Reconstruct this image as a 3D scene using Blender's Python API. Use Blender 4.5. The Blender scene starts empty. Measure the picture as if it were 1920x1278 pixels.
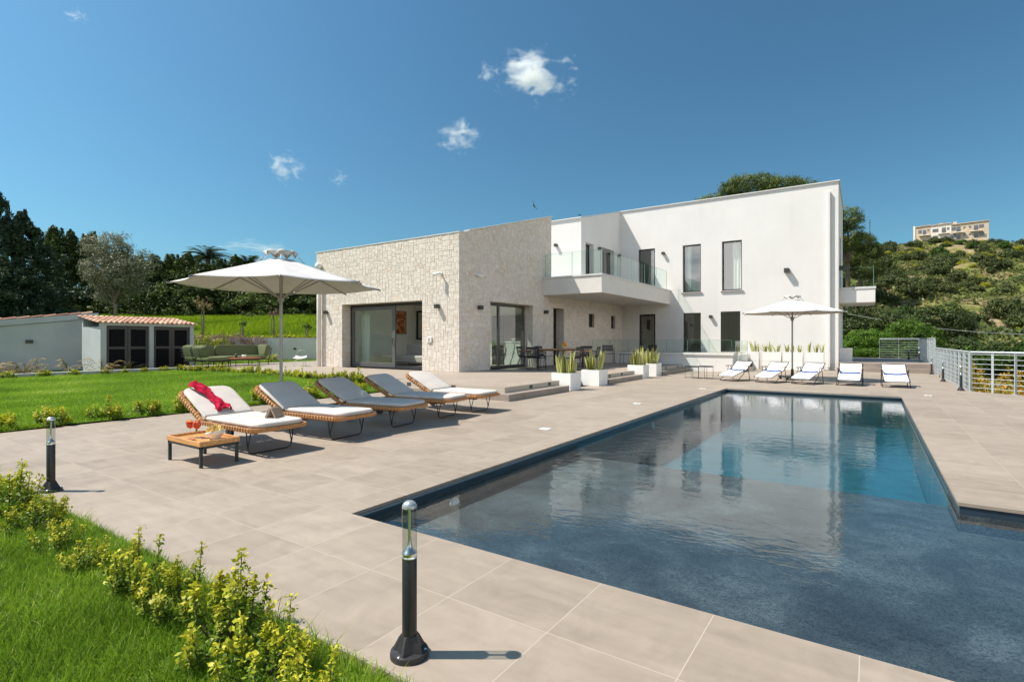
import bpy, math, random
import numpy as np
from mathutils import Vector, Matrix
R_ = math.radians
sc = bpy.context.scene
col = sc.collection

# ------------------------------------------------------------------ camera, sky, sun, exposure
YAW = R_(34.07); FOC = 995.0; CAMH = 1.35
FW = (-math.sin(YAW), math.cos(YAW)); RT = (math.cos(YAW), math.sin(YAW))
cam = bpy.data.objects.new("camera", bpy.data.cameras.new("camera")); col.objects.link(cam)
cam.location = (0, 0, CAMH); cam.rotation_euler = (R_(90), 0, YAW)
cam.data.sensor_width = 36.0; cam.data.lens = 36.0 * FOC / 1920.0
cam.data.shift_y = -2.0 / 1920.0
cam.data.clip_start = 0.05; cam.data.clip_end = 6000
sc.camera = cam

SUN_EL = R_(55.0)
sdir = Vector((RT[0] * math.cos(SUN_EL), RT[1] * math.cos(SUN_EL), -math.sin(SUN_EL)))   # way the light travels
world = bpy.data.worlds.new("World"); sc.world = world; world.use_nodes = True
wn = world.node_tree.nodes; wl = world.node_tree.links; wn.clear()
sky = wn.new("ShaderNodeTexSky"); sky.sky_type = 'NISHITA'; sky.sun_disc = False
sky.sun_elevation = SUN_EL; sky.sun_rotation = math.atan2(-sdir.x, -sdir.y)
sky.altitude = 0; sky.air_density = 1.0; sky.dust_density = 1.0; sky.ozone_density = 2.6
bg = wn.new("ShaderNodeBackground"); bg.inputs[1].default_value = 0.077
tint = wn.new("ShaderNodeMix"); tint.data_type = 'RGBA'; tint.blend_type = 'MULTIPLY'; tint.inputs[0].default_value = 1; tint.inputs[7].default_value = (.57, .95, 1.0, 1)
wl.new(sky.outputs[0], tint.inputs[6])
# the sky is darkest a quarter turn from the sun (Rayleigh), seen here through a polariser; fixed to the sun, not to the lens
wtc = wn.new("ShaderNodeTexCoord")
dt = wn.new("ShaderNodeVectorMath"); dt.operation = 'DOT_PRODUCT'; wl.new(wtc.outputs["Generated"], dt.inputs[0]); dt.inputs[1].default_value = tuple(-sdir)
pw = wn.new("ShaderNodeMath"); pw.operation = 'MULTIPLY'; wl.new(dt.outputs["Value"], pw.inputs[0]); wl.new(dt.outputs["Value"], pw.inputs[1])
pm = wn.new("ShaderNodeMapRange"); pm.inputs[1].default_value = 0; pm.inputs[2].default_value = .6; pm.inputs[3].default_value = .76; pm.inputs[4].default_value = 1.0; wl.new(pw.outputs[0], pm.inputs[0])
pv = wn.new("ShaderNodeVectorMath"); pv.operation = 'SCALE'; wl.new(tint.outputs[2], pv.inputs[0]); wl.new(pm.outputs[0], pv.inputs["Scale"])
wl.new(pv.outputs[0], bg.inputs[0])
# cumulus behind the camera (upper windows mirror it), widened and brightened as added fill
cn = wn.new("ShaderNodeTexNoise"); cn.inputs["Scale"].default_value = 4.5; cn.inputs["Detail"].default_value = 8; cn.inputs["Roughness"].default_value = .6
cm = wn.new("ShaderNodeMapping"); cm.inputs["Scale"].default_value = (1, 1, 2.2); wl.new(wtc.outputs["Generated"], cm.inputs[0]); wl.new(cm.outputs[0], cn.inputs["Vector"])
cr_ = wn.new("ShaderNodeMapRange"); cr_.inputs[1].default_value = .40; cr_.inputs[2].default_value = .58; wl.new(cn.outputs["Fac"], cr_.inputs[0])
bd = wn.new("ShaderNodeVectorMath"); bd.operation = 'DOT_PRODUCT'; wl.new(wtc.outputs["Generated"], bd.inputs[0]); bd.inputs[1].default_value = (.64, -.77, 0)
bm_ = wn.new("ShaderNodeMapRange"); bm_.inputs[1].default_value = .12; bm_.inputs[2].default_value = .42; wl.new(bd.outputs["Value"], bm_.inputs[0])
csp = wn.new("ShaderNodeSeparateXYZ"); wl.new(wtc.outputs["Generated"], csp.inputs[0])
ce = wn.new("ShaderNodeMapRange"); ce.inputs[1].default_value = .26; ce.inputs[2].default_value = .48; ce.inputs[3].default_value = 1; ce.inputs[4].default_value = 0; wl.new(csp.outputs[2], ce.inputs[0])
ce2 = wn.new("ShaderNodeMath"); ce2.operation = 'MULTIPLY'; wl.new(ce.outputs[0], ce2.inputs[0]); wl.new(bm_.outputs[0], ce2.inputs[1])
cx = wn.new("ShaderNodeMath"); cx.operation = 'MULTIPLY'; wl.new(cr_.outputs[0], cx.inputs[0]); wl.new(ce2.outputs[0], cx.inputs[1])
bg2 = wn.new("ShaderNodeBackground"); bg2.inputs[0].default_value = (1.0, .98, .96, 1); bg2.inputs[1].default_value = 1.5
wmx = wn.new("ShaderNodeMixShader"); wl.new(cx.outputs[0], wmx.inputs[0]); wl.new(bg.outputs[0], wmx.inputs[1]); wl.new(bg2.outputs[0], wmx.inputs[2])
wo = wn.new("ShaderNodeOutputWorld"); wl.new(wmx.outputs[0], wo.inputs[0])
sun = bpy.data.objects.new("sun", bpy.data.lights.new("sun", 'SUN')); col.objects.link(sun)
sun.data.energy = 3.9; sun.data.angle = R_(0.53); sun.data.color = (1.0, 0.925, 0.83)
sun.rotation_euler = sdir.to_track_quat('-Z', 'Y').to_euler(); sun.location = (-30, -20, 40)
vs = sc.view_settings; vs.view_transform = 'Standard'; vs.look = 'None'; vs.gamma = 1.0; vs.use_curve_mapping = False
vs.exposure = 0.91
sc.cycles.max_bounces = 10; sc.cycles.transparent_max_bounces = 24; sc.cycles.volume_bounces = 5
sc.cycles.caustics_reflective = False; sc.cycles.caustics_refractive = False

# ------------------------------------------------------------------ helpers
def at(px, py, D):
    """point seen at a photo pixel, D metres in front of the camera"""
    r = (px - 960) / FOC; u = (637 - py) / FOC
    return Vector(((FW[0] + r * RT[0]) * D, (FW[1] + r * RT[1]) * D, CAMH + u * D))
def tag(o, label=None, cat=None, group=None, kind=None):
    if label: o["label"] = label
    if cat: o["category"] = cat
    if group: o["group"] = group
    if kind: o["kind"] = kind
    return o
def thing(name, loc, label, cat, group=None, rz=0.0):
    o = bpy.data.objects.new(name, None); col.objects.link(o); o.empty_display_size = 0.2
    o.location = loc; o.rotation_euler = (0, 0, rz)
    return tag(o, label, cat, group)
def copy_tree(o, loc=None, rz=None, label=None, scale=None, parent=None):
    c = o.copy(); col.objects.link(c)
    if parent: c.parent = parent
    if loc is not None: c.location = loc
    if rz is not None: c.rotation_euler = (0, 0, rz)
    if scale is not None: c.scale = scale if hasattr(scale, '__len__') else (scale,) * 3
    if label: c["label"] = label
    for ch in list(o.children): copy_tree(ch, parent=c)
    return c
class MB:
    def __init__(s): s.v = []; s.f = []; s.mi = []; s.m = 0
    def add(s, vs_, fs_):
        b = len(s.v); s.v += [tuple(p) for p in vs_]
        for f in fs_: s.f.append([b + i for i in f]); s.mi.append(s.m)
        return s
    def box(s, c, size, rz=0.0, M=None, bev=0.0):
        x, y, z = size[0] / 2, size[1] / 2, size[2] / 2
        if bev > 0:
            e = min(bev, x * .9, y * .9, z * .9); P = []
            for sx in (-1, 1):
                for sy in (-1, 1):
                    for sz in (-1, 1):
                        P += [(sx * x, sy * (y - e), sz * (z - e)), (sx * (x - e), sy * y, sz * (z - e)), (sx * (x - e), sy * (y - e), sz * z)]
            i = lambda a, b, c_: 3 * (4 * a + 2 * b + c_)
            F = []
            for a in (0, 1):
                F.append([i(a, 0, 0), i(a, 1, 0), i(a, 1, 1), i(a, 0, 1)]); F.append([i(0, a, 0) + 1, i(1, a, 0) + 1, i(1, a, 1) + 1, i(0, a, 1) + 1]); F.append([i(0, 0, a) + 2, i(1, 0, a) + 2, i(1, 1, a) + 2, i(0, 1, a) + 2])
            for a in (0, 1):
                for b in (0, 1):
                    F.append([i(a, b, 0), i(a, b, 1), i(a, b, 1) + 1, i(a, b, 0) + 1])
                    F.append([i(a, 0, b), i(a, 1, b), i(a, 1, b) + 2, i(a, 0, b) + 2])
                    F.append([i(0, a, b) + 1, i(1, a, b) + 1, i(1, a, b) + 2, i(0, a, b) + 2])
            for a in (0, 1):
                for b in (0, 1):
                    for d in (0, 1): F.append([i(a, b, d), i(a, b, d) + 1, i(a, b, d) + 2])
        else:
            P = [(-x, -y, -z), (x, -y, -z), (x, y, -z), (-x, y, -z), (-x, -y, z), (x, -y, z), (x, y, z), (-x, y, z)]
            F = [(0, 3, 2, 1), (4, 5, 6, 7), (0, 1, 5, 4), (1, 2, 6, 5), (2, 3, 7, 6), (3, 0, 4, 7)]
        T = Matrix.Translation(c) @ (M.to_4x4() if M is not None else Matrix.Rotation(rz, 4, 'Z'))
        return s.add([T @ Vector(p) for p in P], F)
    def lo(s, a, b, bev=0.0):
        return s.box([(a[i] + b[i]) / 2 for i in range(3)], [b[i] - a[i] for i in range(3)], bev=bev)
    def tube(s, pts, r, n=8, cap=True, closed=False):
        pts = [Vector(p) for p in pts]; rs = r if hasattr(r, '__len__') else [r] * len(pts); k = len(pts)
        V = []; prev = None
        for i, p in enumerate(pts):
            if closed: t = pts[(i + 1) % k] - pts[i - 1]
            else: t = pts[min(i + 1, k - 1)] - pts[max(i - 1, 0)]
            t.normalize()
            if prev is None:
                a = t.orthogonal().normalized()
            else:
                a = (prev - t * prev.dot(t))
                a = a.normalized() if a.length > 1e-6 else t.orthogonal().normalized()
            prev = a; b = t.cross(a)
            V += [p + (a * math.cos(2 * math.pi * j / n) + b * math.sin(2 * math.pi * j / n)) * rs[i] for j in range(n)]
        F = []
        for i in range(k if closed else k - 1):
            i2 = (i + 1) % k
            for j in range(n): F.append((i * n + j, i * n + (j + 1) % n, i2 * n + (j + 1) % n, i2 * n + j))
        if cap and not closed: F += [tuple(range(n))[::-1], tuple(range((k - 1) * n, k * n))]
        return s.add(V, F)
    def lathe(s, prof, n=24, c=(0, 0, 0), cap=True):
        V = []; F = []; k = len(prof)
        for (r, z) in prof:
            V += [(c[0] + r * math.cos(2 * math.pi * j / n), c[1] + r * math.sin(2 * math.pi * j / n), c[2] + z) for j in range(n)]
        for i in range(k - 1):
            for j in range(n): F.append((i * n + j, i * n + (j + 1) % n, (i + 1) * n + (j + 1) % n, (i + 1) * n + j))
        if cap: F += [tuple(range(n))[::-1], tuple(range((k - 1) * n, k * n))]
        return s.add(V, F)
    def grid(s, fn, nu, nv, wrapu=False):
        V = [fn(i / nu, j / nv) for j in range(nv + 1) for i in range(nu + 1)]
        F = [(j * (nu + 1) + i, j * (nu + 1) + i + 1, (j + 1) * (nu + 1) + i + 1, (j + 1) * (nu + 1) + i) for j in range(nv) for i in range(nu)]
        return s.add(V, F)
    def prism(s, poly, z0, z1):
        n = len(poly)
        V = [(p[0], p[1], z0) for p in poly] + [(p[0], p[1], z1) for p in poly]
        F = [tuple(range(n))[::-1], tuple(range(n, 2 * n))] + [(i, (i + 1) % n, n + (i + 1) % n, n + i) for i in range(n)]
        return s.add(V, F)
    def build(s, name, mats, parent=None, smooth=False, off=(0, 0, 0)):
        me = bpy.data.meshes.new(name)
        V = s.v if off == (0, 0, 0) else [(p[0] - off[0], p[1] - off[1], p[2] - off[2]) for p in s.v]
        me.from_pydata(V, [], s.f)
        for m_ in (mats if isinstance(mats, (list, tuple)) else [mats]): me.materials.append(m_)
        if max(s.mi, default=0) > 0: me.polygons.foreach_set("material_index", s.mi)
        if smooth: me.polygons.foreach_set("use_smooth", [True] * len(me.polygons))
        import bmesh
        bm = bmesh.new(); bm.from_mesh(me); bmesh.ops.recalc_face_normals(bm, faces=bm.faces); bm.to_mesh(me); bm.free()
        if smooth == 'auto': me.set_sharp_from_angle(angle=R_(38))
        me.update()
        o = bpy.data.objects.new(name, me); col.objects.link(o)
        if parent: o.parent = parent
        return o
def subdiv(o, lv=2):
    m = o.modifiers.new("sub", 'SUBSURF'); m.levels = lv; m.render_levels = lv
    return o
def arc(c, r, a0, a1, n, plane='xz'):
    out = []
    for i in range(n + 1):
        a = a0 + (a1 - a0) * i / n; u, w = r * math.cos(a), r * math.sin(a)
        out.append((c[0] + u, c[1], c[2] + w) if plane == 'xz' else (c[0] + u, c[1] + w, c[2]) if plane == 'xy' else (c[0], c[1] + u, c[2] + w))
    return out
# ------------------------------------------------------------------ materials
def NT(name):
    m = bpy.data.materials.new(name); m.use_nodes = True
    nt = m.node_tree; return m, nt, nt.nodes, nt.links, nt.nodes["Principled BSDF"]
def ramp(n, stops, interp='LINEAR'):
    r = n.new("ShaderNodeValToRGB"); r.color_ramp.interpolation = interp
    e = r.color_ramp.elements
    while len(e) < len(stops): e.new(0.5)
    for i, (p, c) in enumerate(stops): e[i].position = p; e[i].color = (*c, 1) if len(c) == 3 else c
    return r
def basic(name, c, rough=.6, metal=0.0, var=0.12, vs_=3.0, bump=0.0, bs=60.0, spec=.5, coords='Object', detail=4):
    m, nt, n, l, b = NT(name)
    b.inputs["Roughness"].default_value = rough; b.inputs["Metallic"].default_value = metal
    b.inputs["Specular IOR Level"].default_value = spec
    tc = n.new("ShaderNodeTexCoord")
    nz = n.new("ShaderNodeTexNoise"); nz.inputs["Scale"].default_value = vs_; nz.inputs["Detail"].default_value = detail
    l.new(tc.outputs[coords], nz.inputs["Vector"])
    r = ramp(n, [(0.3, tuple(x * (1 - var) for x in c)), (0.7, tuple(min(1, x * (1 + var)) for x in c))])
    l.new(nz.outputs["Fac"], r.inputs[0]); l.new(r.outputs[0], b.inputs["Base Color"])
    if bump > 0:
        n2 = n.new("ShaderNodeTexNoise"); n2.inputs["Scale"].default_value = bs; n2.inputs["Detail"].default_value = 3
        l.new(tc.outputs[coords], n2.inputs["Vector"])
        bp = n.new("ShaderNodeBump"); bp.inputs["Strength"].default_value = bump; bp.inputs["Distance"].default_value = 0.01
        l.new(n2.outputs["Fac"], bp.inputs["Height"]); l.new(bp.outputs[0], b.inputs["Normal"])
    return m
def leafmat(name, stops, trans=.35, rough=.5, sheen=.25):
    m, nt, n, l, b = NT(name)
    a = n.new("ShaderNodeAttribute"); a.attribute_name = "tone"
    oi = n.new("ShaderNodeObjectInfo")
    r = ramp(n, stops); l.new(a.outputs["Fac"], r.inputs[0])
    hsv = n.new("ShaderNodeHueSaturation")
    mr = n.new("ShaderNodeMapRange"); mr.inputs[3].default_value = .8; mr.inputs[4].default_value = 1.2
    l.new(oi.outputs["Random"], mr.inputs[0]); l.new(mr.outputs[0], hsv.inputs["Value"]); l.new(r.outputs[0], hsv.inputs["Color"])
    l.new(hsv.outputs[0], b.inputs["Base Color"]); b.inputs["Roughness"].default_value = rough; b.inputs["Specular IOR Level"].default_value = sheen
    tr = n.new("ShaderNodeBsdfTranslucent"); l.new(hsv.outputs[0], tr.inputs[0])
    mx = n.new("ShaderNodeMixShader"); mx.inputs[0].default_value = trans
    l.new(b.outputs[0], mx.inputs[1]); l.new(tr.outputs[0], mx.inputs[2])
    l.new(mx.outputs[0], n["Material Output"].inputs[0])
    return m
def glassmat(name, tint, ior=1.5, rough=0.0):
    m, nt, n, l, b = NT(name); n.remove(b)
    t = n.new("ShaderNodeBsdfTransparent"); t.inputs[0].default_value = (*tint, 1)
    g = n.new("ShaderNodeBsdfGlossy"); g.inputs["Roughness"].default_value = rough; g.inputs[0].default_value = (1, 1, 1, 1)
    f = n.new("ShaderNodeFresnel"); f.inputs[0].default_value = ior
    geo = n.new("ShaderNodeNewGeometry")
    mx = n.new("ShaderNodeMixShader")
    inv = n.new("ShaderNodeMath"); inv.operation = 'SUBTRACT'; inv.inputs[0].default_value = 1; l.new(geo.outputs["Backfacing"], inv.inputs[1])   # mirror only on the way in
    ff = n.new("ShaderNodeMath"); ff.operation = 'MULTIPLY'; l.new(f.outputs[0], ff.inputs[0]); l.new(inv.outputs[0], ff.inputs[1])
    l.new(ff.outputs[0], mx.inputs[0]); l.new(t.outputs[0], mx.inputs[1]); l.new(g.outputs[0], mx.inputs[2])
    l.new(mx.outputs[0], n["Material Output"].inputs[0])
    return m
def tiles(name, ox, oy, tx, ty, c0, c1, grout, gw=.004, rough=.55):
    m, nt, n, l, b = NT(name)
    geo = n.new("ShaderNodeNewGeometry"); sep = n.new("ShaderNodeSeparateXYZ"); l.new(geo.outputs["Position"], sep.inputs[0])
    def mth(op, a, v=None, c=None):
        q = n.new("ShaderNodeMath"); q.operation = op
        for i, w in enumerate((a, v, c)):
            if w is None: continue
            if isinstance(w, (int, float)): q.inputs[i].default_value = w
            else: l.new(w, q.inputs[i])
        return q.outputs[0]
    u = mth('DIVIDE', mth('SUBTRACT', sep.outputs[0], ox), tx); v = mth('DIVIDE', mth('SUBTRACT', sep.outputs[1], oy), ty)
    fu, fv = mth('FLOOR', u), mth('FLOOR', v)
    du = mth('MULTIPLY', mth('SUBTRACT', .5, mth('ABSOLUTE', mth('SUBTRACT', mth('FRACT', u), .5))), tx)
    dv = mth('MULTIPLY', mth('SUBTRACT', .5, mth('ABSOLUTE', mth('SUBTRACT', mth('FRACT', v), .5))), ty)
    g = mth('LESS_THAN', mth('MINIMUM', du, dv), gw)
    cmb = n.new("ShaderNodeCombineXYZ"); l.new(fu, cmb.inputs[0]); l.new(fv, cmb.inputs[1])
    wn_ = n.new("ShaderNodeTexWhiteNoise"); l.new(cmb.outputs[0], wn_.inputs["Vector"])
    off = n.new("ShaderNodeVectorMath"); off.operation = 'MULTIPLY_ADD'
    l.new(wn_.outputs["Color"], off.inputs[0]); off.inputs[1].default_value = (30, 30, 30); l.new(geo.outputs["Position"], off.inputs[2])
    nz = n.new("ShaderNodeTexNoise"); nz.inputs["Scale"].default_value = 3.4; nz.inputs["Detail"].default_value = 8; nz.inputs["Roughness"].default_value = .66; nz.inputs["Distortion"].default_value = .9
    l.new(off.outputs[0], nz.inputs["Vector"])
    st = n.new("ShaderNodeVectorMath"); st.operation = 'MULTIPLY'; l.new(off.outputs[0], st.inputs[0]); st.inputs[1].default_value = (1.3, 9, 1)
    nz3 = n.new("ShaderNodeTexNoise"); nz3.inputs["Scale"].default_value = 1.4; nz3.inputs["Detail"].default_value = 5; l.new(st.outputs[0], nz3.inputs["Vector"])
    nz2 = n.new("ShaderNodeTexNoise"); nz2.inputs["Scale"].default_value = .35; nz2.inputs["Detail"].default_value = 3; l.new(geo.outputs["Position"], nz2.inputs["Vector"])
    t = mth('ADD', mth('ADD', mth('MULTIPLY', nz.outputs["Fac"], .5), mth('MULTIPLY', nz3.outputs["Fac"], .30)), mth('ADD', mth('MULTIPLY', wn_.outputs["Value"], .12), mth('MULTIPLY', nz2.outputs["Fac"], .35)))
    r = ramp(n, [(.46, c0), (.82, c1)]); l.new(t, r.inputs[0])
    mx = n.new("ShaderNodeMix"); mx.data_type = 'RGBA'
    l.new(g, mx.inputs[0]); l.new(r.outputs[0], mx.inputs[6]); mx.inputs[7].default_value = (*grout, 1)
    l.new(mx.outputs[2], b.inputs["Base Color"])
    rr = n.new("ShaderNodeMapRange"); rr.inputs[3].default_value = rough - .12; rr.inputs[4].default_value = rough + .15; l.new(nz.outputs["Fac"], rr.inputs[0]); l.new(rr.outputs[0], b.inputs["Roughness"])
    bp = n.new("ShaderNodeBump"); bp.inputs["Strength"].default_value = .35; bp.inputs["Distance"].default_value = .004
    l.new(mth('SUBTRACT', mth('MULTIPLY', nz.outputs["Fac"], .4), g), bp.inputs["Height"]); l.new(bp.outputs[0], b.inputs["Normal"])
    b.inputs["Specular IOR Level"].default_value = .35
    return m
M = {}
M['deck'] = tiles('deck tile', -.04, 2.72, .6, .6, (.245, .199, .155), (.365, .303, .243), (.415, .35, .28), gw=.0024)
M['step'] = basic('step tile', (.28, .23, .19), .6, var=.15, vs_=2, bump=.1)
def plaster(name, c):
    m, nt, n, l, b = NT(name); geo = n.new("ShaderNodeNewGeometry"); b.inputs["Roughness"].default_value = .85; b.inputs["Specular IOR Level"].default_value = .2
    n1 = n.new("ShaderNodeTexNoise"); n1.inputs["Scale"].default_value = .7; n1.inputs["Detail"].default_value = 7; n1.inputs["Roughness"].default_value = .6; l.new(geo.outputs["Position"], n1.inputs[0])
    mp = n.new("ShaderNodeMapping"); mp.inputs["Scale"].default_value = (1.7, 1.7, .16); l.new(geo.outputs["Position"], mp.inputs[0])      # faint rain streaks
    n2 = n.new("ShaderNodeTexNoise"); n2.inputs["Scale"].default_value = 1.6; n2.inputs["Detail"].default_value = 6; l.new(mp.outputs[0], n2.inputs[0])
    r1 = ramp(n, [(.3, tuple(x * .955 for x in c)), (.7, tuple(x * 1.02 for x in c))]); l.new(n1.outputs["Fac"], r1.inputs[0])
    r2 = ramp(n, [(.26, (.972, .968, .96)), (.55, (1, 1, 1))]); l.new(n2.outputs["Fac"], r2.inputs[0])
    mx = n.new("ShaderNodeMix"); mx.data_type = 'RGBA'; mx.blend_type = 'MULTIPLY'; mx.inputs[0].default_value = 1; l.new(r1.outputs[0], mx.inputs[6]); l.new(r2.outputs[0], mx.inputs[7]); l.new(mx.outputs[2], b.inputs["Base Color"])
    n3 = n.new("ShaderNodeTexNoise"); n3.inputs["Scale"].default_value = 90; n3.inputs["Detail"].default_value = 3; l.new(geo.outputs["Position"], n3.inputs[0])
    bp = n.new("ShaderNodeBump"); bp.inputs["Strength"].default_value = .12; bp.inputs["Distance"].default_value = .01; l.new(n3.outputs["Fac"], bp.inputs["Height"]); l.new(bp.outputs[0], b.inputs["Normal"])
    return m
M['white'] = plaster('white render', (.735, .715, .69))
M['soffit'] = basic('soffit render', (.68, .655, .62), .85, var=.03, spec=.2)
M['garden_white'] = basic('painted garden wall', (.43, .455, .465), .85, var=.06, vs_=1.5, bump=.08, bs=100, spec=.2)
M['coping'] = basic('coping metal', (.62, .62, .61), .4, metal=.0, var=.05)
M['sill'] = basic('sill stone', (.42, .39, .37), .6, var=.1)
M['frame'] = basic('anthracite frame', (.028, .03, .033), .42, var=.1)
M['slider'] = basic('grey slider frame', (.10, .098, .094), .42, var=.08)
M['pane'] = glassmat('window pane', (.86, .91, .88), 2.3)
M['rail_glass'] = glassmat('balustrade glass', (.93, .975, .955), 1.3)
M['rail_edge'] = basic('balustrade glass edge', (.16, .30, .27), .2, var=.05)
M['interior'] = basic('interior plaster', (.84, .80, .72), .9, var=.02, spec=.2)
M['floorwood'] = basic('interior wood floor', (.44, .32, .21), .4, var=.2, vs_=6)
M['curtain'] = basic('curtain cloth', (.78, .78, .74), .95, var=.05, vs_=20, spec=.1)
M['mortar'] = basic('mortar', (.57, .51, .455), .95, var=.1, vs_=12, spec=.1)
M['black'] = basic('black metal', (.018, .018, .02), .42, var=.15, vs_=30)
M['black_matte'] = basic('black plastic', (.02, .02, .021), .55, var=.2, vs_=40, bump=.05)
M['galv'] = basic('galvanised rail', (.46, .50, .52), .42, metal=.35, var=.08, vs_=8)
M['steel'] = basic('brushed steel', (.78, .78, .77), .28, metal=1.0, var=.05)
M['alu'] = basic('grey aluminium pole', (.34, .325, .30), .42, metal=.5, var=.05)
M['canopy'] = None
M['clear'] = glassmat('clear acrylic', (.76, .79, .78), 1.6)
M['drinkglass'] = glassmat('drinking glass', (.96, .97, .97), 1.45)
M['drink'] = basic('red orange drink', (.58, .045, .010), .15, var=.35, vs_=20)
M['orange'] = basic('orange peel', (.85, .33, .02), .45, var=.15, vs_=30, bump=.1)
M['greenfruit'] = basic('green fruit', (.25, .36, .05), .4, var=.2)
M['porcelain'] = basic('white porcelain', (.75, .73, .69), .25, var=.02)
M['chips'] = basic('potato crisps', (.78, .58, .22), .6, var=.2, vs_=30)
M['towel'] = basic('crimson cloth', (.42, .012, .045), .9, var=.3, vs_=9, bump=.2, bs=200, spec=.1)
M['paper'] = basic('book paper', (.50, .40, .30), .8, var=.2, vs_=40)
M['bookcover'] = basic('book cover', (.36, .26, .18), .7, var=.15)
M['planter'] = basic('white planter', (.84, .825, .79), .5, var=.03, spec=.3)
M['soil'] = basic('potting soil', (.06, .045, .03), .95, var=.3, vs_=30)
M['sling'] = basic('white sling fabric', (.84, .82, .80), .85, var=.03, vs_=8, spec=.1)
M['blue'] = basic('blue cloth', (.03, .10, .32), .85, var=.15, vs_=20, spec=.1)
M['dkwood'] = basic('dark wood arm', (.16, .08, .045), .5, var=.3, vs_=12)
M['sofa'] = basic('sage green cushion', (.13, .15, .075), .92, var=.1, vs_=14, bump=.15, bs=180, spec=.1)
M['sofa2'] = basic('pale grey sofa cloth', (.55, .50, .46), .92, var=.06, vs_=10, spec=.1)
M['marble'] = None
M['cabinet'] = basic('dark cabinet', (.04, .036, .034), .5, var=.1)
M['tile_roof'] = None
M['brown'] = basic('brown downpipe', (.16, .06, .04), .5, var=.1)
M['door_panel'] = basic('dark louvre panel', (.008, .008, .010), .8, var=.15, vs_=10, spec=.1)
M['door_frame'] = basic('grey brown door frame', (.045, .039, .040), .5, var=.1)
M['bark'] = basic('bark', (.13, .10, .075), .95, var=.4, vs_=14, bump=.6, bs=30, spec=.1)
M['palebark'] = basic('pale bark', (.20, .165, .125), .95, var=.3, vs_=14, bump=.4, bs=30, spec=.1)
M['twig'] = basic('shrub stem', (.10, .065, .035), .9, var=.3, vs_=40)
M['lamp'] = basic('dark sconce', (.045, .043, .042), .5, var=.1)
M['lampglass'] = basic('sconce diffuser', (.5, .5, .48), .4, var=.02)
M['camera_white'] = basic('white camera shell', (.74, .74, .72), .4, var=.02)
M['bird'] = basic('bird feathers', (.035, .03, .028), .8, var=.3, vs_=30)
M['birdbelly'] = basic('bird belly feathers', (.35, .28, .2), .8, var=.1)
M['concrete'] = basic('curb concrete', (.46, .45, .43), .85, var=.15, vs_=4, bump=.2)
M['rock'] = basic('hill rock', (.36, .29, .21), .95, var=.3, vs_=2, bump=.6, bs=6)
def wood(name, c, sc_=(2, 30, 30)):
    m, nt, n, l, b = NT(name); tc = n.new("ShaderNodeTexCoord"); mp = n.new("ShaderNodeMapping"); mp.inputs["Scale"].default_value = sc_
    l.new(tc.outputs["Object"], mp.inputs[0]); nz = n.new("ShaderNodeTexNoise"); nz.inputs["Scale"].default_value = 1.5; nz.inputs["Detail"].default_value = 6; nz.inputs["Distortion"].default_value = .7
    l.new(mp.outputs[0], nz.inputs[0]); r = ramp(n, [(.3, tuple(x * .62 for x in c)), (.7, tuple(x * 1.2 for x in c))]); l.new(nz.outputs["Fac"], r.inputs[0])
    l.new(r.outputs[0], b.inputs["Base Color"]); b.inputs["Roughness"].default_value = .45
    return m
M['teak'] = wood('teak', (.44, .195, .062))
M['teak_light'] = wood('oiled teak', (.60, .30, .10))
M['wall_white'] = basic('white garden wall paint', (.60, .605, .60), .85, var=.06, vs_=1.5, bump=.08, bs=100, spec=.2)
M['teak_cord'] = wood('woven lacing', (.50, .25, .10), (30, 2, 30))
M['teak_red'] = wood('red brown timber', (.40, .14, .055))
def cloth(name, c, scale=420, trans=0.0):
    m, nt, n, l, b = NT(name); tc = n.new("ShaderNodeTexCoord")
    nz = n.new("ShaderNodeTexNoise"); nz.inputs["Scale"].default_value = 4; nz.inputs["Detail"].default_value = 5; l.new(tc.outputs["Object"], nz.inputs[0])
    r = ramp(n, [(.3, tuple(x * .93 for x in c)), (.7, tuple(min(1, x * 1.05) for x in c))]); l.new(nz.outputs["Fac"], r.inputs[0]); l.new(r.outputs[0], b.inputs["Base Color"])
    b.inputs["Roughness"].default_value = .92; b.inputs["Specular IOR Level"].default_value = .1
    w = n.new("ShaderNodeTexNoise"); w.inputs["Scale"].default_value = 9; w.inputs["Detail"].default_value = 4; l.new(tc.outputs["Object"], w.inputs[0])
    bp = n.new("ShaderNodeBump"); bp.inputs["Strength"].default_value = .25; bp.inputs["Distance"].default_value = .02; l.new(w.outputs["Fac"], bp.inputs["Height"]); l.new(bp.outputs[0], b.inputs["Normal"])
    if trans > 0:
        tr = n.new("ShaderNodeBsdfTranslucent"); l.new(r.outputs[0], tr.inputs[0]); mx = n.new("ShaderNodeMixShader"); mx.inputs[0].default_value = trans
        l.new(b.outputs[0], mx.inputs[1]); l.new(tr.outputs[0], mx.inputs[2]); l.new(mx.outputs[0], n["Material Output"].inputs[0])
    return m
M['cushion'] = cloth('cream cushion', (.575, .53, .485))
M['canopy'] = cloth('canopy cloth', (.56, .55, .535), trans=.02)
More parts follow.
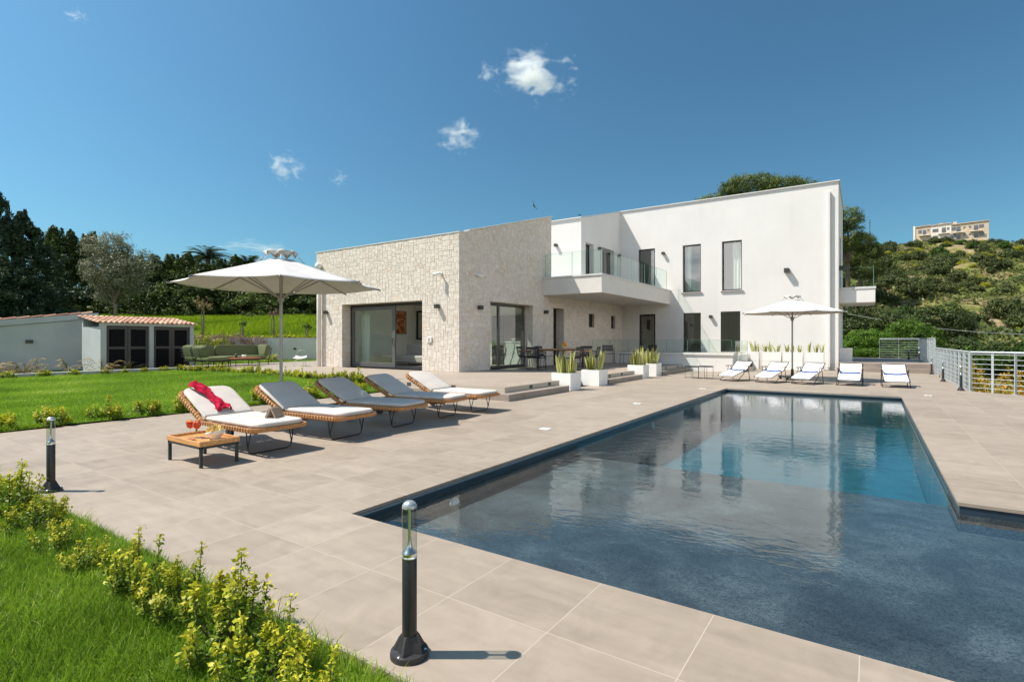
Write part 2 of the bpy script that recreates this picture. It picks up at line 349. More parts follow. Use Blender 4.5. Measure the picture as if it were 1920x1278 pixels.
def stonemat():
    m, nt, n, l, b = NT('limestone block'); geo = n.new("ShaderNodeNewGeometry")
    a = n.new("ShaderNodeAttribute"); a.attribute_name = "tone"
    r0 = ramp(n, [(0, (.61, .545, .485)), (.25, (.69, .625, .565)), (.75, (.745, .685, .625)), (1, (.70, .58, .47))]); l.new(a.outputs["Fac"], r0.inputs[0])
    nz = n.new("ShaderNodeTexNoise"); nz.inputs["Scale"].default_value = 9; nz.inputs["Detail"].default_value = 8; nz.inputs["Roughness"].default_value = .65; l.new(geo.outputs["Position"], nz.inputs[0])
    r1 = ramp(n, [(.3, (.80, .78, .75)), (.65, (1.05, 1.04, 1.02))]); l.new(nz.outputs["Fac"], r1.inputs[0])
    mx = n.new("ShaderNodeMix"); mx.data_type = 'RGBA'; mx.blend_type = 'MULTIPLY'; mx.inputs[0].default_value = 1; l.new(r0.outputs[0], mx.inputs[6]); l.new(r1.outputs[0], mx.inputs[7])
    n2 = n.new("ShaderNodeTexNoise"); n2.inputs["Scale"].default_value = 2.6; n2.inputs["Detail"].default_value = 6; n2.inputs["Roughness"].default_value = .7; n2.inputs["Distortion"].default_value = 1.2; l.new(geo.outputs["Position"], n2.inputs[0])
    r2 = ramp(n, [(.70, (0, 0, 0)), (.74, (1, 1, 1))]); l.new(n2.outputs["Fac"], r2.inputs[0])
    mx2 = n.new("ShaderNodeMix"); mx2.data_type = 'RGBA'; l.new(r2.outputs[0], mx2.inputs[0]); l.new(mx.outputs[2], mx2.inputs[6]); mx2.inputs[7].default_value = (.16, .09, .05, 1)
    l.new(mx2.outputs[2], b.inputs["Base Color"]); b.inputs["Roughness"].default_value = .9; b.inputs["Specular IOR Level"].default_value = .15
    n3 = n.new("ShaderNodeTexNoise"); n3.inputs["Scale"].default_value = 22; n3.inputs["Detail"].default_value = 8; n3.inputs["Roughness"].default_value = .7; l.new(geo.outputs["Position"], n3.inputs[0])
    bp = n.new("ShaderNodeBump"); bp.inputs["Strength"].default_value = .55; bp.inputs["Distance"].default_value = .02; l.new(n3.outputs["Fac"], bp.inputs["Height"]); l.new(bp.outputs[0], b.inputs["Normal"])
    return m
M['stone'] = stonemat()
def marble():
    m, nt, n, l, b = NT('veined marble'); tc = n.new("ShaderNodeTexCoord"); w = n.new("ShaderNodeTexWave"); w.inputs["Scale"].default_value = .7; w.inputs["Distortion"].default_value = 9; w.inputs["Detail"].default_value = 5; w.inputs["Detail Scale"].default_value = 1.2
    l.new(tc.outputs["Object"], w.inputs[0]); r = ramp(n, [(0, (.07, .07, .07)), (.07, (.45, .44, .42)), (.2, (.68, .67, .65)), (1, (.72, .71, .69))]); l.new(w.outputs["Fac"], r.inputs[0]); l.new(r.outputs[0], b.inputs["Base Color"]); b.inputs["Roughness"].default_value = .25
    return m
M['marble'] = marble()
def rooftile():
    m, nt, n, l, b = NT('terracotta tile'); a = n.new("ShaderNodeAttribute"); a.attribute_name = "tone"
    r = ramp(n, [(0, (.22, .10, .065)), (.4, (.38, .19, .12)), (.8, (.50, .30, .20)), (1, (.56, .40, .29))]); l.new(a.outputs["Fac"], r.inputs[0]); l.new(r.outputs[0], b.inputs["Base Color"]); b.inputs["Roughness"].default_value = .85
    return m
M['tile_roof'] = rooftile()
def painting():
    m, nt, n, l, b = NT('abstract canvas paint'); tc = n.new("ShaderNodeTexCoord"); nz = n.new("ShaderNodeTexNoise"); nz.inputs["Scale"].default_value = 3.2; nz.inputs["Detail"].default_value = 5; nz.inputs["Distortion"].default_value = 1.5; l.new(tc.outputs["Object"], nz.inputs[0])
    r = ramp(n, [(.25, (.02, .03, .05)), (.4, (.12, .02, .02)), (.5, (.55, .16, .03)), (.58, (.60, .34, .22)), (.66, (.65, .33, .04)), (.8, (.05, .03, .03))]); l.new(nz.outputs["Fac"], r.inputs[0]); l.new(r.outputs[0], b.inputs["Base Color"])
    return m
M['painting'] = painting()
def attr(me, name, vals, dom='FACE'):
    a = me.attributes.new(name, 'FLOAT', dom); a.data.foreach_set("value", np.asarray(vals, dtype=np.float32))
# ------------------------------------------------------------------ ground, lawns, deck, pool
def smooth(a, b, x):
    t = np.clip((x - a) / (b - a), 0, 1); return t * t * (3 - 2 * t)
_rg = np.random.RandomState(5)
_wv = [( _rg.uniform(0, 6.28), _rg.uniform(0, 6.28), L_) for L_ in (90, 55, 37, 23, 14, 9) for _ in range(2)]
def wob(x, y):
    z = 0
    for a, ph, L_ in _wv: z = z + math.sqrt(L_) * .09 * np.sin((x * math.cos(a) + y * math.sin(a)) * 6.283 / L_ + ph)
    return z
def terrain(x, y):
    x = np.asarray(x, float); y = np.asarray(y, float)
    D = FW[0] * x + FW[1] * y; U = RT[0] * x + RT[1] * y
    t = np.clip((D - 47) / 192, 0, 1.0)
    lat = smooth(.18, .42, U / np.maximum(D, 1)) * smooth(40, 60, D)
    hill = lat * (44.2 * t ** 1.2 + wob(x, y) * np.clip(t * 6, 0, 1))
    s = -.75 * x + .66 * y
    bank = (.115 * np.clip(s - 26, 0, 36) + .62 + .12 * wob(x, y) * np.clip((s - 26) / 20, 0, 1)) * smooth(-2, -14, x) * smooth(32.6, 33.6, s)
    z = -.55 + np.maximum(hill, 0) + np.maximum(bank, 0)
    z = z - 1.6 * smooth(2.0, 9, x) * (1 - smooth(35, 60, D)) * smooth(0, 3, D)
    far = smooth(330, 420, D) * -40 * lat
    back = smooth(-150, -420, y) * (60 + 22 * np.sin(x / 130) + 14 * np.sin(x / 57 + 1))
    z = z + far + back
    px = np.minimum(np.minimum(x + 24.6, 2.1 - x), np.minimum(y + 6, 26 - y))
    pit = np.clip((px + .1) / .8, 0, 1)
    return z * (1 - pit) + np.minimum(z, -2.4) * pit
def spaced(knots):
    out = []
    for a, b, st in knots: out += list(np.arange(a, b, st))
    return np.array(out + [knots[-1][1]])
gx = spaced([(-1600, -200, 100), (-200, -90, 10), (-90, -30, 2), (-30, 12, 1.0), (12, 60, 2), (60, 230, 3), (230, 420, 12), (420, 1600, 100)])
gy = spaced([(-1600, -480, 110), (-480, -100, 25), (-100, -12, 8), (-12, 45, 1.0), (45, 90, 2), (90, 330, 3), (330, 430, 10), (430, 2600, 120)])
GX, GY = np.meshgrid(gx, gy); GZ = terrain(GX, GY)
V = np.stack([GX, GY, GZ], -1).reshape(-1, 3); nx, ny = len(gx), len(gy)
idx = np.arange(nx * ny).reshape(ny, nx)
Fq = np.stack([idx[:-1, :-1], idx[:-1, 1:], idx[1:, 1:], idx[1:, :-1]], -1).reshape(-1, 4)
me = bpy.data.meshes.new("ground"); me.from_pydata(V.tolist(), [], Fq.tolist())
me.polygons.foreach_set("use_smooth", [True] * len(me.polygons))
def groundmat():
    m, nt, n, l, b = NT('hill ground'); geo = n.new("ShaderNodeNewGeometry")
    nz = n.new("ShaderNodeTexNoise"); nz.inputs["Scale"].default_value = .11; nz.inputs["Detail"].default_value = 8; nz.inputs["Roughness"].default_value = .65; l.new(geo.outputs["Position"], nz.inputs[0])
    r = ramp(n, [(.36, (.10, .13, .030)), (.48, (.15, .165, .042)), (.56, (.25, .195, .10)), (.62, (.31, .24, .15)), (.70, (.15, .16, .05))]); l.new(nz.outputs["Fac"], r.inputs[0])
    n2 = n.new("ShaderNodeTexNoise"); n2.inputs["Scale"].default_value = 1.4; n2.inputs["Detail"].default_value = 6; l.new(geo.outputs["Position"], n2.inputs[0])
    r2 = ramp(n, [(.3, (.6, .6, .6)), (.7, (1.25, 1.25, 1.25))]); l.new(n2.outputs["Fac"], r2.inputs[0])
    mx = n.new("ShaderNodeMix"); mx.data_type = 'RGBA'; mx.blend_type = 'MULTIPLY'; mx.inputs[0].default_value = 1; l.new(r.outputs[0], mx.inputs[6]); l.new(r2.outputs[0], mx.inputs[7])
    sp = n.new("ShaderNodeSeparateXYZ"); l.new(geo.outputs["Position"], sp.inputs[0])
    mr = n.new("ShaderNodeMapRange"); mr.inputs[1].default_value = -16; mr.inputs[2].default_value = -10; mr.inputs[3].default_value = 1; mr.inputs[4].default_value = 0; l.new(sp.outputs[0], mr.inputs[0])
    r3 = ramp(n, [(.3, (.045, .085, .010)), (.7, (.11, .17, .02))]); l.new(n2.outputs["Fac"], r3.inputs[0])
    m2 = n.new("ShaderNodeMix"); m2.data_type = 'RGBA'; l.new(mr.outputs[0], m2.inputs[0]); l.new(mx.outputs[2], m2.inputs[6]); l.new(r3.outputs[0], m2.inputs[7])
    mb_ = n.new("ShaderNodeMapRange"); mb_.inputs[1].default_value = -8; mb_.inputs[2].default_value = -20; l.new(sp.outputs[1], mb_.inputs[0])
    m3 = n.new("ShaderNodeMix"); m3.data_type = 'RGBA'; l.new(mb_.outputs[0], m3.inputs[0]); l.new(m2.outputs[2], m3.inputs[6]); m3.inputs[7].default_value = (.085, .088, .06, 1)
    l.new(m3.outputs[2], b.inputs["Base Color"]); b.inputs["Roughness"].default_value = .95; b.inputs["Specular IOR Level"].default_value = .1
    bp = n.new("ShaderNodeBump"); bp.inputs["Strength"].default_value = .8; bp.inputs["Distance"].default_value = .4; l.new(n2.outputs["Fac"], bp.inputs["Height"]); l.new(bp.outputs[0], b.inputs["Normal"])
    return m
me.materials.append(groundmat())
ground = bpy.data.objects.new("ground", me); col.objects.link(ground); tag(ground, kind='structure')

def sheet(mb, xs, ys, keep, z0, z1):
    xs, ys = sorted(xs), sorted(ys)
    K = [[keep((xs[i] + xs[i + 1]) / 2, (ys[j] + ys[j + 1]) / 2) for j in range(len(ys) - 1)] for i in range(len(xs) - 1)]
    ok = lambda i, j: 0 <= i < len(xs) - 1 and 0 <= j < len(ys) - 1 and K[i][j]
    for i in range(len(xs) - 1):
        for j in range(len(ys) - 1):
            if not K[i][j]: continue
            a, b, c, d = xs[i], xs[i + 1], ys[j], ys[j + 1]
            mb.add([(a, c, z1), (b, c, z1), (b, d, z1), (a, d, z1)], [(0, 1, 2, 3)])
            if not ok(i - 1, j): mb.add([(a, c, z0), (a, d, z0), (a, d, z1), (a, c, z1)], [(0, 1, 2, 3)])
            if not ok(i + 1, j): mb.add([(b, c, z0), (b, d, z0), (b, d, z1), (b, c, z1)], [(0, 1, 2, 3)])
            if not ok(i, j - 1): mb.add([(a, c, z0), (b, c, z0), (b, c, z1), (a, c, z1)], [(0, 1, 2, 3)])
            if not ok(i, j + 1): mb.add([(a, d, z0), (b, d, z0), (b, d, z1), (a, d, z1)], [(0, 1, 2, 3)])
PX0, PX1, PY0, PY1, PYS = -3.35, .60, 2.72, 15.67, 5.74
inpool = lambda x, y: (PX0 < x < PX1 and PY0 < y < PY1) or (PX1 < x < 6 and PY0 < y < PYS)
mb = MB()
sheet(mb, [-10.45, -6.9, PX0, PX1, 2.25, 6, 8.0], [1.5, PY0, PYS, 9.6, 13.85, PY1, 18.4, 27.8],
      lambda x, y: not inpool(x, y) and (x < 2.25 or y < 13.85) and not (x < -6.9 and y > 9.6), -.028, 0)
mb.add([(2.25, 13.85, 0), (8, 13.85, 0), (2.25, 18.29, 0), (2.25, 18.29, -.5), (8, 13.85, -.5)], [(0, 1, 2), (1, 4, 3, 2)])
tag(mb.build("pool_deck", M['deck']), kind='structure')
# deck foundation, so that the slab has a side where the garden falls away
mb = MB(); sheet(mb, [2.1, 2.2], [13.9, 26.6], lambda x, y: True, -2.5, -.03)
tag(mb.build("deck_foundation", M['concrete']), kind='structure')

def poolmat():
    m, nt, n, l, b = NT('pool slate'); geo = n.new("ShaderNodeNewGeometry")
    n1 = n.new("ShaderNodeTexNoise"); n1.inputs["Scale"].default_value = 1.5; n1.inputs["Detail"].default_value = 8; n1.inputs["Roughness"].default_value = .68; n1.inputs["Distortion"].default_value = .5; l.new(geo.outputs["Position"], n1.inputs[0])
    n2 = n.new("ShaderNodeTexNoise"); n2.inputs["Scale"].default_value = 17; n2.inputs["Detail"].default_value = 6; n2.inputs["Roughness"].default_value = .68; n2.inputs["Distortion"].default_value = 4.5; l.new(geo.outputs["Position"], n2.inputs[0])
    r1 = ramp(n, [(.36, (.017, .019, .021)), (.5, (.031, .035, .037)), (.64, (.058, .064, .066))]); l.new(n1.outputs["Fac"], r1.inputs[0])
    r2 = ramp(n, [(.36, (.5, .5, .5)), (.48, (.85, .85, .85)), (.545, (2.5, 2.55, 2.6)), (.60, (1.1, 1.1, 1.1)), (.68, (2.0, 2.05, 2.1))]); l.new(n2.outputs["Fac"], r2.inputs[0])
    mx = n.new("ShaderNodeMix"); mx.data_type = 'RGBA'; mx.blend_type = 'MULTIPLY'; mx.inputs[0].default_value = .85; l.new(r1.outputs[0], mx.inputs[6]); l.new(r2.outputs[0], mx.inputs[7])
    l.new(mx.outputs[2], b.inputs["Base Color"]); b.inputs["Roughness"].default_value = .6
    return m
M['pool'] = poolmat()
M['pool_deep'] = basic('teal tinted pool slate', (.058, .115, .135), .5, var=.2, vs_=3)  # light scattered in deep water put into this teal basin colour
M['pool_wall'] = basic('pool wall tile', (.020, .036, .052), .3, var=.2, vs_=4)
SHY = 6.55; ZS, ZD = -.24, -.78
mb = MB()
q = lambda a, b, c, d: mb.add([a, b, c, d], [(0, 1, 2, 3)])
q((PX0, PY0, ZS), (PX1, PY0, ZS), (PX1, SHY, ZS), (PX0, SHY, ZS))
q((PX1, PY0, ZS), (6, PY0, ZS), (6, PYS, ZS), (PX1, PYS, ZS))
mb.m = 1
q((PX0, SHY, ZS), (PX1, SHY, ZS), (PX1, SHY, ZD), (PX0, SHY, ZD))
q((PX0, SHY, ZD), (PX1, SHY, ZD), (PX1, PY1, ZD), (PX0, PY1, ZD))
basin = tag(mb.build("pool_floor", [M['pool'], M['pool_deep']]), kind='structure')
mb = MB(); e = .012
W_ = -.10
def wq(p0, p1, z1, mats):
    mb.m = 0; mb.add([(*p0, W_), (*p1, W_), (*p1, z1), (*p0, z1)], [(0, 1, 2, 3)]); mb.m = mats; mb.add([(*p0, -2), (*p1, -2), (*p1, W_), (*p0, W_)], [(0, 1, 2, 3)])
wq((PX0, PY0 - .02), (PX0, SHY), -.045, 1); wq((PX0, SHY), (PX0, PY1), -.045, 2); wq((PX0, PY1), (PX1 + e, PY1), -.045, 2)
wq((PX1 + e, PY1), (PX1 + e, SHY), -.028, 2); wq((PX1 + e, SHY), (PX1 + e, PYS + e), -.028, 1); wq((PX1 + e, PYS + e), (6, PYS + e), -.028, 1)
wq((PX0, PY0 - .01), (6, PY0 - .01), -.028, 1)
# bright metal strip under the left and far copings
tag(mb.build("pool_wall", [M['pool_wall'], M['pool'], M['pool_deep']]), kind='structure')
mb = MB(); mb.lo((PX0 - .02, PY0, -.045), (PX0 + .022, PY1, -.030)); mb.lo((PX0 + .022, PY1 - .022, -.045), (PX1, PY1 + .02, -.030))
M['strip'] = basic('pool edge strip', (.10, .15, .18), .3, var=.1)
tag(mb.build("pool_edge_strip", M['strip']), kind='structure')
def watermat():
    m, nt, n, l, b = NT('pool water'); n.remove(b); geo = n.new("ShaderNodeNewGeometry")
    mp = n.new("ShaderNodeMapping"); mp.inputs["Rotation"].default_value = (0, 0, -YAW); mp.inputs["Scale"].default_value = (.75, 1.35, 1); l.new(geo.outputs["Position"], mp.inputs[0])
    a = n.new("ShaderNodeTexNoise"); a.inputs["Scale"].default_value = 6.5; a.inputs["Detail"].default_value = 3; a.inputs["Distortion"].default_value = .4; l.new(mp.outputs[0], a.inputs[0])
    c = n.new("ShaderNodeTexNoise"); c.inputs["Scale"].default_value = 26; c.inputs["Detail"].default_value = 2; l.new(mp.outputs[0], c.inputs[0])
    g = n.new("ShaderNodeTexNoise"); g.inputs["Scale"].default_value = .45; l.new(geo.outputs["Position"], g.inputs[0])
    md = n.new("ShaderNodeMapRange"); md.inputs[1].default_value = .35; md.inputs[2].default_value = .65; md.inputs[3].default_value = .35; md.inputs[4].default_value = 1.0; l.new(g.outputs["Fac"], md.inputs[0])
    s = n.new("ShaderNodeMath"); s.operation = 'MULTIPLY_ADD'; l.new(c.outputs["Fac"], s.inputs[0]); s.inputs[1].default_value = .13; l.new(a.outputs["Fac"], s.inputs[2])
    s2 = n.new("ShaderNodeMath"); s2.operation = 'MULTIPLY'; l.new(s.outputs[0], s2.inputs[0]); l.new(md.outputs[0], s2.inputs[1])
    bp = n.new("ShaderNodeBump"); bp.inputs["Strength"].default_value = 1.0; bp.inputs["Distance"].default_value = .0036; l.new(s2.outputs[0], bp.inputs["Height"])
    f = n.new("ShaderNodeFresnel"); f.inputs[0].default_value = 1.54; l.new(bp.outputs[0], f.inputs["Normal"])
    inv = n.new("ShaderNodeMath"); inv.operation = 'SUBTRACT'; inv.inputs[0].default_value = 1; l.new(geo.outputs["Backfacing"], inv.inputs[1])
    ff = n.new("ShaderNodeMath"); ff.operation = 'MULTIPLY'; l.new(f.outputs[0], ff.inputs[0]); l.new(inv.outputs[0], ff.inputs[1])
    t = n.new("ShaderNodeBsdfTransparent"); t.inputs[0].default_value = (.97, .99, 1, 1)
    gl = n.new("ShaderNodeBsdfGlossy"); gl.inputs["Roughness"].default_value = .012; l.new(bp.outputs[0], gl.inputs["Normal"])
    mx = n.new("ShaderNodeMixShader"); l.new(ff.outputs[0], mx.inputs[0]); l.new(t.outputs[0], mx.inputs[1]); l.new(gl.outputs[0], mx.inputs[2])
    l.new(mx.outputs[0], n["Material Output"].inputs[0])
    va = n.new("ShaderNodeVolumeAbsorption"); va.inputs[0].default_value = (.16, .80, .885, 1); va.inputs[1].default_value = .46
    l.new(va.outputs[0], n["Material Output"].inputs["Volume"])
    return m
mb = MB(); d = .15
mb.prism([(PX0 - d, PY0 - d), (6 - d, PY0 - d), (6 - d, PYS + d), (PX1 + d, PYS + d), (PX1 + d, PY1 + d), (PX0 - d, PY1 + d)], -2.15, -.085)
tag(mb.build("pool_water", watermat()), kind='structure')

# raised terrace, its steps, the small platform at the end
notch = lambda x, y: x > -7.25 and (12.42 < y < 15.0 or 17.86 < y < 20.05)
mb = MB(); sheet(mb, [-23.7, -10.6, -7.25, -6.88], [9.88, 10.45, 12.42, 15.0, 17.86, 20.05, 24.4, 27.8],
      lambda x, y: not notch(x, y) and not (x < -10.6 and y < 10.45) and not (x > -7.25 and y > 24.4), -.4, .27)
M['terrace'] = tiles('terrace tile', -6.88, 9.88, .6, .6, (.285, .235, .190), (.38, .315, .255), (.46, .40, .33), gw=.003)
terrace = tag(mb.build("terrace", M['terrace']), kind='structure')
steps = MB()
steps.prism([(-10.6, 9.6), (-6.58, 9.6), (-6.58, 12.42), (-6.88, 12.42), (-6.88, 9.88), (-10.6, 9.88)], -.2, .145)
steps.lo((-6.88, 15.0, -.2), (-6.58, 17.86, .145)); steps.lo((-6.88, 20.05, -.2), (-6.58, 24.4, .145))
st = tag(steps.build("terrace_steps", M['step']), kind='structure')
M['notch'] = M['white']
mb = MB()
for (a, b) in ((12.42, 15.0), (17.86, 20.05)): mb.lo((-7.26, a, 0), (-7.235, b, .25)); mb.lo((-7.235, a - .02, 0), (-6.885, a + .02, .25)); mb.lo((-7.235, b - .02, 0), (-6.885, b + .02, .25))
tag(mb.build("planter_niche_lining", M['white']), kind='structure')
plat = MB(); plat.lo((-1.18, 27.15, -.4), (2.25, 35.6, .36)); plat.lo((-1.0, 26.85, -.2), (2.25, 27.15, .18))
plat = tag(plat.build("platform_steps", M['step']), kind='structure')
for loc, sz in ([((-6.877, y, .212), (.012, .13, .075)) for y in (11.0, 11.9, 15.7, 16.7, 21.3, 22.9)] + [((-8.4, 9.877, .212), (.13, .012, .075)), ((-9.9, 9.877, .212), (.13, .012, .075)), ((-7.228, 13.75, .1), (.012, .12, .08))]):
    mb = MB(); mb.box(loc, sz); o = mb.build("step_light", M['lamp'], terrace)
for x in (-.35, 1.1):
    mb = MB(); mb.box((x, 27.145, .27), (.16, .012, .08)); mb.build("step_light", M['lamp'], plat)

# lawns
def lawnmat(name, a, b_, c):
    m, nt, n, l, b = NT(name); geo = n.new("ShaderNodeNewGeometry")
    n1 = n.new("ShaderNodeTexNoise"); n1.inputs["Scale"].default_value = 1.3; n1.inputs["Detail"].default_value = 7; l.new(geo.outputs["Position"], n1.inputs[0])
    r = ramp(n, [(.3, a), (.5, b_), (.7, c)]); l.new(n1.outputs["Fac"], r.inputs[0]); l.new(r.outputs[0], b.inputs["Base Color"]); b.inputs["Roughness"].default_value = .9; b.inputs["Specular IOR Level"].default_value = .1
    n2 = n.new("ShaderNodeTexNoise"); n2.inputs["Scale"].default_value = 60; n2.inputs["Detail"].default_value = 3; l.new(geo.outputs["Position"], n2.inputs[0])
    bp = n.new("ShaderNodeBump"); bp.inputs["Strength"].default_value = 1; bp.inputs["Distance"].default_value = .03; l.new(n2.outputs["Fac"], bp.inputs["Height"]); l.new(bp.outputs[0], b.inputs["Normal"])
    return m
M['lawn'] = lawnmat('lawn turf', (.06, .115, .010), (.10, .18, .014), (.14, .22, .025))
def lawnz1(x, y): return .0 + .05 * math.sin(x * .5 + 1) * math.sin(y * .45) + .06 * min(1, max(0, (-10.45 - x) / 4)) + .1 * min(1, max(0, (y - 5) / 5)) - .02
def lawnz2(x, y): return -.015 + .05 * min(1, max(0, (1.5 - y) / 1.2)) + .012 * math.sin(x * 2.1) * math.sin(y * 2.7)
def lawn(name, x0, x1, y0, y1, fz, st):
    mb = MB(); nu, nv = int((x1 - x0) / st), int((y1 - y0) / st)
    mb.grid(lambda u, v: (x0 + u * (x1 - x0), y0 + v * (y1 - y0), fz(x0 + u * (x1 - x0), y0 + v * (y1 - y0))), nu, nv)
    return tag(mb.build(name, M['lawn'], smooth=True), kind='structure')
lawn("lawn", -24.1, -10.47, -6, 10.44, lawnz1, .5)
lawn("lawn_strip", -10.46, 3.0, -2, 1.49, lawnz2, .25)
# turf at the foot of the retaining wall and behind the house
mb = MB(); mb.grid(lambda u, v: (-30 + u * 11, 12.6 + v * 12, .22 + .05 * math.sin(u * 9) * math.sin(v * 8)), 12, 12)
mb.grid(lambda u, v: (-34 + u * 10.3, -2 + v * 15.0, .05 + .03 * math.sin(u * 9) * math.sin(v * 8)), 12, 12)
tag(mb.build("back_lawn", M['lawn'], smooth=True), kind='structure')
# ------------------------------------------------------------------ the villa
VO = (-9.0, 24.0, 0.0)
villa = thing("villa", VO, "two storey white villa with a pale stone wing, balcony and tall dark framed windows", "house")
def vpart(mb, name, mat, smooth=False, parent=None): return mb.build(name, mat, parent or villa, smooth, off=VO)
def wall(mb, P0, u, nrm, s0, s1, z0, top, th, ops=(), extra=(), zcuts=()):
    """thick wall: local s along u from P0, z up; the front face looks along nrm; ops = openings (s0, s1, z0, z1)"""
    u, nrm = Vector(u), Vector(nrm); P0 = Vector(P0)
    ss = sorted(set([s0, s1] + [o[0] for o in ops] + [o[1] for o in ops] + list(extra)))
    zs = sorted(set([z0] + [o[2] for o in ops] + [o[3] for o in ops] + list(zcuts)))
    if ops or zcuts: zs = [z for z in zs if z0 <= z]
    zs.append(None)
    hole = lambda s, z: any(o[0] < s < o[1] and o[2] < z < o[3] for o in ops)
    Z = lambda k, s: top(s) if zs[k] is None else zs[k]
    def mid(k): return (zs[k] + (zs[k + 1] if zs[k + 1] is not None else zs[k] + .01)) / 2
    def P(s, z, d): p = P0 + u * s - nrm * d; return (p.x, p.y, z)
    ni, nk = len(ss) - 1, len(zs) - 1
    sol = [[not hole((ss[i] + ss[i + 1]) / 2, mid(k)) for k in range(nk)] for i in range(ni)]
    S = lambda i, k: 0 <= i < ni and 0 <= k < nk and sol[i][k]
    for i in range(ni):
        a, b = ss[i], ss[i + 1]
        for k in range(nk):
            if not sol[i][k]: continue
            for d in (0, th): mb.add([P(a, Z(k, a), d), P(b, Z(k, b), d), P(b, Z(k + 1, b), d), P(a, Z(k + 1, a), d)], [(0, 1, 2, 3)])
            if not S(i - 1, k): mb.add([P(a, Z(k, a), 0), P(a, Z(k, a), th), P(a, Z(k + 1, a), th), P(a, Z(k + 1, a), 0)], [(0, 1, 2, 3)])
            if not S(i + 1, k): mb.add([P(b, Z(k, b), 0), P(b, Z(k, b), th), P(b, Z(k + 1, b), th), P(b, Z(k + 1, b), 0)], [(0, 1, 2, 3)])
            if not S(i, k - 1): mb.add([P(a, Z(k, a), 0), P(b, Z(k, b), 0), P(b, Z(k, b), th), P(a, Z(k, a), th)], [(0, 1, 2, 3)])
            if not S(i, k + 1): mb.add([P(a, Z(k + 1, a), 0), P(b, Z(k + 1, b), 0), P(b, Z(k + 1, b), th), P(a, Z(k + 1, a), th)], [(0, 1, 2, 3)])
# --- stone wing
SX0, SX1, SY0, SY1, SZ0 = -19.05, -11.40, 13.70, 19.88, 4.95
SLOPE = .275; TH = .5
fr_ops = [(-17.42 - SX0, -13.08 - SX0, .27, 2.74)]
sd_ops = [(15.46 - SY0, 18.38 - SY0, .27, 2.74), (20.05 - SY0, 21.03 - SY0, .27, 2.74), (23.54 - SY0, 24.16 - SY0, 1.97, 2.63), (26.22 - SY0, 26.78 - SY0, 1.95, 2.63)]
side_top = lambda s: SZ0 + SLOPE * s
rng = random.Random(11)
def clip_top(poly, a, b):     # keep z <= a + b*s
    out = []
    for i in range(len(poly)):
        p, q_ = poly[i], poly[(i + 1) % len(poly)]; fp, fq = p[1] - a - b * p[0], q_[1] - a - b * q_[0]
        if fp <= 0: out.append(p)
        if fp * fq < 0:
            t = fp / (fp - fq); out.append((p[0] + (q_[0] - p[0]) * t, p[1] + (q_[1] - p[1]) * t))
    return out
tones = []
def ashlar(mb, P0, u, nrm, s0, s1, z0, ztop, ops, slope=None, cell=.084, g=.0016):
    """irregular ashlar: rectangles on a fine grid, each block a bevelled slab with its own tone and depth"""
    u, nrm, P0 = Vector(u), Vector(nrm), Vector(P0)
    ni, nk = int(round((s1 - s0) / cell)), int(math.ceil((ztop - z0) / cell)); cs = (s1 - s0) / ni; ck = cell
    hole = lambda i, k: any(o[0] - .01 < s0 + (i + .5) * cs < o[1] + .01 and o[2] - .01 < z0 + (k + .5) * ck < o[3] + .01 for o in ops)
    used = [[hole(i, k) for k in range(nk)] for i in range(ni)]
    for k in range(nk):
        for i in range(ni):
            if used[i][k]: continue
            w, h = rng.choice([(1, 1), (2, 1), (2, 1), (2, 2), (2, 2), (3, 2), (3, 2), (3, 1), (4, 2), (4, 1), (2, 3), (1, 2), (2, 1), (2, 2)])
            W = 0
            while W < w and i + W < ni and not used[i + W][k]: W += 1
            Hh = 1
            while Hh < h and k + Hh < nk and all(not used[i + x][k + Hh] for x in range(W)): Hh += 1
            for x in range(W):
                for y in range(Hh): used[i + x][k + y] = True
            a, b, c, d = s0 + i * cs, s0 + (i + W) * cs, z0 + k * ck, z0 + (k + Hh) * ck
            j = lambda: rng.uniform(-.006, .006)
            # keep blocks out of the openings and inside the wall ends
            for o in ops:
                if a < o[1] and b > o[0] and c < o[3] and d > o[2]:
                    ov = [(b - o[0], 'b'), (o[1] - a, 'a'), (d - o[2], 'd'), (o[3] - c, 'c')]; w_ = min(ov)[1]
                    if w_ == 'b': b = o[0]
                    elif w_ == 'a': a = o[1]
                    elif w_ == 'd': d = o[2]
                    else: c = o[3]
            for o in ops:   # reach up to the jambs
                if c < o[3] and d > o[2]:
                    if 0 < o[0] - b < cs * .8: b = o[0]
                    if 0 < a - o[1] < cs * .8: a = o[1]
                if a < o[1] and b > o[0] and 0 < c - o[3] < ck * .8: c = o[3]
            poly = [(a + g + abs(j()), c + g + abs(j())), (b - g - abs(j()), c + g + abs(j())), (b - g - abs(j()), d - g - abs(j())), (a + g + abs(j()), d - g - abs(j()))]
            if slope: poly = clip_top(poly, slope[0], slope[1])
            elif d > ztop: poly = clip_top(poly, ztop, 0)
            if len(poly) < 3: continue
            dep = rng.uniform(.004, .009); cx_ = sum(p[0] for p in poly) / len(poly); cz_ = sum(p[1] for p in poly) / len(poly); bv = .004
            inn = [(p[0] + (bv if p[0] < cx_ else -bv), p[1] + (bv if p[1] < cz_ else -bv)) for p in poly]
            n_ = len(poly); V = []
            for (s, z), dd in [(p, -.001) for p in poly] + [(p, dep) for p in inn]:
                pt = P0 + u * s + nrm * dd; V.append((pt.x, pt.y, z))
            F = [tuple(range(n_, 2 * n_))] + [(x, (x + 1) % n_, n_ + (x + 1) % n_, n_ + x) for x in range(n_)]
            mb.add(V, F); t_ = min(1, max(0, rng.gauss(.55, .17))); t_ = 1.0 if rng.random() < .015 else min(t_, .93); tones.extend([t_] * len(F))
mb = MB()
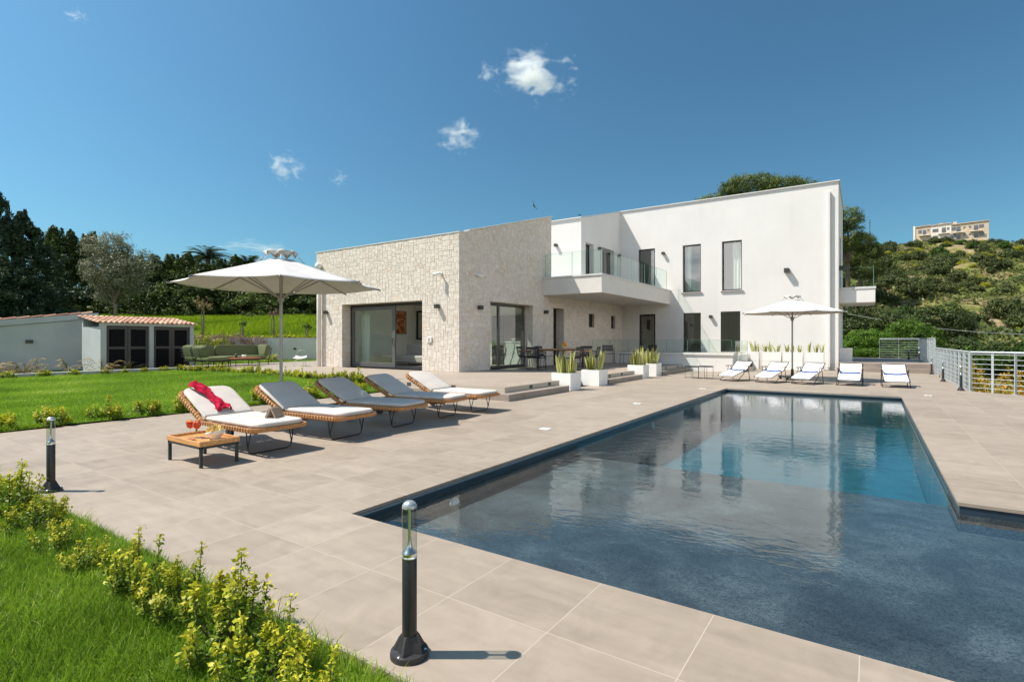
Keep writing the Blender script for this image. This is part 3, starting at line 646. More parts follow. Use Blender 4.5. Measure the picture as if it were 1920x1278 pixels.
wall(mb, (SX0, SY0, 0), (1, 0, 0), (0, -1, 0), 0, SX1 - SX0, 0, lambda s: SZ0, TH, fr_ops, zcuts=(3.0,))
wall(mb, (SX1, SY0 + TH, 0), (0, 1, 0), (1, 0, 0), 0, SY1 - SY0 - TH, 0, lambda s: 4.4, TH, [(o[0] - TH, o[1] - TH, o[2], o[3]) for o in sd_ops[:1]], zcuts=(3.0,))
wall(mb, (SX1, SY0 + TH, 0), (0, 1, 0), (1, 0, 0), 0, SY1 - SY0 - TH, 4.402, lambda s: SZ0 + SLOPE * (s + TH), .22)
wall(mb, (SX1, SY1, 0), (0, 1, 0), (1, 0, 0), 0, 27.78 - SY1, 0, lambda s: 3.6, TH, [(o[0] - SY1 + SY0, o[1] - SY1 + SY0, o[2], o[3]) for o in sd_ops[1:]])
wall(mb, (SX0, SY0 + TH, 0), (0, 1, 0), (-1, 0, 0), 0, SY1 - SY0 - TH, 0, lambda s: SZ0 - .02, .25)
wall(mb, (SX0 + .25, SY1, 0), (1, 0, 0), (0, 1, 0), 0, SX1 - SX0 - .25 - TH, 0, lambda s: SZ0 - .02, .3, [(.13, .93, 1.36, 2.79)], zcuts=(3.0,))
vpart(mb, "wall_core", M['mortar'])
mb = MB(); tones.clear()
ashlar(mb, (SX0, SY0, 0), (1, 0, 0), (0, -1, 0), -.006, SX1 - SX0 + .008, .27, SZ0, fr_ops)
ashlar(mb, (SX1, SY0, 0), (0, 1, 0), (1, 0, 0), -.006, SY1 - SY0, .27, SZ0 + SLOPE * (SY1 - SY0), sd_ops[:1], slope=(SZ0, SLOPE))
ashlar(mb, (SX1, SY0, 0), (0, 1, 0), (1, 0, 0), SY1 - SY0, 27.78 - SY0, .27, 3.3, sd_ops[1:])
# jambs and lintels of the two big openings and the narrow door
ashlar(mb, (-17.42, SY0, 0), (0, 1, 0), (1, 0, 0), .002, .42, .27, 2.735, ())
ashlar(mb, (SX1, 18.38, 0), (-1, 0, 0), (0, -1, 0), .002, .42, .27, 2.735, ())
ashlar(mb, (SX1, 21.03, 0), (-1, 0, 0), (0, -1, 0), .002, .42, .27, 2.735, ())
so = vpart(mb, "stone_facing", M['stone']); attr(so.data, "tone", tones)
mb = MB()   # thin white coping along the top of the stone
mb.box(((SX0 + SX1) / 2, SY0 + .24, SZ0 + .016), (SX1 - SX0 + .08, .53, .03))
L_ = math.hypot(SY1 - SY0, SLOPE * (SY1 - SY0)); an = math.atan(SLOPE)
mb.box((SX1 - .085, (SY0 + SY1) / 2 + .27, SZ0 + SLOPE * (SY1 - SY0 + .54) / 2 + .017), (.27, L_ - .54, .03), M=Matrix.Rotation(an, 3, 'X'))
mb.lo((SX0 - .03, SY0 + .51, SZ0 - .018), (SX0 + .3, SY1, SZ0 + .012))
vpart(mb, "coping", M['coping'])
# flat roof deck inside the parapets, floors and lining
SKX, SKY = (-18.1, -12.6), (14.4, 18.3)     # unseen roof openings added to brighten the living room
skl = lambda x, y: not (SKX[0] < x < SKX[1] and SKY[0] < y < SKY[1])
mb = MB(); sheet(mb, [SX0 + .26, *SKX, SX1 - TH - .002], [SY0 + TH + .002, *SKY, SY1 - .305], skl, 3.052, 3.3); vpart(mb, "wing_ceiling", M['interior'])
mb = MB(); sheet(mb, [SX0 + .26, *SKX, SX1 - .51], [SY0 + .51, *SKY, SY1 - .31], skl, 4.3, 4.5); vpart(mb, "wing_roof", M['coping'])
mb = MB(); mb.lo((SX0 + .26, SY0 + .42, .1), (SX1 - .42, SY1 - .31, .258)); vpart(mb, "wing_floor", M['floorwood'])
mb = MB()
wall(mb, (SX0 + .33, SY0 + TH, 0), (0, 1, 0), (1, 0, 0), 0, 19.05 - SY0 - TH, .262, lambda s: 3.05, .07)
vpart(mb, "interior_lining", M['interior']); mb = MB()
wall(mb, (SX0 + .25, 19.05, 0), (1, 0, 0), (0, -1, 0), .002, SX1 - SX0 - .25 - TH - .02, .262, lambda s: 3.05, .50, [(.13, .93, 1.36, 2.79)], zcuts=(3.0,))
vpart(mb, "interior_lining", M['interior']); mb = MB()
wall(mb, (SX1 - TH - .02, SY0 + TH + .02, 0), (0, 1, 0), (-1, 0, 0), 0, 1.2, .262, lambda s: 3.05, .018)
vpart(mb, "interior_lining", M['interior'])
mb = MB(); mb.lo((SKX[0] - .05, SKY[0] - .05, 4.502), (SKX[1] + .05, SKY[1] + .05, 4.53)); vpart(mb, "added_skylight", M['pane'])  # pane over the added roof openings, out of view
# --- white upper recess (return wall and its front)
RX, RY, FY, FX1 = -11.54, 23.0, 27.80, -1.20
ROOF = 8.43
ret_ops = [(23.48 - RY, 24.41 - RY, 3.72, 6.13), (25.40 - RY, 27.0 - RY, 3.72, 6.16)]
mb = MB()
rt = lambda s: 7.21 + (ROOF - 7.21) * s / (FY - RY)
wall(mb, (RX, RY, 0), (0, 1, 0), (1, 0, 0), 0, FY - RY, 3.3, rt, .35, ret_ops, zcuts=(6.6,))
wall(mb, (SX0, RY, 0), (1, 0, 0), (0, -1, 0), 0, RX - SX0 - .35, 3.3, lambda s: 7.21, .3)
wall(mb, (SX0, RY + .3, 0), (0, 1, 0), (-1, 0, 0), 0, 8.7, 0, lambda s: 7.21 + (ROOF - 7.21) * min(1, s / 4.6), .3, extra=(4.6,))
# --- main facade
fops = [(-10.49, -9.57, 3.72, 6.25), (-8.10, -7.18, 3.80, 6.245), (-6.16, -5.23, 3.80, 6.245), (-10.46, -9.55, .75, 2.735), (-8.07, -7.18, .75, 2.735), (-6.22, -5.30, .75, 2.76)]
wall(mb, (0, FY, 0), (1, 0, 0), (0, -1, 0), RX + .002, FX1, 0, lambda s: ROOF, .3, fops, zcuts=(6.8,))
sops = [(29.0, 30.2, 3.72, 6.2)]
wall(mb, (FX1, 0, 0), (0, 1, 0), (1, 0, 0), FY + .3, 32.1, 0, lambda s: ROOF - (s - FY) * .08, .3, sops, zcuts=(6.8,))
wall(mb, (SX0 + .3, 31.8, 0), (1, 0, 0), (0, 1, 0), 0, FX1 - SX0 - .6, 0, lambda s: ROOF - .33, .3)
vpart(mb, "white_wall", M['white'])
mb = MB()
mb.lo((SX0 + .31, RY + .31, 3.3), (RX - .36, FY + .2, 3.7)); mb.lo((SX0 + .31, FY + .31, 3.3), (FX1 - .31, 31.79, 3.7))
mb.lo((SX0 + .31, FY + .31, .4), (FX1 - .31, 31.79, .74))
mb.lo((-8.9, FY + .32, 3.71), (-8.75, 31.7, 8.1)); mb.lo((-6.75, FY + .32, .75), (-6.6, 31.7, 3.3)); mb.lo((-8.9, FY + .32, .75), (-8.75, 31.7, 3.3)); mb.lo((-4.2, FY + .32, .75), (-4.05, 31.7, 8.1))
vpart(mb, "interior_floor", M['interior'])
mb = MB()
mb.add([(SX0 + .1, RY + .1, 7.16), (RX - .05, RY + .1, 7.16), (RX - .05, FY, 8.36), (SX0 + .1, FY, 8.36)], [(0, 1, 2, 3)])
mb.add([(SX0 + .1, FY, 8.36), (FX1 - .05, FY + .05, 8.36), (FX1 - .05, 32, 8.05), (SX0 + .1, 32, 8.05)], [(0, 1, 2, 3)])
vpart(mb, "main_roof", M['coping'])
mb = MB()    # coping strips
mb.box(((RX + FX1) / 2 + .02, FY + .10, ROOF + .027), (FX1 - RX + .08, .32, .05))
rl = math.hypot(FY - RY, ROOF - 7.21); ra = math.atan2(ROOF - 7.21, FY - RY)
mb.box((RX - .10, (RY + FY) / 2 - .02, (7.21 + ROOF) / 2 + .03), (.28, rl - .1, .05), M=Matrix.Rotation(ra, 3, 'X'))
mb.box(((SX0 + RX) / 2, RY + .08, 7.237), (RX - SX0 + .06, .30, .05))
mb.box((FX1 - .10, (FY + 32.1) / 2 + .14, ROOF - .14), (.28, 4.1, .05), M=Matrix.Rotation(-.08, 3, 'X'))
vpart(mb, "coping", M['coping'])
# --- balcony
BX, BY = -8.74, 19.20
mb = MB()
mb.lo((SX1 + .004, BY, 3.22), (BX, FY - .004, 3.90)); bal = vpart(mb, "balcony", M['soffit'])
mb = MB(); mb.lo((SX0 + .35, SY1 + .01, 3.3), (SX1 - .002, RY - .01, 3.70)); vpart(mb, "roof_terrace", M['soffit'])
mb = MB(); mb.lo((SX1 + .006, BY - .035, 3.902), (BX + .035, BY + .26, 3.965)); mb.lo((BX - .26, BY + .262, 3.902), (BX + .035, FY - .006, 3.965)); vpart(mb, "balcony_coping", M['coping'])
for x, y in ((-10.6, 20.6), (-9.9, 21.4), (-9.6, 23.6), (-10.4, 24.0), (-9.6, 25.8), (-10.5, 26.2)):
    mb = MB(); mb.lathe([(.055, -.012), (.055, 0.0), (.035, .0)], 14, (x, y, 3.219)); vpart(mb, "ceiling_spot", M['sill'], parent=villa)
def glass_run(p0, p1, z0, z1, n, gap=.012, th=.016):
    p0, p1 = Vector(p0), Vector(p1); d = (p1 - p0); L = d.length; u = d / L; a = math.atan2(u.y, u.x)
    for i in range(n):
        c = p0 + u * (L * (i + .5) / n); w = L / n - gap
        mb = MB(); mb.box((c.x, c.y, (z0 + z1) / 2), (w, th, z1 - z0), rz=a); o = vpart(mb, "glass_panel", M['rail_glass'])
        mb = MB()
        for s in (-1, 1): e = c + u * (s * (w / 2 + .003)); mb.box((e.x, e.y, (z0 + z1) / 2), (.005, th + .002, z1 - z0 - .004), rz=a)
        mb.box((c.x, c.y, z1 + .0035), (w, th + .001, .006), rz=a)
        mb.build("glass_edge", M['rail_edge'], o, off=VO)
glass_run((SX1 + .05, BY + .1), (BX - .08, BY + .1), 3.967, 4.94, 2) if False else None
glass_run((SX1 + .05, BY + .1, 0), (BX - .1, BY + .1, 0), 3.967, 4.93, 2)
glass_run((BX - .09, BY + .13, 0), (BX - .09, FY - .35, 0), 3.967, 4.93, 5)
# --- low wall and raised walk in front of the ground floor
LY = 23.6
mb = MB(); mb.lo((SX1 + .004, LY, 0), (-4.80, LY + .25, .70)); mb.lo((-5.05, LY + .252, 0), (-4.80, FY - .004, .70)); vpart(mb, "low_wall", M['white'])
mb = MB(); mb.lo((SX1 + .006, LY - .05, .702), (-4.75, LY + .30, .79)); vpart(mb, "low_wall_ledge", M['white'])
mb = MB(); mb.lo((SX1 + .006, LY + .302, .45), (-5.052, FY - .002, .735)); vpart(mb, "raised_walk", M['terrace'])
glass_run((SX1 + .1, LY + .12, 0), (-4.86, LY + .12, 0), .792, 1.345, 7)
glass_run((-4.70, LY + .1, 0), (-4.70, 26.3, 0), .05, 1.30, 2)
mb = MB(); mb.lo((-4.78, 24.2, 0), (-4.72, 24.26, 1.0)); vpart(mb, "glass_clamp", M['black'])
mb = MB()
for i in range(6): mb.lo((-9.0 + i * .09, LY - .012, .16), (-8.93 + i * .09, LY - .002, .42))
vpart(mb, "vent_grille", M['garden_white'])
# --- windows: frame, pane (and sill outside)
def window(c0, c1, y, z0, z1, axis='x', fw=.06, fd=.07, mull=(), sill=False, out=-1, mat='frame', name="window", frames=None):
    """axis x: spans x in the plane y=const; axis y: spans y in the plane x=const"""
    def bx(mb, a, b, za, zb, d0, d1):
        if axis == 'x': mb.lo((a, y + d0, za), (b, y + d1, zb))
        else: mb.lo((y + d0, a, za), (y + d1, b, zb))
    mb = MB(); e = .003
    bx(mb, c0 + e, c0 + fw, z0 + e, z1 - e, -fd / 2, fd / 2); bx(mb, c1 - fw, c1 - e, z0 + e, z1 - e, -fd / 2, fd / 2)
    bx(mb, c0 + fw, c1 - fw, z1 - fw, z1 - e, -fd / 2, fd / 2); bx(mb, c0 + fw, c1 - fw, z0 + e, z0 + fw, -fd / 2, fd / 2)
    for m_ in mull: bx(mb, m_ - fw / 2, m_ + fw / 2, z0 + fw, z1 - fw, -fd / 2 + .002, fd / 2 - .002)
    w = vpart(mb, name, M[mat])
    mb = MB(); bx(mb, c0 + fw - .004, c1 - fw + .004, z0 + fw - .004, z1 - fw + .004, -.008, .008); mb.build("pane", M['pane'], w, off=VO)
    if sill:
        mb = MB(); mb.lo((c0 - .06, FY - .07, z0 - .05), (c1 + .06, FY + .12, z0 - .003)); mb.build("sill", M['sill'], w, off=VO)
    return w
window(-10.49, -9.57, FY + .12, 3.72, 6.25, name="balcony_door", fw=.07)
window(-8.10, -7.18, FY + .17, 3.80, 6.245, sill=True); window(-6.16, -5.23, FY + .17, 3.80, 6.245, sill=True)
gd = window(-10.46, -9.55, FY + .12, .75, 2.735, name="garden_door", fw=.10)
mb = MB(); mb.tube([(-10.38, FY + .06, 1.75), (-10.38, FY + .02, 1.75), (-10.27, FY + .02, 1.75)], .012, 8); mb.build("handle", M['black'], gd, off=VO)
window(-8.07, -7.18, FY + .12, .75, 2.735, fw=.045); window(-6.22, -5.30, FY + .12, .75, 2.76, fw=.045)
window(23.48, 24.41, RX - .28, 3.72, 6.13, 'y', name="balcony_door"); window(25.40, 27.0, RX - .28, 3.72, 6.16, 'y', mull=(26.2,), name="balcony_door")
window(15.46, 18.38, SX1 - .44, .27, 2.74, 'y', mull=(16.55,), name="terrace_door", mat='slider', fw=.10, fd=.09)
window(20.05, 21.03, SX1 - .44, .27, 2.74, 'y', name="terrace_door", fw=.09)
window(23.54, 24.16, SX1 - .16, 1.97, 2.63, 'y', fw=.035); window(26.22, 26.78, SX1 - .16, 1.95, 2.63, 'y', fw=.035)
window(29.0, 30.2, FX1 - .12, 3.72, 6.2, 'y', name="balcony_door")
window(SX0 + .382, SX0 + 1.178, 19.16, 1.363, 2.787, name="window", fw=.08)
# sliding front door: outer frame over the whole opening, one closed leaf on the left, the right half open
YD = SY0 + .46
mb = MB()
mb.lo((-17.415, YD - .06, .272), (-17.34, YD + .1, 2.735)); mb.lo((-13.16, YD - .06, .272), (-13.085, YD + .1, 2.735)); mb.lo((-17.34, YD - .06, 2.64), (-13.16, YD + .1, 2.735)); mb.lo((-17.34, YD - .06, .272), (-13.16, YD + .1, .30))
sl = vpart(mb, "sliding_door", M['frame'])
mb = MB(); a, b = -17.32, -14.86
mb.lo((a, YD - .055, .305), (a + .13, YD + .0, 2.635)); mb.lo((b - .16, YD - .055, .305), (b, YD + .0, 2.635)); mb.lo((a + .13, YD - .055, 2.50), (b - .16, YD + .0, 2.635)); mb.lo((a + .13, YD - .055, .305), (b - .16, YD + .0, .47))
mb.build("sliding_leaf", M['slider'], sl, off=VO)
mb = MB(); mb.lo((a + .126, YD - .035, .466), (b - .156, YD - .02, 2.504)); mb.build("pane", M['pane'], sl, off=VO)
mb = MB(); mb.tube([(b - .09, YD - .06, 1.18), (b - .09, YD - .11, 1.18), (b - .09, YD - .11, 1.40), (b - .09, YD - .06, 1.40)], .016, 8); mb.build("handle", M['black'], sl, off=VO)
# --- downpipes, wall lights, camera, sockets
mb = MB(); mb.tube([(-18.72, SY0 - .12, .27), (-18.72, SY0 - .12, 4.02), (-18.72, SY0 - .02, 4.12)], .075, 12); vpart(mb, "downpipe", M['soffit'], True)
mb = MB(); mb.lo((-1.62, FY - .13, .1), (-1.50, FY - .004, 8.02), bev=.02); vpart(mb, "downpipe", M['white'])
mb = MB(); mb.lathe([(.0, .16), (.09, .14), (.13, .06), (.13, -.06), (.10, -.08)], 16, (-18.78, SY0 - .12, 4.35)); vpart(mb, "dome_camera", M['camera_white'], True)
def sconce(p, nrm, s=.14):
    n_ = Vector(nrm); mb = MB(); c = Vector(p) + n_ * (s * .62 + .002); sz = [s * 1.2 if abs(n_[i]) > .5 else s for i in range(2)] + [s]
    mb.box(c, sz, bev=.008); o = vpart(mb, "wall_light", M['lamp'])
    mb = MB(); mb.box(c - Vector((0, 0, s / 2 + .003)), [sz[0] * .7, sz[1] * .7, .005]); mb.build("diffuser", M['lampglass'], o, off=VO)
for x, z in ((-18.35, 2.47), (-12.3, 2.5)): sconce((x, SY0 - .016, z), (0, -1, 0))
for y, z in ((14.75, 2.48), (19.28, 2.52)): sconce((SX1 + .016, y, z), (1, 0, 0))
for x, z in ((-9.1, 5.92), (-6.68, 2.52)): sconce((x, FY, z), (0, -1, 0))
sconce((-3.25, FY, 4.58), (0, -1, 0), .21); sconce((-12.9, RY, 6.02), (0, -1, 0))
for y, z in ((24.93, 6.0), (27.45, 5.98)): sconce((RX, y, z), (1, 0, 0))
sconce((FX1, 28.5, 4.62), (1, 0, 0), .2)
def cctv(p, n_, dirv):
    p, n_, dirv = Vector(p), Vector(n_), Vector(dirv).normalized(); mb = MB()
    mb.tube([p, p + n_ * .03], .055, 14); mb.tube([p + n_ * .03, p + n_ * .11, p + n_ * .15 + Vector((0, 0, -.02))], .022, 10)
    q_ = p + n_ * .16 + Vector((0, 0, -.03)); mb.tube([q_ - dirv * .07, q_ + dirv * .17], [.045, .05], 14)
    o = vpart(mb, "security_camera", M['camera_white'], 'auto'); mb = MB(); mb.tube([q_ + dirv * .168, q_ + dirv * .173], .036, 14); mb.build("lens", M['black'], o, off=VO)
cctv((-12.18, SY0 - .016, 3.63), (0, -1, 0), (-.8, -.5, -.25)); cctv((SX1 + .016, 14.6, 3.62), (1, 0, 0), (.15, 1, -.1))
mb = MB(); mb.lo((-12.82, SY0 - .05, 1.26), (-12.60, SY0 - .012, 1.46), bev=.01); sk = vpart(mb, "outdoor_socket", M['camera_white']); mb = MB(); mb.lo((-12.76, SY0 - .054, 1.30), (-12.66, SY0 - .049, 1.42)); mb.build("socket_cover", M['sill'], sk, off=VO)
# --- right hand balcony
mb = MB(); mb.lo((FX1 + .003, 28.25, 3.02), (.16, 31.3, 3.62)); vpart(mb, "balcony", M['white'])
mb = MB(); mb.lo((FX1 + .004, 28.22, 3.622), (.19, 31.33, 3.71)); vpart(mb, "balcony_coping", M['coping'])
glass_run((FX1 + .1, 28.32, 0), (.1, 28.32, 0), 3.712, 4.58, 1); glass_run((.1, 28.35, 0), (.1, 31.2, 0), 3.712, 4.58, 2)
# --- things inside
def cur(x0, x1, y, z0, z1, label):
    mb = MB(); mb.grid(lambda u, v: (x0 + u * (x1 - x0), y + .035 * math.sin(u * (x1 - x0) * 42) + .012 * math.sin(u * 23 + v * 4), z0 + v * (z1 - z0)), 60, 6)
    o = mb.build("curtain", M['curtain'], None, True); return tag(o, label, "curtain")
cur(-8.02, -7.75, FY + .36, 3.75, 6.2, "white curtain drawn to the left in the upper window nearest the balcony")
cur(-5.72, -5.25, FY + .36, 3.75, 6.2, "white curtain drawn to the right in the upper window farthest from the balcony")
cur(-17.3, -16.75, SY0 + .85, .3, 2.72, "pale curtain behind the closed glass leaf of the sliding door in the stone wall")
t = thing("painting", (SX0 + .345, 18.07, 1.66), "colourful abstract painting on the wall seen through the open sliding door", "painting")
mb = MB(); mb.lo((0, -.38, 0), (.035, .38, 1.05)); mb.build("canvas", M['painting'], t)
mb = MB()
for a, b in (((-.003, -.40, -.02), (.028, -.381, 1.07)), ((-.003, .381, -.02), (.028, .40, 1.07)), ((-.003, -.381, -.02), (.028, .381, -.001)), ((-.003, -.381, 1.051), (.028, .381, 1.07))): mb.lo(a, b)
mb.build("picture_frame", M['black'], t)
t = thing("indoor_sofa", (-16.2, 16.6, .26), "pale cloth sofa in the living room behind the open sliding door", "sofa")
mb = MB(); mb.lo((-1.1, -.45, .12), (1.1, .45, .42), bev=.05); mb.build("seat", M['sofa2'], t)
mb = MB(); mb.lo((.9, -.5, .125), (1.2, .5, .95), bev=.06); mb.build("backrest", M['sofa2'], t)
mb = MB(); mb.lo((-1.1, .46, .125), (.9, .7, .9), bev=.06); mb.build("backrest", M['sofa2'], t)
mb = MB(); mb.box((.3, .3, .60), (.5, .16, .42), bev=.06); mb.build("cushion", M['sofa2'], t)
for x in (-1, 1.1):
    for y in (-.4, .55): mb = MB(); mb.tube([(x, y, 0), (x, y, .13)], .025, 8); mb.build("leg", M['black'], t)
t = thing("kitchen_island", (-12.35, 18.62, .26), "white marble kitchen island with dark veins behind the glass terrace door", "kitchen island")
mb = MB(); mb.lo((-.42, -.33, .02), (.40, .30, .99)); mb.build("marble_front", M['marble'], t)
mb = MB(); mb.lo((-.45, -.36, .992), (.42, .32, 1.03)); mb.build("worktop", M['marble'], t)
t = thing("bowl", (-12.45, 18.5, 1.291), "small white footed bowl on the marble kitchen island", "bowl")
mb = MB(); mb.lathe([(.05, 0), (.025, .03), (.03, .05), (.13, .12), (.12, .12), (.02, .06)], 20, cap=False); mb.build("bowl_shell", M['porcelain'], t, True)
t = thing("tall_cabinet", (-12.9, 19.02, .26), "tall dark kitchen cabinet behind the marble island", "cabinet")
mb = MB(); mb.lo((-1.0, -.06, 0), (.95, 0, 2.15)); mb.build("carcass", M['cabinet'], t)
for i in range(3): mb = MB(); mb.lo((-.98 + i * .645, -.085, .04), (-.36 + i * .645, -.062, 2.12)); mb.build("door", M['cabinet'], t)
# ------------------------------------------------------------------ bollard lights
M['capgrey'] = basic('ribbed clear cap', (.50, .52, .53), .25, metal=.6, var=.1, vs_=60)
def make_bollard():
    t = thing("bollard_light", (-1.64, 1.64, 0), "tall black bollard light with clear glass top by the pool's front corner", "bollard light", "bollard lights along the paving")
    mb = MB(); n = 32
    V = []; F = []
    prof = [(.082, 0, .082), (.082, .018, .082), (.079, .024, .080), (.052, .028, .074), (.036, .078, .047), (.034, .092, .036)]
    for (r, z, r2) in prof:
        for j in range(n):
            a = 2 * math.pi * j / n; rr = r + (r2 - r) * max(0, math.cos(2.5 * a * 2) ) if r2 != r else r
            V.append((rr * math.cos(a), rr * math.sin(a), z))
    for i in range(len(prof) - 1):
        for j in range(n): F.append((i * n + j, i * n + (j + 1) % n, (i + 1) * n + (j + 1) % n, (i + 1) * n + j))
    F += [tuple(range(n))[::-1], tuple(range((len(prof) - 1) * n, len(prof) * n))]
    mb.add(V, F); base = mb.build("base_flange", M['black_matte'], t, 'auto')
    for a in (.6, 2.7, 4.8):
        mb = MB(); mb.lathe([(.007, 0), (.007, .006), (.004, .008)], 8, (.068 * math.cos(a), .068 * math.sin(a), .020)); mb.build("bolt", M['steel'], base)
    mb = MB(); mb.lathe([(.0315, .08), (.0315, .415), (.030, .418)], 28); mb.build("post", M['black'], t, 'auto')
    mb = MB(); mb.lathe([(.0325, .419), (.0325, .424), (.031, .426), (.031, .430), (.0325, .432), (.0325, .440)], 28); mb.build("collar", M['steel'], t, 'auto')
    mb = MB(); mb.lathe([(.0295, .4405), (.026, .446), (.016, .456), (.009, .475), (.006, .51), (.006, .622)], 24); mb.build("reflector", M['steel'], t, 'auto')
    mb = MB(); mb.lathe([(.0318, .4405), (.0318, .632)], 28, cap=False); mb.build("glass_tube", M['clear'], t, True)
    mb = MB(); V = []; F = []; nn = 40
    pr = [(.0308, .630), (.0308, .636), (.0295, .644), (.025, .652), (.016, .659), (.004, .662)]
    for (r, z) in pr:
        for j in range(nn):
            a = 2 * math.pi * j / nn; rr = r * (1 + .02 * (j % 2)) ; V.append((rr * math.cos(a), rr * math.sin(a), z))
    for i in range(len(pr) - 1):
        for j in range(nn): F.append((i * nn + j, i * nn + (j + 1) % nn, (i + 1) * nn + (j + 1) % nn, (i + 1) * nn + j))
    F.append(tuple(range((len(pr) - 1) * nn, len(pr) * nn))); mb.add(V, F); mb.build("ribbed_cap", M['capgrey'], t)
    return t
bol = make_bollard()
for loc, lab in [((-6.07, 1.62, 0), "black bollard light with clear glass top standing behind yellow shrubs at the left"),
                 ((1.99, 18.42, 0), "black bollard light in front of the railing corner, closest of those by the railing"),
                 ((1.94, 22.1, 0), "black bollard light along the railing, midway between the railing corner and the steps"),
                 ((1.98, 26.55, 0), "black bollard light at the end of the platform steps beside the railing"),
                 ((1.75, 29.2, .36), "black bollard light on the raised platform in the shade by the railing"),
                 ((1.62, 34.2, .36), "black bollard light at the far end of the raised platform")]:
    copy_tree(bol, loc, random.Random(len(lab)).uniform(0, 6), lab)

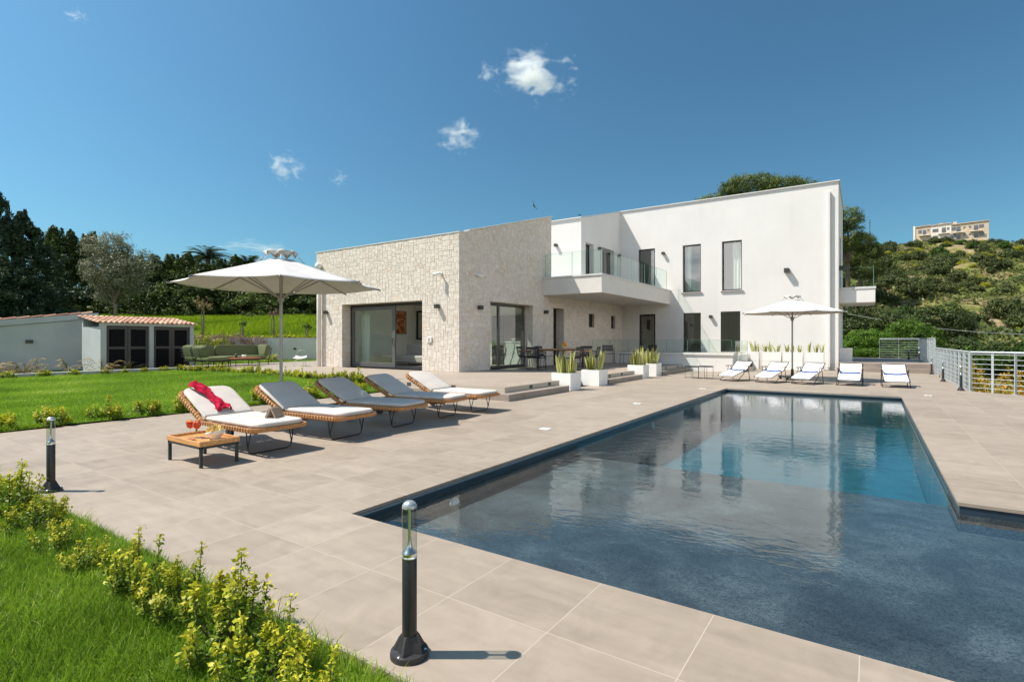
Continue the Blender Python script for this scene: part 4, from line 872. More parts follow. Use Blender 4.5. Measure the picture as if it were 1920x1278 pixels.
# ------------------------------------------------------------------ wooden sun loungers
LW = .365
def make_lounger():
    t = thing("sun_lounger", (-6.95, 3.70, 0), "", "sun lounger", "wooden sun loungers with cream cushions")
    def rr(x0, x1, w, r=.11, n=6):   # rounded end at x1
        P = [(x0, -w)] + [(x1 - r + r * math.sin(a), -w + r - r * math.cos(a)) for a in [i * math.pi / 2 / n for i in range(n + 1)]]
        return P + [(x, -y) for x, y in P[::-1]]
    mb = MB()   # seat frame: two rails and rounded foot end
    P = rr(-.02, 1.17, LW)
    inner = rr(-.02, 1.13, LW - .035, .09)
    nP = len(P); V = [(x, y, .285) for x, y in P] + [(x, y, .33) for x, y in P] + [(x, y, .285) for x, y in inner] + [(x, y, .33) for x, y in inner]
    F = []
    for i in range(nP - 1):
        F += [(i, i + 1, nP + i + 1, nP + i), (2 * nP + i, 3 * nP + i, 3 * nP + i + 1, 2 * nP + i + 1), (nP + i, nP + i + 1, 3 * nP + i + 1, 3 * nP + i), (i, 2 * nP + i, 2 * nP + i + 1, i + 1)]
    mb.add(V, F)
    for x in (.1, .4, .7, .98): mb.lo((x, -LW + .036, .29), (x + .05, LW - .036, .325))
    mb.build("seat_frame", M['teak'], t)
    for s in (-1, 1):
        lac = MB()
        for i in range(19): lac.box((.02 + i * .057, s * (LW - .012), .308), (.034, .042, .056), bev=.008)
        lac.build("lacing", M['teak_cord'], t)
    # base rails carrying wheels behind the hinge
    mb = MB()
    for s in (-1, 1): mb.lo((-.55, s * (LW - .13) - .02, .245), (1.0, s * (LW - .13) + .02, .283), bev=.006)
    mb.lo((-.55, -LW + .152, .248), (-.49, LW - .152, .280)); mb.build("base_rail", M['teak'], t)
    for s in (-1, 1):
        mb = MB(); y = s * (LW - .16); mb.tube([(-.42, y - .022, .075), (-.42, y + .022, .075)], .075, 24); w = mb.build("wheel", M['black'], t, 'auto')
        mb = MB(); mb.tube([(-.42, y - .03, .075), (-.42, y + .03, .075)], .02, 10); mb.tube([(-.42, y + s * .028, .075), (-.42, y + s * .028, .25)], .012, 8); mb.build("wheel_bracket", M['black'], w)
    BA = R_(27)
    Mb = Matrix.Translation((-.03, 0, .335)) @ Matrix.Rotation(BA, 4, 'Y')     # local -x goes up and back
    mb = MB(); Q = [(-x, y) for x, y in rr(0, .74, LW)]; Qi = [(-x, y) for x, y in rr(0, .70, LW - .035, .09)]; k = len(Q)
    V = [Mb @ Vector((x, y, z)) for L_, z in ((Q, -.04), (Q, .005), (Qi, -.04), (Qi, .005)) for x, y in L_]; F = []
    for i in range(k - 1): F += [(i, i + 1, k + i + 1, k + i), (2 * k + i, 3 * k + i, 3 * k + i + 1, 2 * k + i + 1), (k + i, k + i + 1, 3 * k + i + 1, 3 * k + i), (i, 2 * k + i, 2 * k + i + 1, i + 1)]
    mb.add(V, F)
    for x in (-.2, -.45, -.62): mb.box(Mb @ Vector((x, 0, -.018)), (.05, 2 * LW - .07, .03), M=Mb.to_3x3())
    mb.build("back_frame", M['teak'], t)
    for s in (-1, 1):
        lac = MB()
        for i in range(11): lac.box(Mb @ Vector((-.04 - i * .057, s * (LW - .012), -.018)), (.034, .042, .056), M=Mb.to_3x3(), bev=.008)
        lac.build("lacing", M['teak_cord'], t)
    mb = MB()
    for s in (-1, 1): mb.tube([Mb @ Vector((-.45, s * .25, -.04)), (-.16, s * .25, .27)], .006, 6)
    mb.tube([Mb @ Vector((-.45, -.25, -.04)), Mb @ Vector((-.45, .25, -.04))], .006, 6); mb.build("back_stay", M['black'], t)
    # front leg: V of wire on each side joined by a floor bar
    mb = MB(); lx = .90; yy = LW - .10
    for dx in (-.055, .055):
        mb.tube([(lx + dx, -yy + .02, .285), (lx + dx * .8, -yy - .01, .25), (lx + dx * .15, -yy - .02, .10), (lx, -yy - .005, .03), (lx, -yy + .04, .008), (lx, yy - .04, .008), (lx, yy + .005, .03), (lx + dx * .15, yy + .02, .10), (lx + dx * .8, yy + .01, .25), (lx + dx, yy - .02, .285)], .0075, 8)
    mb.lo((lx - .08, -yy, .275), (lx + .08, yy, .285)); mb.build("front_leg", M['black'], t, 'auto')
    def pad(x0, x1, w, zt, r, Mx, seam=None):
        def prof(u, v):     # superellipse pillow
            x = x0 + u * (x1 - x0); y = (v * 2 - 1)
            ed = min(1, (x - x0) / .05) * min(1, (x1 - x) / .05); ed = max(0, ed)
            ww = w
            dx = (x1 - x) if x1 - x < r else r
            if r > 0 and dx < r: ww = w - (r - math.sqrt(max(0, r * r - (r - dx) ** 2)))
            a = (v * 2) * math.pi
            return None
        P_ = rr(x0, x1, w, r, 8) if r > 0 else [(x0, -w), (x1, -w), (x1, w), (x0, w)]
        mb = MB(); n_ = len(P_); cx = (x0 + x1) / 2
        rings = []
        for ins, z in ((.012, 0), (0, .012), (-.004, zt * .5), (0, zt - .014), (.012, zt - .004), (.03, zt), (.10, zt + .006)):
            rings.append([(cx + (x - cx) * (1 - ins / (x1 - x0) * 2), y * (1 - ins / w), z) for x, y in P_])
        V = [Mx @ Vector(p) for rg in rings for p in rg]; F = []
        for i in range(len(rings) - 1):
            for j in range(n_): F.append((i * n_ + j, i * n_ + (j + 1) % n_, (i + 1) * n_ + (j + 1) % n_, (i + 1) * n_ + j))
        F += [tuple(range(n_))[::-1], tuple(range((len(rings) - 1) * n_, len(rings) * n_))]
        mb.add(V, F); return mb
    s1 = pad(.0, .56, LW - .045, .055, 0, Matrix.Translation((.02, 0, .332)))
    s2 = pad(.0, .555, LW - .045, .055, .11, Matrix.Translation((.587, 0, .332)))
    s1.add(s2.v, s2.f); s1.build("seat_cushion", M['cushion'], t, 'auto')
    pad(.0, .70, LW - .045, .055, .12, Mb @ Matrix.Translation((-.015, 0, .008)) @ Matrix.Rotation(math.pi, 4, 'Z')).build("back_cushion", M['cushion'], t, 'auto')
    return t
lou = make_lounger()
lou["label"] = "wooden sun lounger with cream cushions carrying the red cloth and the open book"
for loc, rz, lab in [((-6.93, 4.76, 0), .06, "wooden sun lounger second from the side table, its back cushion mostly shaded by the parasol"),
                     ((-7.02, 5.87, 0), .13, "wooden sun lounger in the middle of the row, fully in the parasol shade"),
                     ((-7.08, 6.97, 0), .16, "wooden sun lounger with shaded back and sunlit foot end, second from the steps"),
                     ((-7.05, 7.96, 0), .05, "fully sunlit wooden sun lounger at the far end of the row nearest the terrace steps")]:
    copy_tree(lou, loc, rz, lab)
# cloth on the first back cushion, open book on the seat
lb = Matrix.Translation((-6.95, 3.70, 0)) @ Matrix.Translation((-.03, 0, .335)) @ Matrix.Rotation(R_(27), 4, 'Y')
t = thing("red_cloth", lb @ Vector((-.4, -.12, .075)), "crumpled crimson cloth thrown over the back of the first lounger", "cloth")
spine = [(-.75, -.17, .075, .0), (-.70, -.16, .085, .02), (-.60, -.14, .085, .03), (-.50, -.12, .075, .03), (-.40, -.10, .065, .03), (-.30, -.085, .065, .035), (-.20, -.07, .07, .03), (-.12, -.05, .085, .015), (-.06, -.04, .09, .0)]
def cl(u, v):
    f = u * (len(spine) - 1); i = min(int(f), len(spine) - 2); w = f - i; a, b = spine[i], spine[i + 1]
    x = a[0] + (b[0] - a[0]) * w; yc = a[1] + (b[1] - a[1]) * w; hw = a[2] + (b[2] - a[2]) * w; s = v * 2 - 1
    fold = .014 * math.sin(s * 7 + u * 5) + .010 * math.sin(s * 15 - u * 9) + .010 * math.sin(u * 26 + s * 4)
    edge = .82 + .18 * math.sin(u * 9 + (2 if s > 0 else 0)) + (.9 * math.exp(-((u - .28) / .10) ** 2) if s > 0 else 0) + (.5 * math.exp(-((u - .93) / .07) ** 2))
    p = lb @ Vector((x + .02 * math.sin(s * 6), yc + hw * s * edge, .072 + .030 * (1 - s * s) + fold + .02))
    q_ = Vector(t.location); return p - q_
mb = MB(); mb.grid(cl, 60, 34); o = mb.build("cloth_folds", M['towel'], t, True)
so_ = o.modifiers.new("thick", 'SOLIDIFY'); so_.thickness = .006
t = thing("open_book", (-6.12, 3.80, .393), "open paperback standing face down on the seat of the first lounger", "book", rz=R_(-62))
for s in (-1, 1):
    mb = MB(); mb.box((0, s * .034, .062), (.20, .012, .125), M=Matrix.Rotation(s * R_(26), 3, 'X')); mb.build("pages", M['paper'], t)
    mb = MB(); mb.box((0, s * .0435, .064), (.206, .003, .132), M=Matrix.Rotation(s * R_(26), 3, 'X')); mb.build("cover", M['bookcover'], t)
# low side table with two drinks, a bowl and a dish
tb = thing("side_table", (-6.195, 2.985, 0), "low oblong teak tray table on dark metal legs beside the first lounger", "side table")
S, T = .375, .215
mb = MB()
for k in range(9): w_ = (2 * S - .05) / 9; mb.lo((-S + .025 + k * w_ + .004, -T + .023, .232), (-S + .025 + (k + 1) * w_ - .004, T - .023, .250))
o = mb.build("tabletop", M['teak_light'], tb)
mb = MB()
for a, b in (((-S, -T, .224), (S, -T + .022, .278)), ((-S, T - .022, .224), (S, T, .278)), ((-S, -T + .0225, .224), (-S + .022, T - .0225, .278)), ((S - .022, -T + .0225, .224), (S, T - .0225, .278))): mb.lo(a, b, bev=.004)
mb.build("rim", M['teak_light'], tb)
mb = MB()
for a, b in (((-S + .01, -T + .01, .198), (S - .01, -T + .03, .223)), ((-S + .01, T - .03, .198), (S - .01, T - .01, .223)), ((-S + .01, -T + .031, .198), (-S + .03, T - .031, .223)), ((S - .03, -T + .031, .198), (S - .01, T - .031, .223))): mb.lo(a, b)
mb.build("apron", M['black'], tb)
for x in (-1, 1):
    for y in (-1, 1): mb = MB(); mb.box((x * (S - .025), y * (T - .025), .1105), (.03, .03, .221), bev=.003); mb.build("leg", M['black'], tb)
def spritz(loc, label, rz):
    t = thing("cocktail_glass", loc, label, "cocktail", "drinks on the side table", rz)
    mb = MB(); mb.lathe([(.034, 0), (.032, .003), (.006, .008), (.0045, .03), (.0045, .085), (.012, .095), (.034, .115), (.044, .145), (.046, .165), (.043, .19), (.037, .212)], 28, cap=False); mb.build("glass", M['drinkglass'], t, True)
    mb = MB(); mb.lathe([(.004, .096), (.032, .116), (.042, .146), (.0435, .168), (.042, .178)], 24); mb.build("drink", M['drink'], t, 'auto')
    mb = MB(); mb.tube([(.012, .0, .190), (.014, .003, .194)], .021, 18); mb.tube([(-.018, -.008, .183), (-.015, -.008, .187)], .017, 18); mb.build("orange_slice", M['orange'], t)
    return t
spritz((-6.37, 2.93, .2505), "red orange cocktail in a stemmed glass at the left on the teak side table", 0)
spritz((-6.26, 2.95, .2505), "red orange cocktail in a stemmed glass, the one nearer the crisps bowl", 1.1)
t = thing("snack_bowl", (-6.02, 3.03, .2505), "slanted white bowl of crisps on the teak side table", "bowl")
mb = MB(); n = 28; V = []; F = []
pr = [(.045, 0, 0), (.06, .02, 0), (.10, .055, .6), (.122, .085, 1), (.117, .085, 1), (.09, .055, .6), (.05, .02, 0), (.01, .015, 0)]
for (r, z, k) in pr:
    for j in range(n): a = 2 * math.pi * j / n; V.append((r * math.cos(a), r * .8 * math.sin(a), z + k * .022 * math.cos(a)))
for i in range(len(pr) - 1):
    for j in range(n): F.append((i * n + j, i * n + (j + 1) % n, (i + 1) * n + (j + 1) % n, (i + 1) * n + j))
mb.add(V, F); mb.build("bowl_shell", M['porcelain'], t, True)
mb = MB(); rn = random.Random(4)
for i in range(46):
    a, r = rn.uniform(0, 6.28), .085 * math.sqrt(rn.random()); c = Vector((r * math.cos(a), r * .75 * math.sin(a), .07 + .035 * (1 - r / .085) + rn.uniform(-.008, .012))); E_ = Matrix.Rotation(rn.uniform(0, 6), 3, 'Z') @ Matrix.Rotation(rn.uniform(-.9, .9), 3, 'X')
    mb.grid(lambda u, v: c + E_ @ Vector(((u - .5) * .045, (v - .5) * .036, .03 * (u - .5) ** 2 * 8 - .005)), 3, 2)
mb.build("crisps", M['chips'], t, True)
t = thing("nut_dish", (-6.16, 2.84, .2505), "small terracotta coloured dish near the front corner of the side table", "dish")
mb = MB(); mb.lathe([(.025, 0), (.045, .018), (.042, .018), (.01, .008)], 20, cap=False); mb.build("dish_shell", M['teak_red'], t, True)

# ------------------------------------------------------------------ parasols
def make_parasol():
    t = thing("parasol", (-8.30, 5.27, 0), "large off white octagonal parasol shading the wooden loungers", "parasol", "off white parasols")
    mb = MB(); mb.lathe([(.026, 0), (.026, 2.62)], 20); mb.build("pole", M['alu'], t, 'auto')
    mb = MB(); mb.lathe([(.05, 2.0), (.052, 2.03), (.045, 2.12), (.034, 2.14)], 20); mb.build("hub", M['alu'], t, 'auto')
    mb = MB(); mb.lo((-.34, -.34, .07), (.34, .34, .13), bev=.015)
    for x in (-1, 1):
        for y in (-1, 1): mb.tube([(x * .27, y * .27, 0), (x * .27, y * .27, .075)], .035, 10)
    mb.lathe([(.05, .131), (.04, .36)], 16); mb.build("base", M['black_matte'], t, 'auto')
    Rr, zr, zt, r0 = 1.62, 2.27, 2.70, .22
    def edge(u, v):    # u round the octagon, v from top ring to rim
        a = u * 2 * math.pi + math.pi / 8 ; k = math.floor(u * 8 + 1e-9); f = u * 8 - k
        a0, a1 = (k / 8) * 2 * math.pi, ((k + 1) / 8) * 2 * math.pi
        R0 = r0 + (Rr - r0) * v; sag = 4 * f * (1 - f)
        x = R0 * ((1 - f) * math.cos(a0) + f * math.cos(a1)); y = R0 * ((1 - f) * math.sin(a0) + f * math.sin(a1))
        k2 = 1 - .035 * sag * v
        return (x * k2, y * k2, zt + (zr - zt) * (v ** .93) - .030 * sag * v * (1 - v * .4))
    mb = MB(); mb.grid(edge, 64, 10); c = mb.build("canopy", M['canopy'], t, 'auto')
    so_ = c.modifiers.new("thick", 'SOLIDIFY'); so_.thickness = .004
    mb = MB()     # ruffled wind vent raised over the top ring
    def vent(u, v):     # a frilled collar on top of a shallow cone
        a = u * 2 * math.pi; w_ = .5 + .5 * math.cos(8 * a + .4 * math.sin(3 * a))
        if v < .5: r = .02 + .44 * v; z = 2.86 - .03 * v
        else: f = (v - .5) * 2; r = .24 + .035 * f * w_; z = 2.845 - .085 * f * (1 - .75 * w_) + .012 * w_
        return (r * math.cos(a), r * math.sin(a), z)
    mb.grid(vent, 144, 10)
    for k in range(8):
        a = k * math.pi / 4; mb.tube([(.27 * math.cos(a), .27 * math.sin(a), 2.76), (.38 * math.cos(a), .38 * math.sin(a), 2.655)], .006, 6)
    vn = mb.build("wind_vent", M['canopy'], t, True); so_ = vn.modifiers.new("thick", 'SOLIDIFY'); so_.thickness = .004
    for k in range(8):
        a = k * math.pi / 4; cx, sx = math.cos(a), math.sin(a); P = lambda r, z: (r * cx, r * sx, z)
        zz = lambda r: zt + (zr - zt) * ((r - r0) / (Rr - r0)) ** .93 if r > r0 else zt
        mb = MB(); mb.tube([P(.03, 2.68), P(.6, zz(.6) - .022), P(1.1, zz(1.1) - .022), P(1.6, zz(1.6) - .02), P(1.66, zz(1.62) - .02)], [.012, .012, .011, .010, .010], 8); rb = mb.build("rib", M['alu'], t, 'auto')
        mb = MB(); mb.tube([P(.045, 2.07), P(.80, zz(.80) - .035)], .011, 8); mb.build("strut", M['alu'], rb, 'auto')
        mb = MB(); mb.tube([P(1.62, zz(1.62) + .005), P(1.66, zz(1.62) - .035)], .010, 8); mb.build("rib_end", M['black'], rb)
    return t
par = make_parasol(); par.rotation_euler = (0, 0, R_(12))
copy_tree(par, (-2.22, 20.35, 0), R_(30), "off white octagonal parasol standing between the white poolside deck chairs and the villa")

# ------------------------------------------------------------------ white sling deck chairs at the end of the pool
def make_deckchair():
    t = thing("deck_chair", (-3.85, 18.6, 0), "", "deck chair", "white sling deck chairs at the end of the pool")
    w = .28
    side = [(-.56, .175), (-.50, .20), (-.38, .24), (-.20, .295), (0, .345), (.10, .365), (.20, .42), (.33, .53), (.43, .61), (.46, .63)]
    def sl(u, v):
        f = u * (len(side) - 1); i = min(int(f), len(side) - 2); k = f - i; y = side[i][0] + (side[i + 1][0] - side[i][0]) * k; z = side[i][1] + (side[i + 1][1] - side[i][1]) * k
        s = v * 2 - 1; return (w * s, y, z - .03 * (1 - s * s) * (1 - abs(2 * u - 1) * .5))
    mb = MB(); mb.grid(sl, 40, 12); o = mb.build("sling", M['sling'], t, True); so_ = o.modifiers.new("thick", 'SOLIDIFY'); so_.thickness = .008
    mb = MB(); mb.tube([(-w + .02, .04, .372), (-w * .5, .035, .358), (0, .03, .352), (w * .5, .035, .358), (w - .02, .04, .372)], .020, 10); mb.build("lumbar_roll", M['blue'], t, True)
    for s in (-1, 1):
        x = s * (w + .015)
        mb = MB(); mb.tube([(x, y, z - .005) for y, z in side], .011, 8); mb.build("side_rail", M['black'], t, True)
        mb = MB(); mb.tube([(x + s * .03, -.42, 0), (x + s * .03, -.40, .02), (x + s * .02, -.05, .24), (x + s * .02, .02, .47)], .010, 8); mb.tube([(x + s * .02, .28, 0), (x + s * .02, .22, .26), (x + s * .02, .17, .47)], .010, 8)
        mb.tube([(x + s * .03, -.42, .008), (x + s * .02, .28, .008)], .009, 8); mb.build("leg_frame", M['black'], t, True)
        mb = MB(); mb.box((x + s * .022, .08, .485), (.045, .36, .026), bev=.008); mb.build("armrest", M['dkwood'], t)
    mb = MB(); mb.tube([(-w - .02, -.55, .175), (w + .02, -.55, .175)], .011, 8); mb.build("cross_bar", M['black'], t, True)
    for a_, y_, z_, r_ in ((.02, .46, .63, .011), (.045, -.42, .012, .009), (.03, .28, .012, .009)): mb = MB(); mb.tube([(-w - a_, y_, z_), (w + a_, y_, z_)], r_, 8); mb.build("cross_bar", M['black'], t, True)
    return t
dc = make_deckchair()
for i, (loc, rz, lab) in enumerate([((-3.72, 18.85, 0), -.42, "white sling deck chair nearest the black wire tables, turned to the left"),
                  ((-2.62, 18.75, 0), -.36, "white sling deck chair turned to the left, second from the black wire tables"),
                  ((-1.60, 18.75, 0), -.33, "white sling deck chair in front of the parasol pole and the middle trough"),
                  ((-.52, 18.95, 0), -.03, "white sling deck chair standing straight below the villa's right corner"),
                  ((.58, 18.95, 0), .06, "white sling deck chair closest to the grey railing, rightmost of the five")]):
    if i == 0: dc.location = loc; dc.rotation_euler = (0, 0, rz); dc["label"] = lab
    else: copy_tree(dc, loc, rz, lab)
# wire tables
def wire_table(loc, s, h, label, round_=False):
    t = thing("wire_table", loc, label, "low table", "black wire tables by the pool")
    mb = MB(); mb.lathe([(s, h - .012), (s + .008, h - .008), (s + .008, h + .018), (s + .001, h + .018), (s - .001, h)], 32); mb.build("tray_top", M['black'], t, 'auto')
    for k in range(4):
        a = k * math.pi / 2 + .4; mb = MB(); mb.tube([(s * .97 * math.cos(a), s * .97 * math.sin(a), 0), (s * .97 * math.cos(a), s * .97 * math.sin(a), h - .01)], .007, 6); mb.build("leg", M['black'], t)
    mb = MB(); mb.tube([(s * .97 * math.cos(k * math.pi / 12), s * .97 * math.sin(k * math.pi / 12), .012) for k in range(24)], .006, 6, closed=True); mb.build("floor_ring", M['black'], t)
    return t
wire_table((-5.28, 19.25, 0), .24, .40, "black wire tray table at the left of the pair, slightly lower")
wire_table((-4.78, 19.15, 0), .25, .42, "black wire tray table at the right of the pair, next to the deck chairs")
t = thing("ashtray", (-5.02, 19.2, .425), "tiny pale ornament on the black wire tables", "ornament")
mb = MB(); mb.lathe([(.03, 0), (.032, .03), (.012, .05), (.012, .09), (.004, .12)], 12); mb.build("ornament_body", M['porcelain'], t, True)

# ------------------------------------------------------------------ planters with snake plants
def leafblade(mb, base, h, w, lean, az, tw, n=6):
    d = Vector((math.cos(az), math.sin(az), 0)); s_ = Vector((-math.sin(az + tw), math.cos(az + tw), 0)); V = []
    for i in range(n + 1):
        f = i / n; c = Vector(base) + d * (lean * f ** 1.6) + Vector((0, 0, h * (f - .12 * lean * f * f)))
        ww = w * (1 - f ** 3) * (.75 + .5 * math.sin(min(1, f * 1.6) * math.pi * .6)) * .5; nn = d * (ww * .35)
        V += [c - s_ * ww + nn, c, c + s_ * ww + nn]
    F = []
    for i in range(n): F += [(3 * i, 3 * i + 1, 3 * i + 4, 3 * i + 3), (3 * i + 1, 3 * i + 2, 3 * i + 5, 3 * i + 4)]
    mb.add(V, F)
def snakemat():
    m, nt, n, l, b = NT('snake plant leaf'); a = n.new("ShaderNodeAttribute"); a.attribute_name = "tone"
    tc = n.new("ShaderNodeTexCoord"); w = n.new("ShaderNodeTexNoise"); w.inputs["Scale"].default_value = 9; w.inputs["Detail"].default_value = 4; mp = n.new("ShaderNodeMapping"); mp.inputs["Scale"].default_value = (1, 1, 4); l.new(tc.outputs["Object"], mp.inputs[0]); l.new(mp.outputs[0], w.inputs[0])
    r = ramp(n, [(.35, (.05, .10, .025)), (.55, (.20, .26, .07)), (.7, (.11, .17, .04))]); l.new(w.outputs["Fac"], r.inputs[0])
    mx = n.new("ShaderNodeMix"); mx.data_type = 'RGBA'; l.new(a.outputs["Fac"], mx.inputs[0]); l.new(r.outputs[0], mx.inputs[6]); mx.inputs[7].default_value = (.66, .60, .20, 1)
    l.new(mx.outputs[2], b.inputs["Base Color"]); b.inputs["Roughness"].default_value = .4
    return m
M['snake'] = snakemat()
def snake_mesh(seed, n, rad, h, w=.055):
    rn = random.Random(seed); mb = MB(); tn = []
    for i in range(n):
        a = rn.uniform(0, 6.28); r = rad * math.sqrt(rn.random()); k = len(mb.v)
        leafblade(mb, (r * math.cos(a), r * math.sin(a), -.03), h * rn.uniform(.55, 1.05), w * rn.uniform(.8, 1.2), rn.uniform(.0, .16) * (.5 + r / rad), a + rn.uniform(-.6, .6), rn.uniform(-1.5, 1.5))
        tn += [1, .0, 1] * ((len(mb.v) - k) // 3)
    return mb, tn
def snake(loc, seed, n, rad, h, label, group, w=.055):
    t = thing("snake_plant", loc, label, "plant", group); mb, tn = snake_mesh(seed, n, rad, h, w); o = mb.build("foliage", M['snake'], t, True); attr(o.data, "tone", [x * .85 for x in tn], 'POINT'); return t
def planter(loc, sx, sy, h, label, group, lip=False):
    t = thing("planter", loc, label, "planter", group); mb = MB(); th = .03; x, y = sx / 2, sy / 2
    V = [(-x * .97, -y * .97, 0), (x * .97, -y * .97, 0), (x * .97, y * .97, 0), (-x * .97, y * .97, 0), (-x, -y, h), (x, -y, h), (x, y, h), (-x, y, h), (-x + th, -y + th, h), (x - th, -y + th, h), (x - th, y - th, h), (-x + th, y - th, h), (-x + th, -y + th, h - .08), (x - th, -y + th, h - .08), (x - th, y - th, h - .08), (-x + th, y - th, h - .08)]
    F = [(3, 2, 1, 0)] + [(a + i, a + (i + 1) % 4, b + (i + 1) % 4, b + i) for a, b in ((0, 4), (4, 8), (8, 12)) for i in range(4)]
    mb.add(V, F)
    if lip: mb.lo((-x - .004, -y - .004, h * .5 - .004), (x + .004, y + .004, h * .5 + .004))
    mb.build("box", M['planter'], t)
    mb = MB(); mb.grid(lambda u, v: (-x + th + u * (sx - 2 * th), -y + th + v * (sy - 2 * th), h - .04 + .012 * math.sin(u * 11) * math.cos(v * 9)), 8, 8); mb.build("soil", M['soil'], t, True)
    return t
G1 = "white cube planters along the terrace steps"; G2 = "snake plants in the cube planters"
for i, (y, lab, dx) in enumerate([(12.82, "nearest the loungers, at the end of the first steps", 0), (14.60, "at the near end of the middle steps", 0), (18.28, "at the far end of the middle steps", -.02), (19.66, "nearest the black wire tables, at the far steps", -.02)]):
    planter((-6.88 + dx, y, 0), .58, .62 if i < 2 else .60, .46, "white cube planter " + lab, G1)
    snake((-6.88 + dx, y, .43), 20 + i, [22, 19, 22, 17][i], [.21, .19, .2, .17][i], [.72, .70, .78, .72][i], "snake plant in the cube planter " + lab, G2, .10)
G3 = "tall white trough planters by the facade"; G4 = "snake plants in the tall troughs"
for x0, x1, lab, pls in [(-4.73, -4.30, "narrow tall white planter at the left of the troughs", [(-4.50, 16, .16, .62)]), (-4.22, -3.36, "white trough planter beside the narrow one", [(-4.08, 9, .06, .5), (-3.84, 10, .07, .6), (-3.56, 10, .08, .5)]),
                         (-3.34, -2.49, "white trough planter behind the parasol pole", [(-3.15, 10, .06, .48), (-2.96, 8, .05, .46), (-2.64, 9, .06, .42)]), (-2.45, -1.68, "white trough planter nearest the downpipe", [(-2.28, 8, .04, .62), (-2.0, 9, .06, .55), (-1.80, 8, .05, .5)])]:
    planter(((x0 + x1) / 2, 27.15, 0), x1 - x0 - .07, .45, .80, lab, G3, True)
    for j, (px, n, r, h) in enumerate(pls):
        snake((px, 27.12, .77), int(px * 100) % 97, n, r, h, "snake plant " + (["at the left end of the ", "in the middle of the ", "at the right end of the "][j] if len(pls) > 1 else "growing in the ") + lab, G4, .05)
planter((-.95, 28.9, .36), .5, .5, .62, "pale box planter in the shade at the villa's right corner", None)
# ------------------------------------------------------------------ galvanised railing
def railing(name, pts, z, h, label, post_every=1.0, thin_mid=False):
    P = [Vector((p[0], p[1], z)) for p in pts]; o = P[0].copy()
    t = thing(name, o, label, "railing", "galvanised railings")
    up = Vector((0, 0, 1)); rods = MB(); top = MB()
    for zz in [.10 + i * (h - .16) / 7 for i in range(8)]: rods.tube([p - o + up * zz for p in P], .0085, 6)
    top.tube([p - o + up * h for p in P], .026, 10)
    top.build("handrail", M['galv'], t, 'auto'); rods.build("rods", M['galv'], t, 'auto')
    for i in range(len(P) - 1):
        d = P[i + 1] - P[i]; L = d.length; u = d / L; n = max(1, round(L / post_every)); a = math.atan2(u.y, u.x)
        for k in range(n + (1 if i == len(P) - 2 else 0)):
            c = P[i] + u * (L * k / n) - o
            mb = MB(); mb.box(c + up * (h / 2 - .012), (.014, .085, h - .03), rz=a); mb.box(c + up * .006, (.10, .12, .012), rz=a); mb.build("post", M['galv'], t)
            if thin_mid and k < n: mb = MB(); c2 = c + u * (L / n / 2); mb.box(c2 + up * (h / 2 - .012), (.05, .012, h - .03), rz=a); mb.build("post", M['galv'], t)
    return t
railing("railing", [(2.16, 18.35), (2.12, 26.75)], 0, 1.03, "grey galvanised railing running back along the pool deck from its corner to the steps", .94)
railing("railing", [(2.18, 18.33), (2.95, 17.74), (8.0, 13.84)], 0, 1.03, "grey galvanised railing turning out to the right edge of the picture", 1.0, True)
railing("railing", [(2.12, 27.2), (2.10, 35.4), (.40, 35.5)], .36, 1.05, "grey galvanised railing round the raised platform at the far end", .95)
# ------------------------------------------------------------------ dining set on the terrace
t = thing("dining_table", (-9.75, 17.75, .27), "long dining table with wooden top under the balcony side of the stone wing", "table")
mb = MB(); mb.lo((-.50, -1.15, .715), (.50, 1.15, .75), bev=.006); mb.build("tabletop", M['teak'], t)
for x in (-1, 1):
    for y in (-1, 1): mb = MB(); mb.box((x * .42, y * 1.0, .355), (.05, .05, .71)); mb.build("leg", M['black'], t)
mb = MB(); mb.lo((-.44, -1.02, .67), (-.40, 1.02, .712)); mb.lo((.40, -1.02, .67), (.44, 1.02, .712)); mb.build("apron", M['black'], t)
t = thing("fruit_bowl", (-9.75, 18.0, 1.021), "bowl heaped with oranges on the dining table", "fruit bowl")
mb = MB(); mb.lathe([(.07, 0), (.06, .02), (.19, .07), (.18, .075), (.05, .03)], 24, cap=False); mb.build("bowl_shell", M['porcelain'], t, True)
rn = random.Random(2)
def ball(mb, c, r, n=10):
    mb.lathe([(max(.001, r * math.sin(math.pi * i / n)), -r * math.cos(math.pi * i / n)) for i in range(n + 1)], 14, c, cap=False)
for i, (x, y, z) in enumerate([(0, 0, .10), (.08, .02, .10), (-.08, .03, .10), (.02, .09, .10), (.0, -.09, .10), (.04, .0, .165), (-.04, .03, .165), (.0, .02, .22)]):
    mb = MB(); ball(mb, (x, y, z), .045); mb.build("orange", M['orange'], t, True)
mb = MB(); ball(mb, (-.13, -.08, .11), .05); mb.build("green_fruit", M['greenfruit'], t, True)
